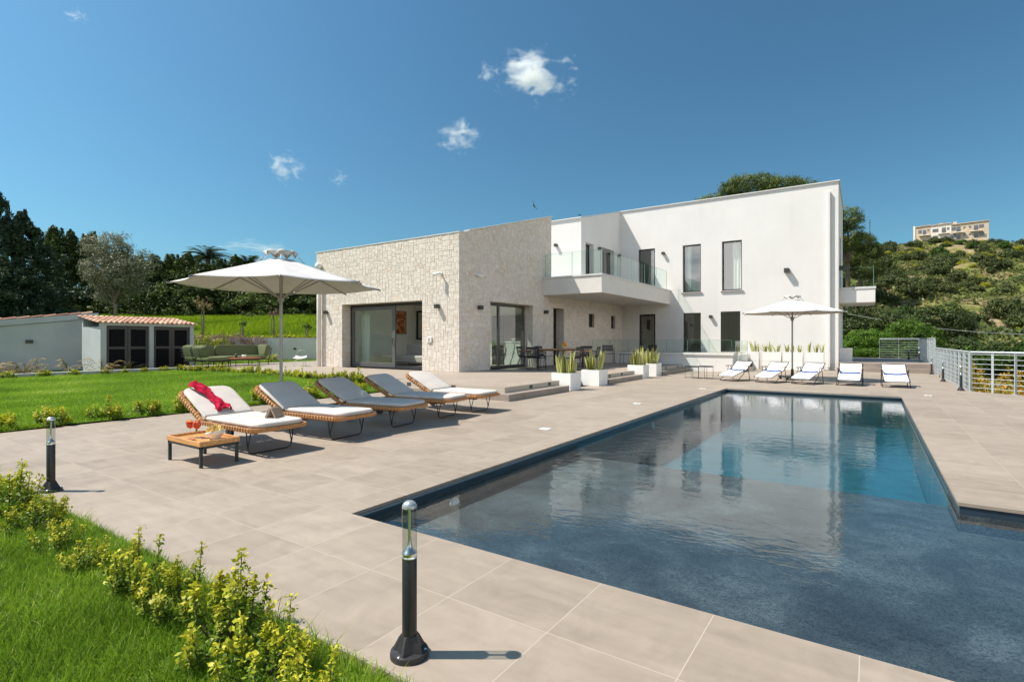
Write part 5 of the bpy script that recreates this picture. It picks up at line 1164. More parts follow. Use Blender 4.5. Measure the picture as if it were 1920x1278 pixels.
def make_dchair():
    t = thing("dining_chair", (0, 0, 0), "", "chair", "black slatted dining chairs round the terrace table")
    prof = [(-.24, .44), (-.1, .43), (.1, .425), (.2, .44), (.25, .50), (.28, .62), (.31, .76), (.325, .82)]    # y back, z
    mb = MB()
    for i in range(26):
        f = i / 25 * (len(prof) - 1); k = min(int(f), len(prof) - 2); w = f - k
        y = prof[k][0] + (prof[k + 1][0] - prof[k][0]) * w; z = prof[k][1] + (prof[k + 1][1] - prof[k][1]) * w
        an = math.atan2(prof[k + 1][1] - prof[k][1], prof[k + 1][0] - prof[k][0]); mb.box((0, y, z), (.46, .022, .010), M=Matrix.Rotation(an, 3, 'X'))
    mb.build("slats", M['black_matte'], t)
    for s in (-1, 1):
        mb = MB(); mb.tube([(s * .24, y, z) for y, z in prof], .012, 8); mb.build("side_frame", M['black'], t, True)
        mb = MB(); mb.tube([(s * .30, -.22, .64), (s * .29, -.23, .45), (s * .27, -.26, .2), (s * .26, -.28, .01), (s * .26, .24, .01), (s * .25, .20, .3), (s * .25, .16, .43)], .010, 8); mb.tube([(s * .26, -.1, .43), (s * .30, -.2, .63), (s * .30, .20, .66), (s * .25, .29, .64)], .010, 8); mb.build("leg_frame", M['black'], t, True)
        mb = MB(); mb.lo((s * .30 - .03, -.24, .655), (s * .30 + .03, .12, .675), bev=.006); mb.build("armrest", M['teak'], t)
    mb = MB(); mb.tube([(-.26, .2, .012), (.26, .2, .012)], .009, 6); mb.build("stretcher", M['black'], t)
    return t
ch = make_dchair()
for i, (x, y, rz, lab) in enumerate([(-9.95, 16.25, math.pi + .15, "black slatted dining chair at the near end of the table, back to the viewer"),
     (-10.85, 17.05, math.pi / 2 + .1, "black slatted dining chair left of the table beside the terrace door jamb"), (-10.8, 18.3, math.pi / 2 - .1, "black slatted dining chair on the wall side of the table, behind the fruit bowl"),
     (-8.75, 16.75, -math.pi / 2 - .1, "black slatted dining chair on the pool side, directly behind the first snake plant"), (-8.65, 18.0, -math.pi / 2 + .2, "black slatted dining chair on the pool side of the table, seen beside its wooden arm"),
     (-9.6, 19.35, .1, "black slatted dining chair at the far end of the table")]):
    # chairs face local -y; the rotation turns them to the table
    if i == 0: ch.location = (x, y, .27); ch.rotation_euler = (0, 0, rz); ch["label"] = lab
    else: copy_tree(ch, (x, y, .27), rz, lab)
def make_gchair(loc, rz, label):
    t = thing("garden_armchair", loc, label, "chair", "black metal armchairs by the low wall", rz)
    mb = MB()
    for i in range(5): mb.lo((-.22, -.22 + i * .09, .435), (.22, -.15 + i * .09, .45))
    mb.build("seat", M['black'], t); mb = MB()
    for i in range(4): mb.box((0, .25 + i * .018, .60 + i * .07), (.46, .016, .055))
    mb.build("backrest", M['black'], t)
    for s in (-1, 1):
        mb = MB(); mb.tube([(s * .25, -.24, 0), (s * .235, -.21, .43), (s * .235, -.20, .64), (s * .235, .22, .65)], .011, 8); mb.tube([(s * .25, .28, 0), (s * .235, .21, .44), (s * .235, .32, .84)], .011, 8); mb.build("leg_frame", M['black'], t, True)
        mb = MB(); mb.lo((s * .235 - .022, -.22, .656), (s * .235 + .022, .2, .668)); mb.build("armrest", M['black'], t)
    return t
make_gchair((-9.95, 22.6, .27), .55, "black metal armchair by the glass balustrade, left one, turned to the right")
make_gchair((-8.15, 22.75, .27), -.35, "black metal armchair partly hidden behind the far cube planters")
t = thing("garden_side_table", (-9.15, 22.75, .27), "small black metal table between the two black armchairs", "side table")
mb = MB(); mb.lo((-.25, -.25, .42), (.25, .25, .44)); mb.build("tabletop", M['black'], t)
for x in (-.22, .22):
    for y in (-.22, .22): mb = MB(); mb.tube([(x, y, 0), (x * .9, y * .9, .42)], .011, 6); mb.build("leg", M['black'], t)
# ------------------------------------------------------------------ sage green sofa set on the far terrace
def pillow(mb, c, sz, Mx=None, p=3.2, nu=28, nv=14):
    Mx = Mx or Matrix.Identity(3)
    def fn(u, v):
        a = u * 2 * math.pi; b = (v - .5) * math.pi; sg = lambda x, e: math.copysign(abs(x) ** e, x); e1, e2 = .24, .36
        q_ = Vector((sz[0] / 2 * sg(math.cos(b), e2) * sg(math.cos(a), e1), sz[1] / 2 * sg(math.cos(b), e2) * sg(math.sin(a), e1), sz[2] / 2 * sg(math.sin(b), e2)))
        return Vector(c) + Mx @ q_
    mb.grid(fn, nu, nv)
sf = thing("corner_sofa", (-22.9, 10.3, .27), "sage green outdoor corner sofa on black metal frame on the far terrace", "sofa", rz=0)
def sofapart(nm, c, sz, rot=None, m='sofa'):
    mb = MB(); pillow(mb, c, sz, rot); return mb.build(nm, M[m], sf, True)
# long run faces +x and stretches along +y; the short run at its near end stretches along +x
sofapart("seat_cushion", (.42, 2.0, .33), (.84, 2.2, .17)); sofapart("seat_cushion", (.42, .45, .33), (.84, .95, .17)); sofapart("seat_cushion", (1.35, .45, .33), (1.0, .86, .17))
Ry = lambda a: Matrix.Rotation(a, 3, 'Y'); Rx = lambda a: Matrix.Rotation(a, 3, 'X')
sofapart("back_cushion", (.06, 2.1, .62), (.20, 1.9, .50), Ry(-.2)); sofapart("back_cushion", (.06, .75, .62), (.20, .75, .48), Ry(-.2))
sofapart("back_cushion", (.35, .06, .62), (.75, .22, .50), Rx(.22)); sofapart("back_cushion", (1.15, .08, .60), (.80, .24, .50), Rx(.28))
sofapart("back_cushion", (.42, 3.1, .62), (.70, .22, .52), Rx(-.25))
mb = MB()
for x0, x1, y0, y1 in ((0, .86, 0, 3.15), (.88, 1.88, .02, .9)):
    for a, b in (((x0, y0), (x1, y0)), ((x1, y0), (x1, y1)), ((x1, y1), (x0, y1)), ((x0, y1), (x0, y0))): mb.tube([(a[0], a[1], .235), (b[0], b[1], .235)], .016, 6)
for y in (.3, .9, 1.5, 2.1, 2.7): mb.tube([(0, y, .235), (.86, y, .235)], .01, 6)
for z in (.42, .52, .62, .72): mb.tube([(-.06 - z * .12, .05, z), (-.06 - z * .12, 3.1, z)], .008, 6); mb.tube([(.02, -.05 - z * .14, z), (1.5, -.05 - z * .14, z)], .008, 6); mb.tube([(.05, 3.2 + z * .1, z), (.8, 3.2 + z * .1, z)], .008, 6)
for x, y, dx, dy in ((0, .3, -1, 0), (0, 1.5, -1, 0), (0, 2.9, -1, 0), (.1, 0, 0, -1), (.8, 0, 0, -1), (1.45, 0, 0, -1), (.1, 3.15, 0, 1), (.78, 3.15, 0, 1)): mb.tube([(x, y, .235), (x + dx * .06, y + dy * .06, .4), (x + dx * .15, y + dy * .15, .74)], .012, 6)
mb.build("metal_frame", M['black'], sf, 'auto')
for x, y in ((.03, .03), (.83, .03), (1.38, .04), (1.85, .04), (1.85, .88), (.83, 1.2), (.83, 2.2), (.83, 3.1), (.03, 1.5), (.03, 3.1)): mb = MB(); mb.tube([(x, y, 0), (x, y, .235)], .016, 6); mb.build("leg", M['black'], sf)
def lowtable(loc, sx, sy, h, label):
    t = thing("coffee_table", loc, label, "coffee table", "red brown coffee tables by the green sofa"); mb = MB()
    n = 6
    for i in range(n): mb.lo((-sx / 2 + i * sx / n + .004, -sy / 2, h - .05), (-sx / 2 + (i + 1) * sx / n - .004, sy / 2, h))
    mb.build("tabletop", M['teak_red'], t)
    for x in (-1, 1):
        for y in (-1, 1): mb = MB(); mb.tube([(x * (sx / 2 - .03), y * (sy / 2 - .03), 0), (x * (sx / 2 - .03), y * (sy / 2 - .03), h - .05)], .015, 6); mb.build("leg", M['black'], t)
lowtable((-21.25, 11.85, .27), .62, 1.05, .36, "red brown slatted coffee table in front of the sage sofa, at the right"); lowtable((-21.5, 10.95 + .1, .27), .5, .42, .34, "smaller red brown coffee table end tucked against the sage sofa seat")
for (x, y, r, h, nm, lab) in ((-21.3, 11.55, .05, .16, "candle_glass", "dark candle glass on the right coffee table"), (-21.25, 11.85, .09, .11, "flower_pot", "small pale pot on the right coffee table")):
    t = thing(nm, (x, y, .631), lab, "pot" if 'pot' in nm else "glass"); mb = MB(); mb.lathe([(r * .7, 0), (r, h * .5), (r * .9, h), (r * .8, h), (r * .8, h * .3)], 16, cap=False); mb.build("vessel", M['porcelain'] if 'pot' in nm else M['lamp'], t, True)
# white shell chair on wire sled legs by the wing
t = thing("shell_chair", (-19.6, 13.3, .27), "white wire shell chair on thin sled legs left of the stone wing", "chair", rz=.7); t.scale = (.72,) * 3
mb = MB(); mb.grid(lambda u, v: ((u - .5) * .62, (v - .5) * .6, .44 + .14 * (abs(u - .5) * 2) ** 2 * .4 + .10 * max(0, v - .6) * 2.5), 12, 12); o = mb.build("seat_shell", M['sling'], t, True); o.modifiers.new("thick", 'SOLIDIFY').thickness = .03
mb = MB(); mb.tube([(.28 * math.sin(a), .30 + .04 * math.cos(a * 2), .62 + .30 * math.cos(a)) for a in [x * .4 - 1.6 for x in range(9)]], .006, 8); mb.build("wire_back", M['galv'], t, True)
for s in (-1, 1): mb = MB(); mb.tube([(s * .2, -.15, .43), (s * .28, -.26, .01), (s * .28, .24, .01), (s * .2, .15, .43)], .010, 8); mb.build("sled_leg", M['galv'], t, True)

# ------------------------------------------------------------------ sheds and garden walls at the left
def rooftiles(mb, x0, x1, y0, y1, z0, z1, tones, pitch=.21, rows=7, axis='x'):
    """barrel tiles: ridges run from the eave (x0, z0) up to (x1, z1); rows step along the slope"""
    n = int((y1 - y0) / pitch); rn = random.Random(8); dz = (z1 - z0) / rows
    for j in range(n):
        yc = y0 + (j + .5) * (y1 - y0) / n
        for r in range(rows):
            a, b = r / rows, (r + 1) / rows + .03; k0 = len(mb.f); rad = pitch * .30
            V = []
            for f, rr, lift in ((a, rad * 1.12, .012), (b, rad * .95, -.008)):
                for i in range(7): t_ = math.pi * i / 6; V.append((x0 + (x1 - x0) * f, yc + rr * math.cos(t_), z0 + (z1 - z0) * f + lift + rr * 1.1 * math.sin(t_)))
            F = [(i, i + 1, 8 + i, 7 + i) for i in range(6)] + [tuple(range(7))]
            mb.add(V, F); tones += [min(1, max(0, rn.gauss(.6, .22)))] * len(F)
            V = []
            yv = yc + (y1 - y0) / n / 2
            for f, lift in ((a, -.0), (b, -.02)):
                for i in range(5): t_ = math.pi + math.pi * i / 4; V.append((x0 + (x1 - x0) * f, yv + rad * 1.1 * math.cos(t_), z0 + (z1 - z0) * f + lift + rad * .5 * math.sin(t_) + .02))
            F = [(i, i + 1, 6 + i, 5 + i) for i in range(4)]; mb.add(V, F); tones += [min(1, max(0, rn.gauss(.35, .15)))] * len(F)
sh = thing("garden_shed", (-25.4, 10.05, -.05), "small white garden shed with dark double doors under a terracotta tile roof", "shed")
sh.scale = (1.041,) * 3
mb = MB(); mb.lo((-1.75, -1.66, -.3), (-.012, -1.48, 1.86)); mb.lo((-1.75, 1.58, -.3), (-.012, 1.72, 1.86)); mb.lo((-1.9, -1.66, -.3), (-1.752, 1.72, 2.2)); mb.lo((-.16, -1.66, 1.905), (0, 1.72, 2.02))
for y0, y1 in ((-1.66, -1.47), (-.02 + .02, .16), (1.57, 1.72)): mb.lo((-.17, y0 - .002, -.3), (.0, y1, 1.903))
mb.build("wall", M['garden_white'], sh)
for (y0, y1) in ((-1.47, 0.0), (.16, 1.57)):
    ym = (y0 + y1) / 2
    for a, b in ((y0 + .005, ym - .004), (ym + .004, y1 - .005)):
        mb = MB(); x0, x1 = -.13, -.07
        mb.lo((x0, a, 0), (x1, a + .10, 1.88)); mb.lo((x0, b - .10, 0), (x1, b, 1.88)); mb.lo((x0, a + .1, 1.76), (x1, b - .1, 1.88)); mb.lo((x0, a + .1, 0), (x1, b - .1, .1)); mb.lo((x0, a + .1, .98), (x1, b - .1, 1.08))
        d = mb.build("door", M['door_frame'], sh)
        mb = MB(); mb.lo((x0 + .015, a + .1, .1), (x1 - .03, b - .1, .98)); mb.lo((x0 + .015, a + .1, 1.08), (x1 - .03, b - .1, 1.76)); mb.build("door_panel", M['door_panel'], d)
tn = []; mb = MB(); rooftiles(mb, .10, -2.0, -1.80, 1.80, 2.00, 2.30, tn, .18, 6); o = mb.build("tile_roof", M['tile_roof'], sh); attr(o.data, "tone", tn)
mb = MB(); mb.add([(-.02, -1.78, 2.022), (-.02, 1.8, 2.022), (-1.95, 1.8, 2.28), (-1.95, -1.78, 2.28), (-1.95, -1.78, 2.2), (-1.95, 1.8, 2.2)], [(0, 1, 2, 3), (0, 3, 4), (1, 5, 2)]); mb.build("roof_boards", M['lamp'], sh)
ob = thing("outbuilding", (-28.6, 4.33, -.22), "low white outbuilding with a sloping tile topped edge, left of the tiled shed", "outbuilding"); ob.scale = (1.083,) * 3
mb = MB()
V = [(0, -9, -.3), (0, 4.15, -.3), (0, 4.15, 2.28), (0, -9, .55)]; V += [(x - 3.5, y, z) for x, y, z in V]
mb.add(V, [(0, 1, 2, 3), (7, 6, 5, 4), (0, 4, 5, 1), (1, 5, 6, 2), (2, 6, 7, 3), (3, 7, 4, 0)]); mb.build("wall", M['garden_white'], ob)
mb = MB(); V = [(.10, -9, .56), (.10, 4.55, 2.345), (.10, 4.55, 2.56), (.10, -9, .80)]; V += [(x - 3.7, y, z) for x, y, z in V]
mb.add(V, [(0, 1, 2, 3), (7, 6, 5, 4), (0, 4, 5, 1), (1, 5, 6, 2), (2, 6, 7, 3), (3, 7, 4, 0)]); mb.build("fascia", M['garden_white'], ob)
tn = []; mb = MB(); rn = random.Random(3); sl_ = (2.56 - .80) / 13.55; nT = 34
for i in range(nT):
    y0 = -9 + i * 13.3 / nT; y1 = y0 + 13.3 / nT + .06; V = []
    for y, r, lf in ((y0, .085, -.012), (y1, .10, .012)):
        for k in range(7): a = math.pi * k / 6; V.append((.0 + r * math.cos(a), y, .80 + sl_ * (y + 9) + lf + r * .75 * math.sin(a)))
    F = [(k, k + 1, 8 + k, 7 + k) for k in range(6)] + [tuple(range(7)), tuple(range(7, 14))]; mb.add(V, F); tn += [min(1, max(0, rn.gauss(.55, .25)))] * len(F)
o = mb.build("verge_tiles", M['tile_roof'], ob); attr(o.data, "tone", tn)
mb = MB(); mb.lo((.004, 2.3, 1.33), (.10, 2.5, 1.45)); mb.build("wall_light", M['lamp'], ob)
mb = MB(); mb.tube([(.06, 4.2, .9), (.06, 4.2, 2.3)], .035, 8); mb.build("downpipe", M['brown'], ob)
mb = MB(); mb.tube([(.10, 4.28, -.3), (.10, 4.28, .9)], .075, 10); mb.build("drain_post", M['garden_white'], ob)
t = thing("garden_curb", (-24.0, 5.0, 0), "long low white topped curb between the lawn and the shed", "curb")
mb = MB(); mb.lo((-.12, -8, -.3), (.12, 5.42, .16)); mb.build("curb_body", M['concrete'], t); mb = MB(); mb.lo((-.14, -8, .162), (.14, 5.45, .205)); mb.build("curb_cap", M['garden_white'], t)
# retaining wall along the foot of the bank
a, b = Vector((-33.3, 11.5, 0)), Vector((-21.0, 25.3, 0)); d = b - a; L_ = d.length; an = math.atan2(d.y, d.x)
t = thing("retaining_wall", a, "long white retaining wall at the foot of the grassy bank", "wall", rz=an)
mb = MB(); mb.lo((0, 0, -.3), (L_, .22, 1.42)); mb.build("wall_body", M['wall_white'], t); mb = MB(); mb.lo((0, -.02, 1.422), (L_, .24, 1.47)); mb.build("wall_cap", M['wall_white'], t)
for px in (498, 551):
    p = at(px, 655, 30); k = (p - a).dot(d.normalized()); mb = MB(); mb.lo((k - .07, -.05, .78), (k + .07, -.002, .90)); mb.build("wall_light", M['lamp'], t)
# skimmer lids and pool lights
for (x, y), lab in (((-4.09, 6.95), "white square skimmer lid in the paving nearest the wooden loungers"), ((-4.10, 10.8), "white square skimmer lid in the paving halfway along the pool edge"), ((-3.85, 15.1), "white square skimmer lid by the far left corner of the pool"), ((1.15, 16.3), "white square skimmer lid by the far right corner of the pool")):
    t = thing("skimmer_lid", (x, y, .002), lab, "lid", "skimmer lids in the paving"); mb = MB(); mb.lo((-.075, -.075, 0), (.075, .075, .006), bev=.002); mb.build("lid", M['camera_white'], t); mb = MB(); mb.lathe([(.03, .0062), (.03, .009), (.02, .009)], 14); mb.build("finger_hole", M['sill'], t)
for y, lab in ((3.95, "round pale pool light under water near the front left corner"), (9.6, "round pale pool light under water halfway along the left side")):
    t = thing("pool_light", (PX0 + .004, y, -.24), lab, "pool light", "underwater pool lights"); mb = MB(); mb.tube([(0, 0, 0), (.02, 0, 0)], .055, 20); mb.build("lens", M['coping'], t, 'auto'); mb = MB(); mb.tube([(0, .06 * math.cos(i * .3), .06 * math.sin(i * .3)) for i in range(21)], .012, 6, closed=True); mb.build("rim", M['steel'], t)
# step stone and box by the troughs
t = thing("speaker_box", (-4.45, 25.2, 0), "small dark box standing by the glass end panel in front of the narrow planter", "box")
mb = MB(); mb.lo((-.22, -.2, 0), (.22, .2, .17), bev=.01); mb.build("plinth", M['step'], t); mb = MB(); mb.lo((-.17, -.15, .172), (.15, .12, .40), bev=.01); mb.build("cabinet", M['black_matte'], t)

# ------------------------------------------------------------------ birds
def bird(loc, rz, flying, label):
    t = thing("swallow" if flying else "perched_bird", loc, label, "bird", rz=rz)
    mb = MB(); bodyp = [(-.11, 0, 0), (-.07, 0, .002), (-.02, 0, .004), (.03, 0, .006), (.06, 0, .012), (.085, 0, .012), (.10, 0, .010)]
    mb.tube(bodyp, [.006, .016, .026, .026, .019, .014, .003], 10)
    mb.add([(-.10, -.008, 0), (-.10, .008, 0), (-.22, .045, 0), (-.13, .004, 0), (-.22, -.045, 0), (-.13, -.004, 0)], [(0, 1, 2, 3), (0, 5, 4)])
    for s in (-1, 1):
        if flying: w = [(.045, s * .02, .01), (.055, s * .10, .035), (.02, s * .19, .05), (-.05, s * .27, .045), (-.02, s * .17, .046), (-.03, s * .08, .03), (-.03, s * .02, .01)]
        else: w = [(.04, s * .024, .015), (.03, s * .032, .0), (-.03, s * .03, -.005), (-.13, s * .015, .0), (-.05, s * .02, .015)]
        mb.add(w + [(x, y, z + .004) for x, y, z in w], [tuple(range(len(w))), tuple(range(2 * len(w) - 1, len(w) - 1, -1))])
    if not flying: mb.tube([(.0, .01, -.06), (.0, .008, -.015)], .003, 5); mb.tube([(.0, -.01, -.06), (.0, -.008, -.015)], .003, 5)
    mb.build("body", M['bird'], t, 'auto')
    return t
bd = bird(at(1001, 386, 24), 0, True, "dark swallow in flight above the stone wing roof"); bd.rotation_euler = (R_(65), R_(20), R_(110)); bd.scale = (1.25,) * 3
bird(Vector((RX - .1, RY + .05, 7.36)), 1.2, False, "dark bird perched on the corner of the white upper roof")
# ------------------------------------------------------------------ building on the hill
H0 = at(1717.5, 448, 240); H1 = at(1854, 445, 224); dv = (H1 - H0); dv.z = 0; HL = dv.length; ha = math.atan2(dv.y, dv.x)
ht = thing("hilltop_building", (H0.x, H0.y, 40), "long beige and white building with small windows on top of the hill", "building", rz=ha)
M['farpane'] = basic('distant window pane', (.11, .115, .12), .25, var=.1)
M['paleroof'] = basic('pale clay roof', (.55, .40, .31), .9, var=.1, vs_=1)
M['beige'] = basic('beige plaster', (.56, .44, .31), .9, var=.08, vs_=.4); M['cream'] = basic('cream plaster', (.74, .66, .57), .9, var=.05, vs_=.4)
secs = [(0, HL * .21, 12.2, 'beige'), (HL * .212, HL * .50, 12.2, 'cream'), (HL * .502, HL, 11.6, 'beige')]
for a, b, h, m_ in secs:
    V = [(a, 0, 0), (b, 0, 0), (b, 10, 0), (a, 10, 0), (a, 0, h - .1), (b, 0, h + .1), (b, 10, h + .1), (a, 10, h - .1)]
    mb = MB(); mb.add(V, [(0, 1, 5, 4), (1, 2, 6, 5), (2, 3, 7, 6), (3, 0, 4, 7), (4, 5, 6, 7)]); mb.build("wall", M[m_], ht)
    mb = MB(); V = [(a - .1, -.4, h - .1), (b + .1, -.4, h + .1), (b + .1, 10.2, h + .1), (a - .1, 10.2, h - .1)]; V += [(x, y, z + .3) for x, y, z in V]; mb.add(V, [(3, 2, 1, 0), (4, 5, 6, 7), (0, 1, 5, 4), (1, 2, 6, 5), (2, 3, 7, 6), (3, 0, 4, 7)]); mb.build("roof", M['paleroof'], ht)
mb = MB(); mb.lo((-1.0, -.2, 0), (-.2, 4, 12.7)); mb.build("end_wall", M['cream'], ht)
for f, z, w, h, bal_ in ((.06, 9.1, 1.5, 1.7, 0), (.125, 8.3, 1.4, 2.4, 1), (.18, 9.8, .9, 1.0, 0), (.28, 9.0, 2.2, 1.6, 0), (.28, 5.9, 2.0, 1.7, 0), (.40, 8.3, 1.6, 2.5, 1), (.46, 9.5, .9, 1.2, 0), (.535, 8.9, 1.7, 1.7, 0), (.535, 5.7, 1.8, 1.8, 0), (.60, 8.1, 1.6, 2.5, 1), (.60, 4.9, 1.5, 2.2, 0), (.68, 9.4, .9, 1.0, 0), (.68, 6.2, 1.0, 1.0, 0), (.755, 9.4, 1.0, 1.0, 0), (.755, 6.2, 1.0, 1.0, 0), (.835, 8.0, 1.6, 2.5, 1), (.905, 8.9, 1.8, 1.6, 0), (.905, 5.6, 1.8, 1.8, 0), (.835, 5.0, 1.5, 2.1, 0)):
    x = f * HL; mb = MB(); mb.lo((x - w / 2, -.02, z), (x + w / 2, -.005, z + h)); w_ = mb.build("window", M['sill'], ht)
    mb = MB(); mb.lo((x - w / 2 + .12, -.05, z + .12), (x + w / 2 - .12, -.022, z + h - .12)); mb.build("pane", M['farpane'], w_)
    if bal_: mb = MB(); mb.lo((x - 2.0, -1.3, z - .35), (x + 2.0, -.003, z - .05)); b_ = mb.build("balcony", M['cream'], ht); mb = MB(); [mb.tube([(x - 2 + k * .25, -1.25, z - .05), (x - 2 + k * .25, -1.25, z + .9)], .025, 4) for k in range(17)]; mb.tube([(x - 2, -1.25, z + .9), (x + 2, -1.25, z + .9)], .04, 4); mb.build("balcony_rail", M['black'], b_)
for f in (.36, .55): mb = MB(); mb.lo((f * HL - .6, 3, 12), (f * HL + .6, 4.2, 13.3)); mb.build("chimney", M['beige'], ht)
# overhead cable and mast
t = thing("radio_mast", (at(1631, 445, 225).x, at(1631, 445, 225).y, 40), "thin dark mast on the ridge left of the hilltop building", "mast"); mb = MB(); mb.tube([(0, 0, 0), (0, 0, 12.5)], .12, 6); mb.tube([(-.5, 0, 11), (.5, 0, 11)], .05, 5); mb.build("mast_pole", M['lamp'], t)
t = thing("overhead_cable", (0, 0, 0), "thin overhead cable crossing in front of the wooded slope", "cable"); A_, B_ = at(1590, 588, 52), at(1980, 628, 46)
mb = MB(); mb.tube([A_ + (B_ - A_) * (i / 12) + Vector((0, 0, -.5 * math.sin(math.pi * i / 12))) for i in range(13)], .018, 5); mb.build("wire", M['garden_white'], t)
# ------------------------------------------------------------------ vegetation
def leaves_mesh(name, P, size, asp, mat, tone, rs, up=.0, Nrm=None, droop=0.0, fold=0.0):
    """one diamond quad per point; P (N,3); Nrm biases the leaf normals"""
    P = np.asarray(P, float); n = len(P)
    nr = rs.normal(size=(n, 3)); 
    if Nrm is not None: nr = nr * .75 + Nrm * 1.0
    nr[:, 2] += up; nr /= np.linalg.norm(nr, axis=1, keepdims=True) + 1e-9
    a = rs.normal(size=(n, 3)); a[:, 2] -= droop; a -= nr * (a * nr).sum(1, keepdims=True); a /= np.linalg.norm(a, axis=1, keepdims=True) + 1e-9
    b = np.cross(nr, a); sz = size * rs.uniform(.6, 1.25, (n, 1))
    V = np.stack([P - a * sz * .5, P + b * sz * asp * .5 - a * sz * .05, P + a * sz * .5, P - b * sz * asp * .5 - a * sz * .05], 1).reshape(-1, 3)
    me = bpy.data.meshes.new(name); me.vertices.add(4 * n); me.vertices.foreach_set("co", V.astype(np.float32).ravel())
    me.loops.add(4 * n); me.loops.foreach_set("vertex_index", np.arange(4 * n, dtype=np.int32)); me.polygons.add(n)
    me.polygons.foreach_set("loop_start", np.arange(0, 4 * n, 4, dtype=np.int32)); me.polygons.foreach_set("loop_total", np.full(n, 4, np.int32))
    me.materials.append(mat); me.update(calc_edges=True); attr(me, "tone", np.clip(tone, 0, 1)); return me
def obj(me, name, parent=None):
    o = bpy.data.objects.new(name, me); col.objects.link(o)
    if parent: o.parent = parent
    return o
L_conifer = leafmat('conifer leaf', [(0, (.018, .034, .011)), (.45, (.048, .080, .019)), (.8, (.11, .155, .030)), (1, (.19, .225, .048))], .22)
L_cypress = leafmat('cypress leaf', [(0, (.022, .040, .020)), (.6, (.052, .085, .040)), (1, (.11, .15, .07))], .15)
L_olive = leafmat('olive leaf', [(0, (.09, .105, .05)), (.6, (.20, .215, .125)), (1, (.32, .33, .22))], .25)
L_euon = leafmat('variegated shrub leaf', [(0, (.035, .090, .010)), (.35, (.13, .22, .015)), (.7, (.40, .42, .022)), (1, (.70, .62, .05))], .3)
L_pine = leafmat('pine needle', [(0, (.030, .048, .011)), (.6, (.095, .130, .025)), (1, (.21, .24, .055))], .2)
L_broad = leafmat('broad leaf', [(0, (.018, .045, .008)), (.5, (.045, .10, .014)), (1, (.12, .20, .03))], .35)
L_fresh = leafmat('fresh green leaf', [(0, (.035, .085, .010)), (.5, (.095, .185, .020)), (1, (.20, .30, .045))], .4)
L_deep = leafmat('deep green leaf', [(0, (.020, .036, .012)), (.5, (.052, .078, .022)), (1, (.12, .15, .04))], .25)
L_scrub = leafmat('scrub leaf', [(0, (.022, .034, .011)), (.5, (.062, .084, .023)), (1, (.14, .16, .048))], .2)
L_yscrub = leafmat('spurge leaf', [(0, (.08, .11, .012)), (.5, (.26, .27, .022)), (1, (.52, .46, .035))], .25)
L_auburn = leafmat('autumn leaf', [(0, (.07, .10, .015)), (.4, (.28, .24, .03)), (.75, (.42, .24, .03)), (1, (.30, .10, .03))], .3)
L_palm = leafmat('palm leaf', [(0, (.03, .055, .018)), (.6, (.085, .12, .035)), (1, (.20, .20, .07))], .25)
L_frond = leafmat('dry frond', [(0, (.07, .075, .02)), (.5, (.20, .16, .06)), (1, (.34, .24, .11))], .25)
L_purple = leafmat('brown twig bush', [(0, (.10, .055, .05)), (.6, (.20, .12, .09)), (1, (.28, .20, .10))], .2)
L_grass = leafmat('grass blade', [(0, (.080, .150, .010)), (.5, (.20, .33, .022)), (.85, (.33, .44, .050)), (1, (.55, .56, .22))], .4, .45, .3)
L_meadow = leafmat('meadow blade', [(0, (.09, .17, .006)), (.5, (.23, .35, .010)), (.9, (.38, .48, .025)), (1, (.48, .50, .09))], .45, .5, .25)

def clumps(rs, C, r, n, flat=1.0):
    """n leaves round each clump centre; r radius (scalar or array)"""
    C = np.asarray(C, float); k = len(C); r = np.broadcast_to(np.asarray(r, float), (k,))
    d = rs.normal(size=(k, n, 3)); d /= np.linalg.norm(d, axis=2, keepdims=True); q_ = rs.uniform(.25, 1, (k, n, 1)) ** .6
    off = d * q_ * r[:, None, None]; off[:, :, 2] *= flat
    return (C[:, None, :] + off).reshape(-1, 3), d.reshape(-1, 3)
def limbs(mb, rs, base, targets, r0):
    for t_ in targets:
        b = Vector(base); e = Vector(t_); m1 = b.lerp(e, .4) + Vector(rs.normal(size=3) * (e - b).length * .07)
        mb.tube([b, m1, e], [r0, r0 * .62, r0 * .15], 6)
# --- conifers of the hedge
def conifer_mesh(seed, h, R, n_cl, per, mat, size, spiky=1.0, top=1.5):
    rs = np.random.RandomState(seed); C = []; rad = []; tn = []
    for i in range(n_cl):
        z = h * (rs.uniform(.0, 1) ** 1.05); rr = R * (1 - (z / h) ** top) * rs.uniform(.35, 1.0) ** .5 * (1 + .22 * math.sin(z * 2.3 + seed)); a = rs.uniform(0, 6.283)
        rr *= 1 + .25 * math.sin(a * 3 + z * .7 + seed) 
        C.append((rr * math.cos(a), rr * math.sin(a), z + rs.uniform(-.1, .4))); rad.append(rs.uniform(.30, .62) * (1 - .45 * z / h)); tn.append(rs.uniform(-.22, .22))
    for k in range(int(7 * spiky)):
        a = rs.uniform(0, 6.28); rr = R * .3 * rs.rand(); z = h * rs.uniform(.9, 1.04) - rr * .6
        for j in range(5): C.append((rr * math.cos(a), rr * math.sin(a), z - j * .28 + .5)); rad.append(.10 + .07 * j); tn.append(.1)
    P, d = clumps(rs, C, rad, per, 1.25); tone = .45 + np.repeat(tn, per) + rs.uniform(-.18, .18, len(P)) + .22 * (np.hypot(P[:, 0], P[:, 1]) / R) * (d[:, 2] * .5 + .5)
    return leaves_mesh("crown", P, size, .38, mat, tone, rs, .2, d)
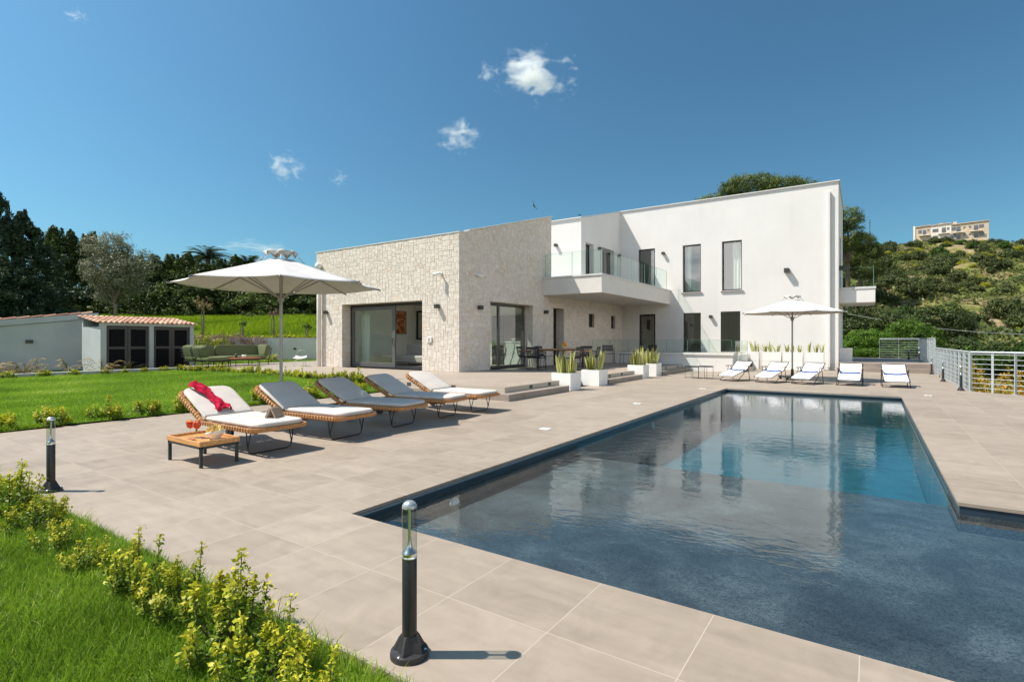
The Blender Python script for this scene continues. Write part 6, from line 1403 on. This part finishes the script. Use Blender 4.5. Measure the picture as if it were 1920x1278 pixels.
def tree(name, loc, crown, h, r, label, cat, group=None, rz=0, sc_=(1, 1, 1), trunkmat='bark', lim=(), hb=None):
    t = thing(name, loc, label, cat, group, rz); t.scale = sc_
    c = obj(crown, "crown", t); mb = MB(); mb.tube([(0, 0, -.6), (.04, 0, h * .3), (-.05, .05, h * .7), (0, 0, h)], [r * 1.25, r, r * .6, r * .15], 10)
    for e in lim: b_ = Vector((0, 0, (hb or h * .4))); m1 = b_.lerp(Vector(e), .45) + Vector((.06, -.05, .12)); mb.tube([b_, m1, e], [r * .6, r * .4, r * .08], 6)
    mb.build("trunk", M[trunkmat], t, True); return t
gz = lambda x, y: float(terrain(np.array([x]), np.array([y]))[0])
con = [conifer_mesh(s, 8.0, 3.3, 400, 46, L_conifer, .26, 1.6) for s in (1, 2, 3)]
hedge = [(100, 415, 50, 1.05), (135, 425, 51, .95), (172, 428, 52, 1.0), (232, 466, 52, 1), (262, 474, 52, 1), (293, 472, 51, .95), (322, 470, 52, 1), (350, 468, 52, 1), (382, 486, 51, 1), (412, 480, 52, 1), (440, 474, 53, 1), (470, 488, 52, 1), (500, 493, 52, .95), (530, 498, 51, 1), (560, 500, 52, 1), (592, 500, 52, 1), (640, 505, 53, 1.1)]
hl = ["dark evergreen tree of the tall hedge, the high dense group left of the olive tree", "dark evergreen tree in the long hedge between the olive tree and the stone wing"]
for i, (px, py, D, w) in enumerate(hedge):
    p = at(px, py, D); b = gz(p.x, p.y); h = (p.z - b) * .94
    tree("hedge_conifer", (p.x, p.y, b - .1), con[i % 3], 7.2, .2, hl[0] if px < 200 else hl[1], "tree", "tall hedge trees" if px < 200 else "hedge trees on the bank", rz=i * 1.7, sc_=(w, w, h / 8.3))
big = conifer_mesh(7, 10.0, 4.4, 520, 60, L_cypress, .30, 0.6, 1.7)
for px, py, D, w, lab in ((-22, 330, 40, .72, "tallest blue green cypress, farthest left behind the outbuilding"), (42, 398, 41, .82, "broad blue green cypress just right of the tallest cypress"), (-70, 420, 38, .9, "blue green cypress mostly hidden in front of the tallest cypress")):
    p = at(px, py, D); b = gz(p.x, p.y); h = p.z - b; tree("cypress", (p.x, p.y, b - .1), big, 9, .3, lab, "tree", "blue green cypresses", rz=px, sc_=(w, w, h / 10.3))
# --- olive tree
def round_crown(seed, lobes, per_clump, n_clump, cr, mat, size, asp, tone0=.5, flat=.9):
    rs = np.random.RandomState(seed); C = []; tn = []; NC = []
    for (x, y, z, rx, rz_) in lobes:
        k = max(4, int(n_clump * rx * rx * rz_))
        d = rs.normal(size=(k, 3)); d /= np.linalg.norm(d, axis=1, keepdims=True); q_ = rs.uniform(.35, 1.05, (k, 1)) ** .5
        C += list(np.array([x, y, z]) + d * q_ * np.array([rx, rx, rz_])); NC += list(d); tn += list(rs.uniform(-.2, .2, k))
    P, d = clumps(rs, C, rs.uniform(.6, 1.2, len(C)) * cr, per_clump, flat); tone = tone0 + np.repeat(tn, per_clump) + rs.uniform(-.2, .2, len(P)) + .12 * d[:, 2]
    return leaves_mesh("crown", P, size, asp, mat, tone, rs, .3, d * .7 + np.repeat(np.array(NC), per_clump, 0) * .9)
p = at(216, 596, 36); b = gz(p.x, p.y); b = p.z
oc = round_crown(12, [(-.6, 0, 3.6, 1.5, 1.3), (.9, .3, 3.9, 1.5, 1.2), (0, -.3, 4.9, 1.3, 1.0), (-1.5, .2, 2.9, 1.0, .8), (1.6, -.2, 3.0, .9, .8), (-.2, .4, 2.6, 1.3, .7), (-.9, .1, 1.7, .9, .5), (.6, 0, 5.6, .7, .45)], 30, 62, .34, L_olive, .17, .34, .6)
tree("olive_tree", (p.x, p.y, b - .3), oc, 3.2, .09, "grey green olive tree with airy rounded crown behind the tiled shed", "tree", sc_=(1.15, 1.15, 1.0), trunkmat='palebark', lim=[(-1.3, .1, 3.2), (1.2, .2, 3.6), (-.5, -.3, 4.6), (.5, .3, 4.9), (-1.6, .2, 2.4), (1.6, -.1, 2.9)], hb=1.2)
# --- palm top above the hedge
def palm(loc, h, n, L_, label, trunk=True):
    t = thing("palm_tree", loc, label, "palm", "palms behind the hedge"); rs = np.random.RandomState(int(abs(loc[0]) * 10) % 999); P = MB(); 
    for i in range(n):
        az = rs.uniform(0, 6.28); el = rs.uniform(-.2, 1.35); d = Vector((math.cos(az), math.sin(az), 0)); s_ = Vector((-d.y, d.x, 0))
        for k in range(16):
            f = k / 16; c = Vector((0, 0, h)) + d * (L_ * f * math.cos(el * (1 - .3 * f))) + Vector((0, 0, L_ * (f * math.sin(el) - .55 * f * f)))
            for sg in (-1, 1):
                tip = c + (s_ * sg * .8 + d * .7 + Vector((0, 0, -.15))) * (.60 * (1 - .5 * f)); P.add([c, c + d * .22, tip], [(0, 1, 2)])
    o = P.build("fronds", L_palm, t); attr(o.data, "tone", rs.uniform(.3, .9, len(o.data.polygons)))
    mb = MB(); mb.tube([(0, 0, 0), (.1, 0, h * .5), (0, 0, h)], [.3, .22, .25], 10); mb.build("trunk", M['bark'], t, True)
for px, py, D, n, L_, lab in ((390, 482, 56, 60, 2.6, "spiky palm top rising above the dark hedge"), (462, 493, 56, 40, 1.8, "smaller palm top above the hedge just left of the parasol"), (364, 492, 57, 34, 1.5, "low palm top at the left of the taller palm")):
    p = at(px, py, D); b = gz(p.x, p.y); palm((p.x, p.y, b - .3), p.z - b + .3, n, L_, lab)
# --- saplings on the bank
def sapling(px, ybase, ytop, D, seed, dense, mat, label, cr=.5):
    p = at(px, ybase, D); q_ = at(px, ytop, D); h = q_.z - p.z
    c = round_crown(seed, [(0, 0, h * .80, cr, h * .20), (cr * .4, .1, h * .68, cr * .7, h * .13), (-cr * .5, 0, h * .74, cr * .6, h * .14)], 14, dense, .14, mat, .11, .45, .6)
    t = tree("sapling", (p.x, p.y, p.z), c, h * .8, .035, label, "sapling", "young trees staked on the bank", trunkmat='palebark', lim=[(cr * .7, 0, h * .75), (-cr * .7, .1, h * .8), (.1, cr * .6, h * .9)], hb=h * .55)
    mb = MB()
    for s in (-1, 1): mb.tube([(s * .16, 0, -.3), (s * .16, 0, h * .55)], .022, 6)
    mb.build("stake", M['palebark'], t)
sapling(380, 624, 552, 33, 31, 130, L_frond, "staked young tree with sparse brown green crown on the bank left of the parasol", .55)
sapling(512, 626, 574, 33, 32, 160, L_purple, "small reddish sapling on the bank just left of the parasol pole", .33)
for px, yb, yt, lab in ((454, 624, 600, "tiny dark green sapling on the bank below the left half of the parasol"), (575, 626, 606, "tiny sapling on the bank close to the stone wing")): sapling(px, yb, yt, 33, px, 200, L_broad, lab, .22)
# --- shrubs behind the sofa
def bush(name, loc, lobes, mat, label, cat, size=.10, asp=.4, dens=60, per=20, cr=.16, seed=1, group=None, tone0=.5):
    t = thing(name, loc, label, cat, group); obj(round_crown(seed, lobes, per, dens, cr, mat, size, asp, tone0), "foliage", t).name = "foliage"
    mb = MB(); rs = np.random.RandomState(seed)
    for (x, y, z, rx, rz_) in lobes:
        for _ in range(4): mb.tube([(x * .4, y * .4, -.1), (x + rs.uniform(-.5, .5) * rx, y + rs.uniform(-.5, .5) * rx, z)], [.02, .006], 5)
    mb.build("stem", M['twig'], t); return t
p = at(375, 660, 26.8); bush("evergreen_bush", (p.x, p.y, .2), [(-.5, -.4, .65, .55, .5), (.2, .1, .85, .6, .55), (.7, .6, .75, .5, .5)], L_yscrub, "yellow green bush behind the left half of the sage sofa", "bush", .12, .45, 330, 22, .22, 41, tone0=.38)
p = at(430, 660, 28.6); bush("twiggy_hedge", (p.x, p.y, .2), [(-.95, -1.05, .8, .6, .65), (-.3, -.35, .9, .65, .6), (.35, .35, .85, .65, .6), (.95, 1.05, .75, .6, .55)], L_purple, "brown twiggy bush behind the right half of the sage sofa", "bush", .12, .18, 420, 26, .24, 42)
bush("leafy_bush", (-20.3, 21.3, .2), [(0, 0, 1.0, .8, .9), (.4, .3, 1.9, .7, .7), (-.5, .2, 2.2, .6, .6)], L_fresh, "fresh green bush outside, seen through the living room's back window", "bush", .12, .5, 150, 22, .22, 43)
# --- arching dry fronds in front of the white walls
def fronds(loc, n, L_, label, seed, mat=L_frond, name="fountain_grass", cat="grass plant"):
    t = thing(name, loc, label, cat, "arching plants by the white walls"); rs = np.random.RandomState(seed); mb = MB(); tn = []
    for i in range(n):
        az = rs.uniform(0, 6.28); el = rs.uniform(.5, 1.4); l_ = L_ * rs.uniform(.6, 1.1); d = Vector((math.cos(az), math.sin(az), 0)); s_ = Vector((-d.y, d.x, 0)); pts = [d * (l_ * f * math.cos(el)) + Vector((0, 0, l_ * (f * math.sin(el) - .5 * f ** 2.4))) for f in [k / 10 for k in range(11)]]
        V = []
        for k, c in enumerate(pts): w = .02 * (1 - k / 11); V += [c - s_ * w, c + s_ * w]
        mb.add(V, [(2 * k, 2 * k + 1, 2 * k + 3, 2 * k + 2) for k in range(10)]); tn += [rs.uniform(.2, .9)] * 10
        for k in range(4, 11):
            for sg in (-1, 1):
                c = pts[k]; mb.add([c, c + d * .05, c + s_ * sg * .12 + d * .10 + Vector((0, 0, -.05))], [(0, 1, 2)]); tn.append(rs.uniform(.4, 1))
    o = mb.build("fronds", mat, t); attr(o.data, "tone", tn); return t
for px, D, n, lab, L_ in ((50, 18.9, 34, "arching dry grass plant in front of the outbuilding wall", 1.35), (-14, 18.1, 16, "arching dry grass plant at the left picture edge by the outbuilding", 1.25), (192, 20.6, 14, "arching dry frond plant at the shed's left corner", 1.35), (243, 21.4, 18, "arching dry frond plant in front of the shed doors", 1.35), (128, 19.8, 7, "thin arching frond between the shed and the dry grass plant", 1.2)):
    p = at(px, 690, D); fronds((p.x, p.y, .05), n, L_, lab, px + 60)
p = at(507, 672, 27.5); fronds((p.x, p.y, .25), 22, .75, "small yellow green arching plant in front of the retaining wall", 77, L_yscrub, "flax_plant", "plant")
# --- variegated edging shrubs
def euon(seed, h, w, nst, leaf):
    rs = np.random.RandomState(seed); P = []; T = []; D_ = []; mb = MB()
    for i in range(nst):
        a = rs.uniform(0, 6.283); r = w * math.sqrt(rs.uniform(.02, 1)); hh = h * rs.uniform(.45, .9) * (1 - .35 * r / w) * (1.45 if rs.rand() < .14 else 1); b = Vector((r * .25 * math.cos(a), r * .25 * math.sin(a), 0)); e = Vector((r * math.cos(a), r * math.sin(a), hh)); m1 = b.lerp(e, .5) + Vector((r * .25 * math.cos(a), r * .25 * math.sin(a), -.05 * h))
        mb.tube([b, m1, e], [.0035, .0028, .0015], 5)
        m = int(72 + 34 * rs.rand()); 
        for k in range(m):
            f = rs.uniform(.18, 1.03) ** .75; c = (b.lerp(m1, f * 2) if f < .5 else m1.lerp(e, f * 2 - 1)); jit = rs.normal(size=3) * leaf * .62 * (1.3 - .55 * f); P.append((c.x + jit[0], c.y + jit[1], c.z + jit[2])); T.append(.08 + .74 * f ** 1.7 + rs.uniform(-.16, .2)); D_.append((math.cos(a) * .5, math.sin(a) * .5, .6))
    return leaves_mesh("foliage", P, leaf, .58, L_euon, np.array(T), rs, .4, np.array(D_)), mb
eu_near = [euon(s, .33, .20, 19, .0245) for s in (51, 52, 53, 54)]; eu_far = [euon(s, .34, .20, 15, .036) for s in (61, 62, 63)]
def put_shrub(proto, loc, rz, sc_, label, group):
    t = thing("edging_shrub", loc, label, "shrub", group, rz); t.scale = (sc_, sc_, sc_)
    obj(proto[0], "foliage", t).name = "foliage"
    if proto[1].v:
        if not hasattr(proto[1], 'me'): o = proto[1].build("stem", M['twig'], t); proto[1].me = o.data
        else: obj(proto[1].me, "stem", t)
    return t
rn = random.Random(9)
near = [(-7.45, 1.28, 1.0, "half hidden yellow green shrub at the left picture edge beside the paving"), (-6.75, 1.2, 1.12, "yellow green shrub left of the second bollard's foot"), (-6.0, 1.24, 1.0, "yellow green shrub right against the second bollard's foot"), (-5.45, 1.2, 1.25, "tall leaning yellow green shrub just right of the second bollard"),
        (-4.9, 1.22, 1.0, "dense yellow green shrub in the middle of the left edging row"), (-4.35, 1.18, .75, "lower yellow green shrub in the edging row, its tips on the paving"), (-3.85, 1.2, .7, "low yellow green shrub before the gap in the edging row"), (-3.25, 1.22, .95, "bushy yellow green shrub with a branch reaching over the paving"), (-2.82, 1.26, 1.0, "bright yellow shrub with dark leaved upright sprig"), (-2.33, 1.22, 1.22, "bright yellow shrub left of the near bollard, tall pointed tip"), (-1.98, 1.18, .95, "dense yellow shrub at the bottom edge of the picture"), (-1.62, 1.12, .8, "small yellow shrub at the bottom edge right beside the near bollard")]
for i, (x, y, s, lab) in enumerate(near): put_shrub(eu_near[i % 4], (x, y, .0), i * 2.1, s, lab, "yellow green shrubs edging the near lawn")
for i, y in enumerate([2.25, 2.95, 3.62, 4.25, 4.85, 5.5, 6.2, 6.9, 7.6, 8.3, 9.0]):
    put_shrub(eu_far[i % 3], (-10.72 + rn.uniform(-.1, .1), y + rn.uniform(-.1, .1), .0), i * 1.9, rn.uniform(1.05, 1.35), "low yellow green shrub in the row between the lawn and the paving behind the loungers", "yellow green shrubs between lawn and paving")
x = -23.2; i = 0
while x < -11.0:
    put_shrub(eu_far[i % 3], (x, 10.28 + rn.uniform(-.06, .06), .10), i * 1.3, rn.uniform(.9, 1.4), "yellow green shrub in the row along the foot of the far terrace", "yellow green shrubs along the far terrace"); x += rn.uniform(.34, .52); i += 1
for i, y in enumerate([4.3, 5.2, 6.1, 6.95, 7.9, 8.5, 9.2, 9.9]): put_shrub(eu_far[i % 3], (-23.65, y, .06), i * 2.3, rn.uniform(.8, 1.05), "yellow green shrub in front of the white topped curb", "yellow green shrubs along the curb")
for i in range(26):
    f = i / 25; p = at(350 + f * 245, 626 - 1, 31.5); put_shrub(eu_far[i % 3], (p.x, p.y, 1.35 + rn.uniform(-.05, .05)), i, rn.uniform(.9, 1.4), "small yellowish shrub on top of the retaining wall", "yellowish shrubs above the retaining wall")

# --- grass
def grass(name, pts, h, w, mat, rs, tone, lean=.5, segs=2):
    n = len(pts); P = np.asarray(pts, float); az = rs.uniform(0, 6.283, n); hh = h * rs.uniform(.5, 1.25, n); ln = lean * rs.uniform(.2, 1.2, n) * hh
    d = np.stack([np.cos(az), np.sin(az), np.zeros(n)], 1); fa = rs.uniform(0, 6.283, n); s_ = np.stack([np.cos(fa), np.sin(fa), np.zeros(n)], 1) * (w * rs.uniform(.6, 1.3, n))[:, None] * .5
    up = np.zeros((n, 3)); up[:, 2] = hh
    mid = P + up * .55 + d * (ln * .35)[:, None]; tip = P + up * .95 + d * ln[:, None]
    V = np.stack([P - s_, P + s_, mid + s_ * .7, mid - s_ * .7, tip], 1).reshape(-1, 3)
    me = bpy.data.meshes.new(name); me.vertices.add(5 * n); me.vertices.foreach_set("co", V.astype(np.float32).ravel())
    b = np.arange(n) * 5; li = np.stack([b, b + 1, b + 2, b + 3, b + 3, b + 2, b + 4], 1).astype(np.int32).ravel()
    me.loops.add(7 * n); me.loops.foreach_set("vertex_index", li); me.polygons.add(2 * n)
    ls = (np.arange(n)[:, None] * 7 + np.array([0, 4])).astype(np.int32).ravel(); lt = np.tile(np.array([4, 3], np.int32), n)
    me.polygons.foreach_set("loop_start", ls); me.polygons.foreach_set("loop_total", lt); me.materials.append(mat); me.update(calc_edges=True)
    attr(me, "tone", np.repeat(np.clip(tone, 0, 1), 2)); o = bpy.data.objects.new(name, me); col.objects.link(o); return tag(o, kind='stuff')
def wn2(x, y, s, seed):
    r = np.random.RandomState(seed); z = 0
    for _ in range(7): a, ph, k = r.uniform(0, 6.28), r.uniform(0, 6.28), r.uniform(.5, 2.2); z = z + np.sin((x * math.cos(a) + y * math.sin(a)) * k / s + ph)
    return z / 7
rs = np.random.RandomState(77)
N = 210000; x = rs.uniform(-9.0, -.6, N); y = rs.uniform(-.6, 1.50, N); D = FW[0] * x + FW[1] * y; U = RT[0] * x + RT[1] * y
k = (D > 1.6) & (U / np.maximum(D, .1) < .02) & (U / np.maximum(D, .1) > -1.05) & (rs.rand(N) < np.clip(5.5 / D, .25, 1)); x, y = x[k], y[k]
z = np.array([lawnz2(a, b) for a, b in zip(x, y)]); edge = np.clip((y - 1.05) / .4, 0, 1)
tone = .42 + .34 * wn2(x, y, .35, 3) + .25 * wn2(x, y, .12, 9) + rs.uniform(-.24, .24, len(x)) + (rs.rand(len(x)) < .05) * .5
o = grass("lawn_grass", np.stack([x, y, z - .004], 1), .062, .0042, L_grass, rs, tone, .75)
N = 230000; x = rs.uniform(-24.0, -10.47, N); y = rs.uniform(-1.5, 10.4, N); D = FW[0] * x + FW[1] * y; k = (RT[0] * x + RT[1] * y) / np.maximum(D, .1) > -1.02; k &= rs.rand(N) < np.clip(11 / D, .3, 1); x, y = x[k], y[k]
z = np.array([lawnz1(a, b) for a, b in zip(x, y)]); mow = np.sin(x * 2.4 + .4 * np.sin(y)) * .06
tone = .45 + .42 * wn2(x, y, .8, 5) + .2 * wn2(x, y, .3, 15) + mow + rs.uniform(-.16, .16, len(x))
grass("lawn_grass", np.stack([x, y, z - .004], 1), .055, .012, L_grass, rs, tone, .7)
# rougher tufts along the paving edges
N = 9000; y = rs.uniform(1.9, 9.6, N); x = -10.52 - np.abs(rs.normal(0, .13, N)); k = wn2(x, y, .3, 8) > -.1; x, y = x[k], y[k]; grass("edge_grass", np.stack([x, y, np.zeros(len(x))], 1), .10, .012, L_grass, rs, .4 + rs.uniform(-.2, .45, len(x)), .9)
N = 7000; x = rs.uniform(-8, -1.2, N); y = 1.46 - np.abs(rs.normal(0, .14, N)); k = wn2(x, y, .25, 18) > 0; x, y = x[k], y[k]; grass("edge_grass", np.stack([x, y, np.full(len(x), -.01)], 1), .13, .005, L_grass, rs, .45 + rs.uniform(-.25, .55, len(x)), .9)
# meadow on the bank
N = 150000; D = rs.uniform(30.2, 50, N); U = D * rs.uniform(-1.02, -.28, N); x = FW[0] * D + RT[0] * U; y = FW[1] * D + RT[1] * U; k = (-.75 * x + .66 * y > 33.2 - 0 * x) | (U / D < -.66); x, y = x[k], y[k]
z = terrain(x, y); tone = .48 + .3 * wn2(x, y, 1.6, 4) + rs.uniform(-.2, .2, len(x)); grass("meadow_grass", np.stack([x, y, z - .02], 1), .36, .05, L_meadow, rs, tone, .5)
N = 26000; x = rs.uniform(-30, -19, N); y = rs.uniform(12.6, 24, N); grass("back_grass", np.stack([x, y, np.full(N, .21)], 1), .07, .02, L_grass, rs, .5 + rs.uniform(-.2, .3, N), .6)

# --- right side: shrubs below the railing, broad trees, the wooded hill
def mass(seed, lobes, mat, size, dens, per, cr, asp=.5, tone0=.5): return round_crown(seed, lobes, per, dens, cr, mat, size, asp, tone0)
hedge_m = [mass(s, [(-.5, 0, .7, .6, .6), (.4, .2, .8, .65, .7), (0, -.3, .5, .6, .5), (.1, .1, 1.2, .4, .45)], L_auburn, .10, 46, 22, .2, .55, .5) for s in (81, 82)]
i = 0
for (x, y) in [(3.4, 18.6), (4.2, 18.0), (5.0, 17.4), (5.8, 16.7), (6.6, 16.2), (7.4, 15.5), (3.2, 19.8), (4.0, 19.4), (5.0, 18.8), (6.0, 18.2), (7.0, 17.4), (8.0, 16.8), (2.9, 21.4), (3.0, 23.0), (3.0, 24.6), (3.1, 26.2), (3.9, 21.0), (4.2, 23), (4.3, 25), (8.3, 15), (9.2, 15.6), (3.1, 27.9), (3.2, 29.6), (3.3, 31.4)]:
    t = thing("garden_shrub", (x, y, -1.15), "yellow and rust coloured leafy shrub seen through the railing", "shrub", "shrubs behind the railing", i * 1.1); s = .8 + .35 * ((i * 37) % 10) / 10; t.scale = (s, s, s * 1.05); obj(hedge_m[i % 2], "foliage", t).name = "foliage"; i += 1
BL = [(-1.5, 0, 2.2, 1.5, 1.3), (1.3, .4, 2.4, 1.5, 1.4), (0, -.6, 3.5, 1.4, 1.2), (.2, .2, 1.2, 1.8, .9), (-.8, .5, 3.7, .9, .8), (1.0, -.5, 1.5, 1.2, .9), (-1.9, -.4, 3.2, .8, .7), (1.7, 0, 3.5, .8, .7)]
broad = [mass(91 + k, BL, m_, .17, 40, 30, .36, .6, .5) for k, m_ in enumerate((L_fresh, L_broad, L_deep, L_deep))]
def tr(px, py, D, proto, w, label, name="broadleaf_tree", cat="tree", group=None, h0=4.6):
    p = at(px, py, D); b = gz(p.x, p.y); h = max(1.5, p.z - b); return tree(name, (p.x, p.y, b - .2), proto, 2.6, .14, label, cat, group, rz=px, sc_=(w, w, h / h0), lim=[(-1.2, 0, 2.4), (1.1, .3, 2.6), (0, -.5, 3.4)])
tr(1708, 590, 46, broad[0], .92, "bright green rounded tree behind the far platform railing", h0=4.8)
tr(1628, 612, 44, broad[0], .85, "light green leafy tree just right of the villa's corner")
tr(1655, 575, 52, broad[3], 1.3, "dark broad tree behind the light green one beside the villa")
tr(1760, 568, 54, broad[2], 1.5, "tall dark green tree right of the bright rounded tree")
tr(1600, 560, 56, broad[3], 1.3, "dark tree showing under the right hand balcony")
tr(1815, 628, 44, broad[3], 1.2, "lower green tree above the railing corner")
tr(1870, 634, 43, broad[1], 1.3, "dense green tree behind the outward turning railing")
tr(1930, 630, 42, broad[1], 1.3, "green tree at the right picture edge behind the railing")
tr(1590, 648, 40, broad[0], .6, "small yellowish green bush at the foot of the villa's corner", "leafy_bush", "bush"); tr(1640, 655, 40, broad[0], .7, "low yellow green bush left of the far platform railing", "leafy_bush", "bush")
tr(1740, 640, 41, broad[1], .8, "green bush right behind the corner of the platform railing", "leafy_bush", "bush")
# stone pines behind the house
def pine(px, ytop, D, seed, w, lobes, label):
    p = at(px, ytop, D); b = gz(p.x, p.y) if p.y > 40 else .3; h = p.z - b; lo_ = [(x * w, y * w, h + z, rx * w, rz_) for x, y, z, rx, rz_ in lobes]
    c = round_crown(seed, lo_, 30, 34, .5, L_pine, .30, .22, .5); tree("stone_pine", (p.x, p.y, b), c, h - 1.6, .3, label, "pine tree", "stone pines behind the villa", lim=[(x, y, z - .3) for x, y, z, _, _ in lo_], hb=h * .6)
pine(1404, 331, 62, 101, 1.22, [(0, 0, -1.3, 2.7, 1.3), (-3.2, .5, -2.4, 2.2, 1.0), (2.9, -.4, -1.9, 2.2, .9), (4.6, .2, -2.3, 1.6, .7), (-5.2, 0, -3.4, 1.3, .8), (-1, 1, -3.0, 2.4, 1.0)], "broad stone pine crown rising above the villa roof")
pine(1590, 388, 58, 102, .8, [(0, 0, -1.4, 2.0, 1.3), (-2, .4, -2.0, 2.0, 1.4), (.4, .2, -3.2, 1.7, 1.2), (-1.4, 0, -4.4, 1.8, 1.3)], "stone pine crown just beyond the villa's right end")
pine(1612, 436, 90, 103, 1.0, [(0, 0, -1.4, 2.4, 1.3), (-2, .4, -2.6, 2.6, 1.6), (1.6, .2, -3.4, 2.0, 1.4), (-1.4, 0, -4.8, 2.6, 1.6), (1.2, 0, -6.2, 2.6, 1.6)], "darker pine below and behind the villa's right end pine")
# hill scrub
scrub = [mass(s, [(-.9, 0, .9, 1.1, .9), (.8, .4, 1.0, 1.1, .9), (0, -.6, .8, 1.0, .8), (.1, .2, 1.5, .9, .7)], m_, .24, 34, 34, .42, .55, .5) for s, m_ in ((111, L_scrub), (112, L_scrub), (113, L_scrub), (114, L_yscrub), (115, L_broad))]
rs = np.random.RandomState(21); cand = []
while len(cand) < 287:
    D = 62 + 178 * rs.rand() ** .8; px = rs.uniform(1565, 1960)
    p = at(px, 600, D); z = gz(p.x, p.y)
    if rs.rand() > (.55 + .45 * math.sin(p.x * .11 + 1.5 * math.sin(p.y * .06))) ** 1 * .8 + .25: continue
    cand.append((p.x, p.y, z, D))
for i, (x, y, z, D) in enumerate(cand):
    r = rs.rand(); k = 3 if r < .30 else 4 if r < .40 else int(rs.randint(3)); s = rs.uniform(.6, 1.45) * (1.25 if D > 120 else 1.0) * (.62 if k == 3 else 1.0)
    o = obj(scrub[k], "hill_shrub"); o.location = (x, y, z - .3); o.rotation_euler = (0, 0, i * 1.3); o.scale = (s, s, s * rs.uniform(.8, 1.15))
    tag(o, ["dark grey green rounded shrub scattered on the hillside", "yellow flowering rounded shrub scattered on the hillside", "fresh green rounded shrub scattered on the hillside"][1 if k == 3 else 2 if k == 4 else 0], "shrub", ["dark shrubs on the hillside", "yellow shrubs on the hillside", "fresh green shrubs on the hillside"][1 if k == 3 else 2 if k == 4 else 0])
# low ground cover between them: one object
N = 60000; D = 55 + 185 * rs.rand(N) ** .8; U = D * rs.uniform(.58, 1.02, N); x = FW[0] * D + RT[0] * U; y = FW[1] * D + RT[1] * U; k = wn2(x, y, 4.5, 33) > -.12; x, y = x[k], y[k]; z = terrain(x, y)
P = np.stack([x, y, z + rs.uniform(0, .7, len(x))], 1); me = leaves_mesh("hill_groundcover", P, .75, .5, L_scrub, .75 + .5 * wn2(x, y, 6, 40) + rs.uniform(-.25, .3, len(x)), rs, .9); tag(obj(me, "hill_groundcover"), kind='stuff')
# rocks
for i in range(14):
    D = rs.uniform(95, 225); p = at(rs.uniform(1620, 1920), 600, D); z = gz(p.x, p.y); mb = MB(); s = rs.uniform(.4, 1.1)
    f = [rs.uniform(.7, 1.25) for _ in range(200)]
    def rk(u, v): a = u * 6.2832; b_ = (v - .5) * math.pi; q_ = f[(int(u * 10) % 10) * 9 + int(v * 8)] ; return (s * 1.3 * q_ * math.cos(b_) * math.cos(a), s * q_ * math.cos(b_) * math.sin(a), s * .7 * q_ * math.sin(b_))
    mb.grid(rk, 10, 8); o = mb.build("boulder", M['rock']); o.location = (p.x, p.y, z); tag(o, "pale brown boulder among the shrubs on the hillside", "boulder", "boulders on the hillside")
# ------------------------------------------------------------------ clouds: real volumes far beyond the hill
def cloudmat(seed, dens, thr, scale):
    m, nt, n, l, b = NT('cloud vapour'); n.remove(b); tc = n.new("ShaderNodeTexCoord")
    mp = n.new("ShaderNodeMapping"); mp.inputs["Location"].default_value = (seed, seed * 1.7, seed * .6); l.new(tc.outputs["Object"], mp.inputs[0])
    nz = n.new("ShaderNodeTexNoise"); nz.inputs["Scale"].default_value = scale; nz.inputs["Detail"].default_value = 9; nz.inputs["Roughness"].default_value = .66; nz.inputs["Distortion"].default_value = .35; l.new(mp.outputs[0], nz.inputs[0])
    ln = n.new("ShaderNodeVectorMath"); ln.operation = 'LENGTH'; l.new(tc.outputs["Object"], ln.inputs[0])
    fo = n.new("ShaderNodeMapRange"); fo.inputs[1].default_value = .1; fo.inputs[2].default_value = 1.0; fo.inputs[3].default_value = .0; fo.inputs[4].default_value = .26; l.new(ln.outputs["Value"], fo.inputs[0])
    s = n.new("ShaderNodeMath"); s.operation = 'SUBTRACT'; l.new(nz.outputs["Fac"], s.inputs[0]); l.new(fo.outputs[0], s.inputs[1])
    mr = n.new("ShaderNodeMapRange"); mr.inputs[1].default_value = thr; mr.inputs[2].default_value = thr + .22; mr.inputs[3].default_value = 0; mr.inputs[4].default_value = dens; l.new(s.outputs[0], mr.inputs[0])
    v = n.new("ShaderNodeVolumePrincipled"); v.inputs["Color"].default_value = (1, 1, 1, 1); v.inputs["Anisotropy"].default_value = .2; l.new(mr.outputs[0], v.inputs["Density"])
    l.new(v.outputs[0], n["Material Output"].inputs["Volume"]); return m
def cloud(px, py, w, h, seed, dens, thr, label, scale=2.0, D=900):
    p = at(px, py, D); k = D / FOC; mb = MB(); n, m_ = 20, 12; r_ = random.Random(seed)
    mb.grid(lambda u, v: (math.cos((v - .5) * math.pi) * math.cos(u * 6.2832), math.cos((v - .5) * math.pi) * math.sin(u * 6.2832), math.sin((v - .5) * math.pi)), n, m_)
    o = mb.build("cloud", cloudmat(seed * 1.31, dens, thr, scale)); o.location = p; o.scale = (w * k / 2, w * k / 2 * .8, h * k / 2); o.rotation_euler = (0, 0, YAW)
    return tag(o, label, "cloud", "small white clouds")
cloud(1006, 140, 190, 110, 3, .085, .405, "largest white cloud, high above the stone wing")
cloud(915, 140, 60, 62, 5, .06, .405, "small wispy cloud just left of the largest cloud")
cloud(862, 258, 118, 88, 8, .055, .405, "middle sized torn cloud below and left of the largest one")
cloud(533, 316, 100, 76, 11, .055, .405, "white cloud high above the large parasol")
cloud(637, 336, 52, 40, 14, .035, .405, "faint little cloud right of the one above the parasol")
cloud(140, 30, 62, 30, 17, .04, .405, "small flat cloud near the upper left corner")
cloud(470, 462, 170, 34, 21, .03, .405, "low flat cloud just above the hedge left of the stone wing")
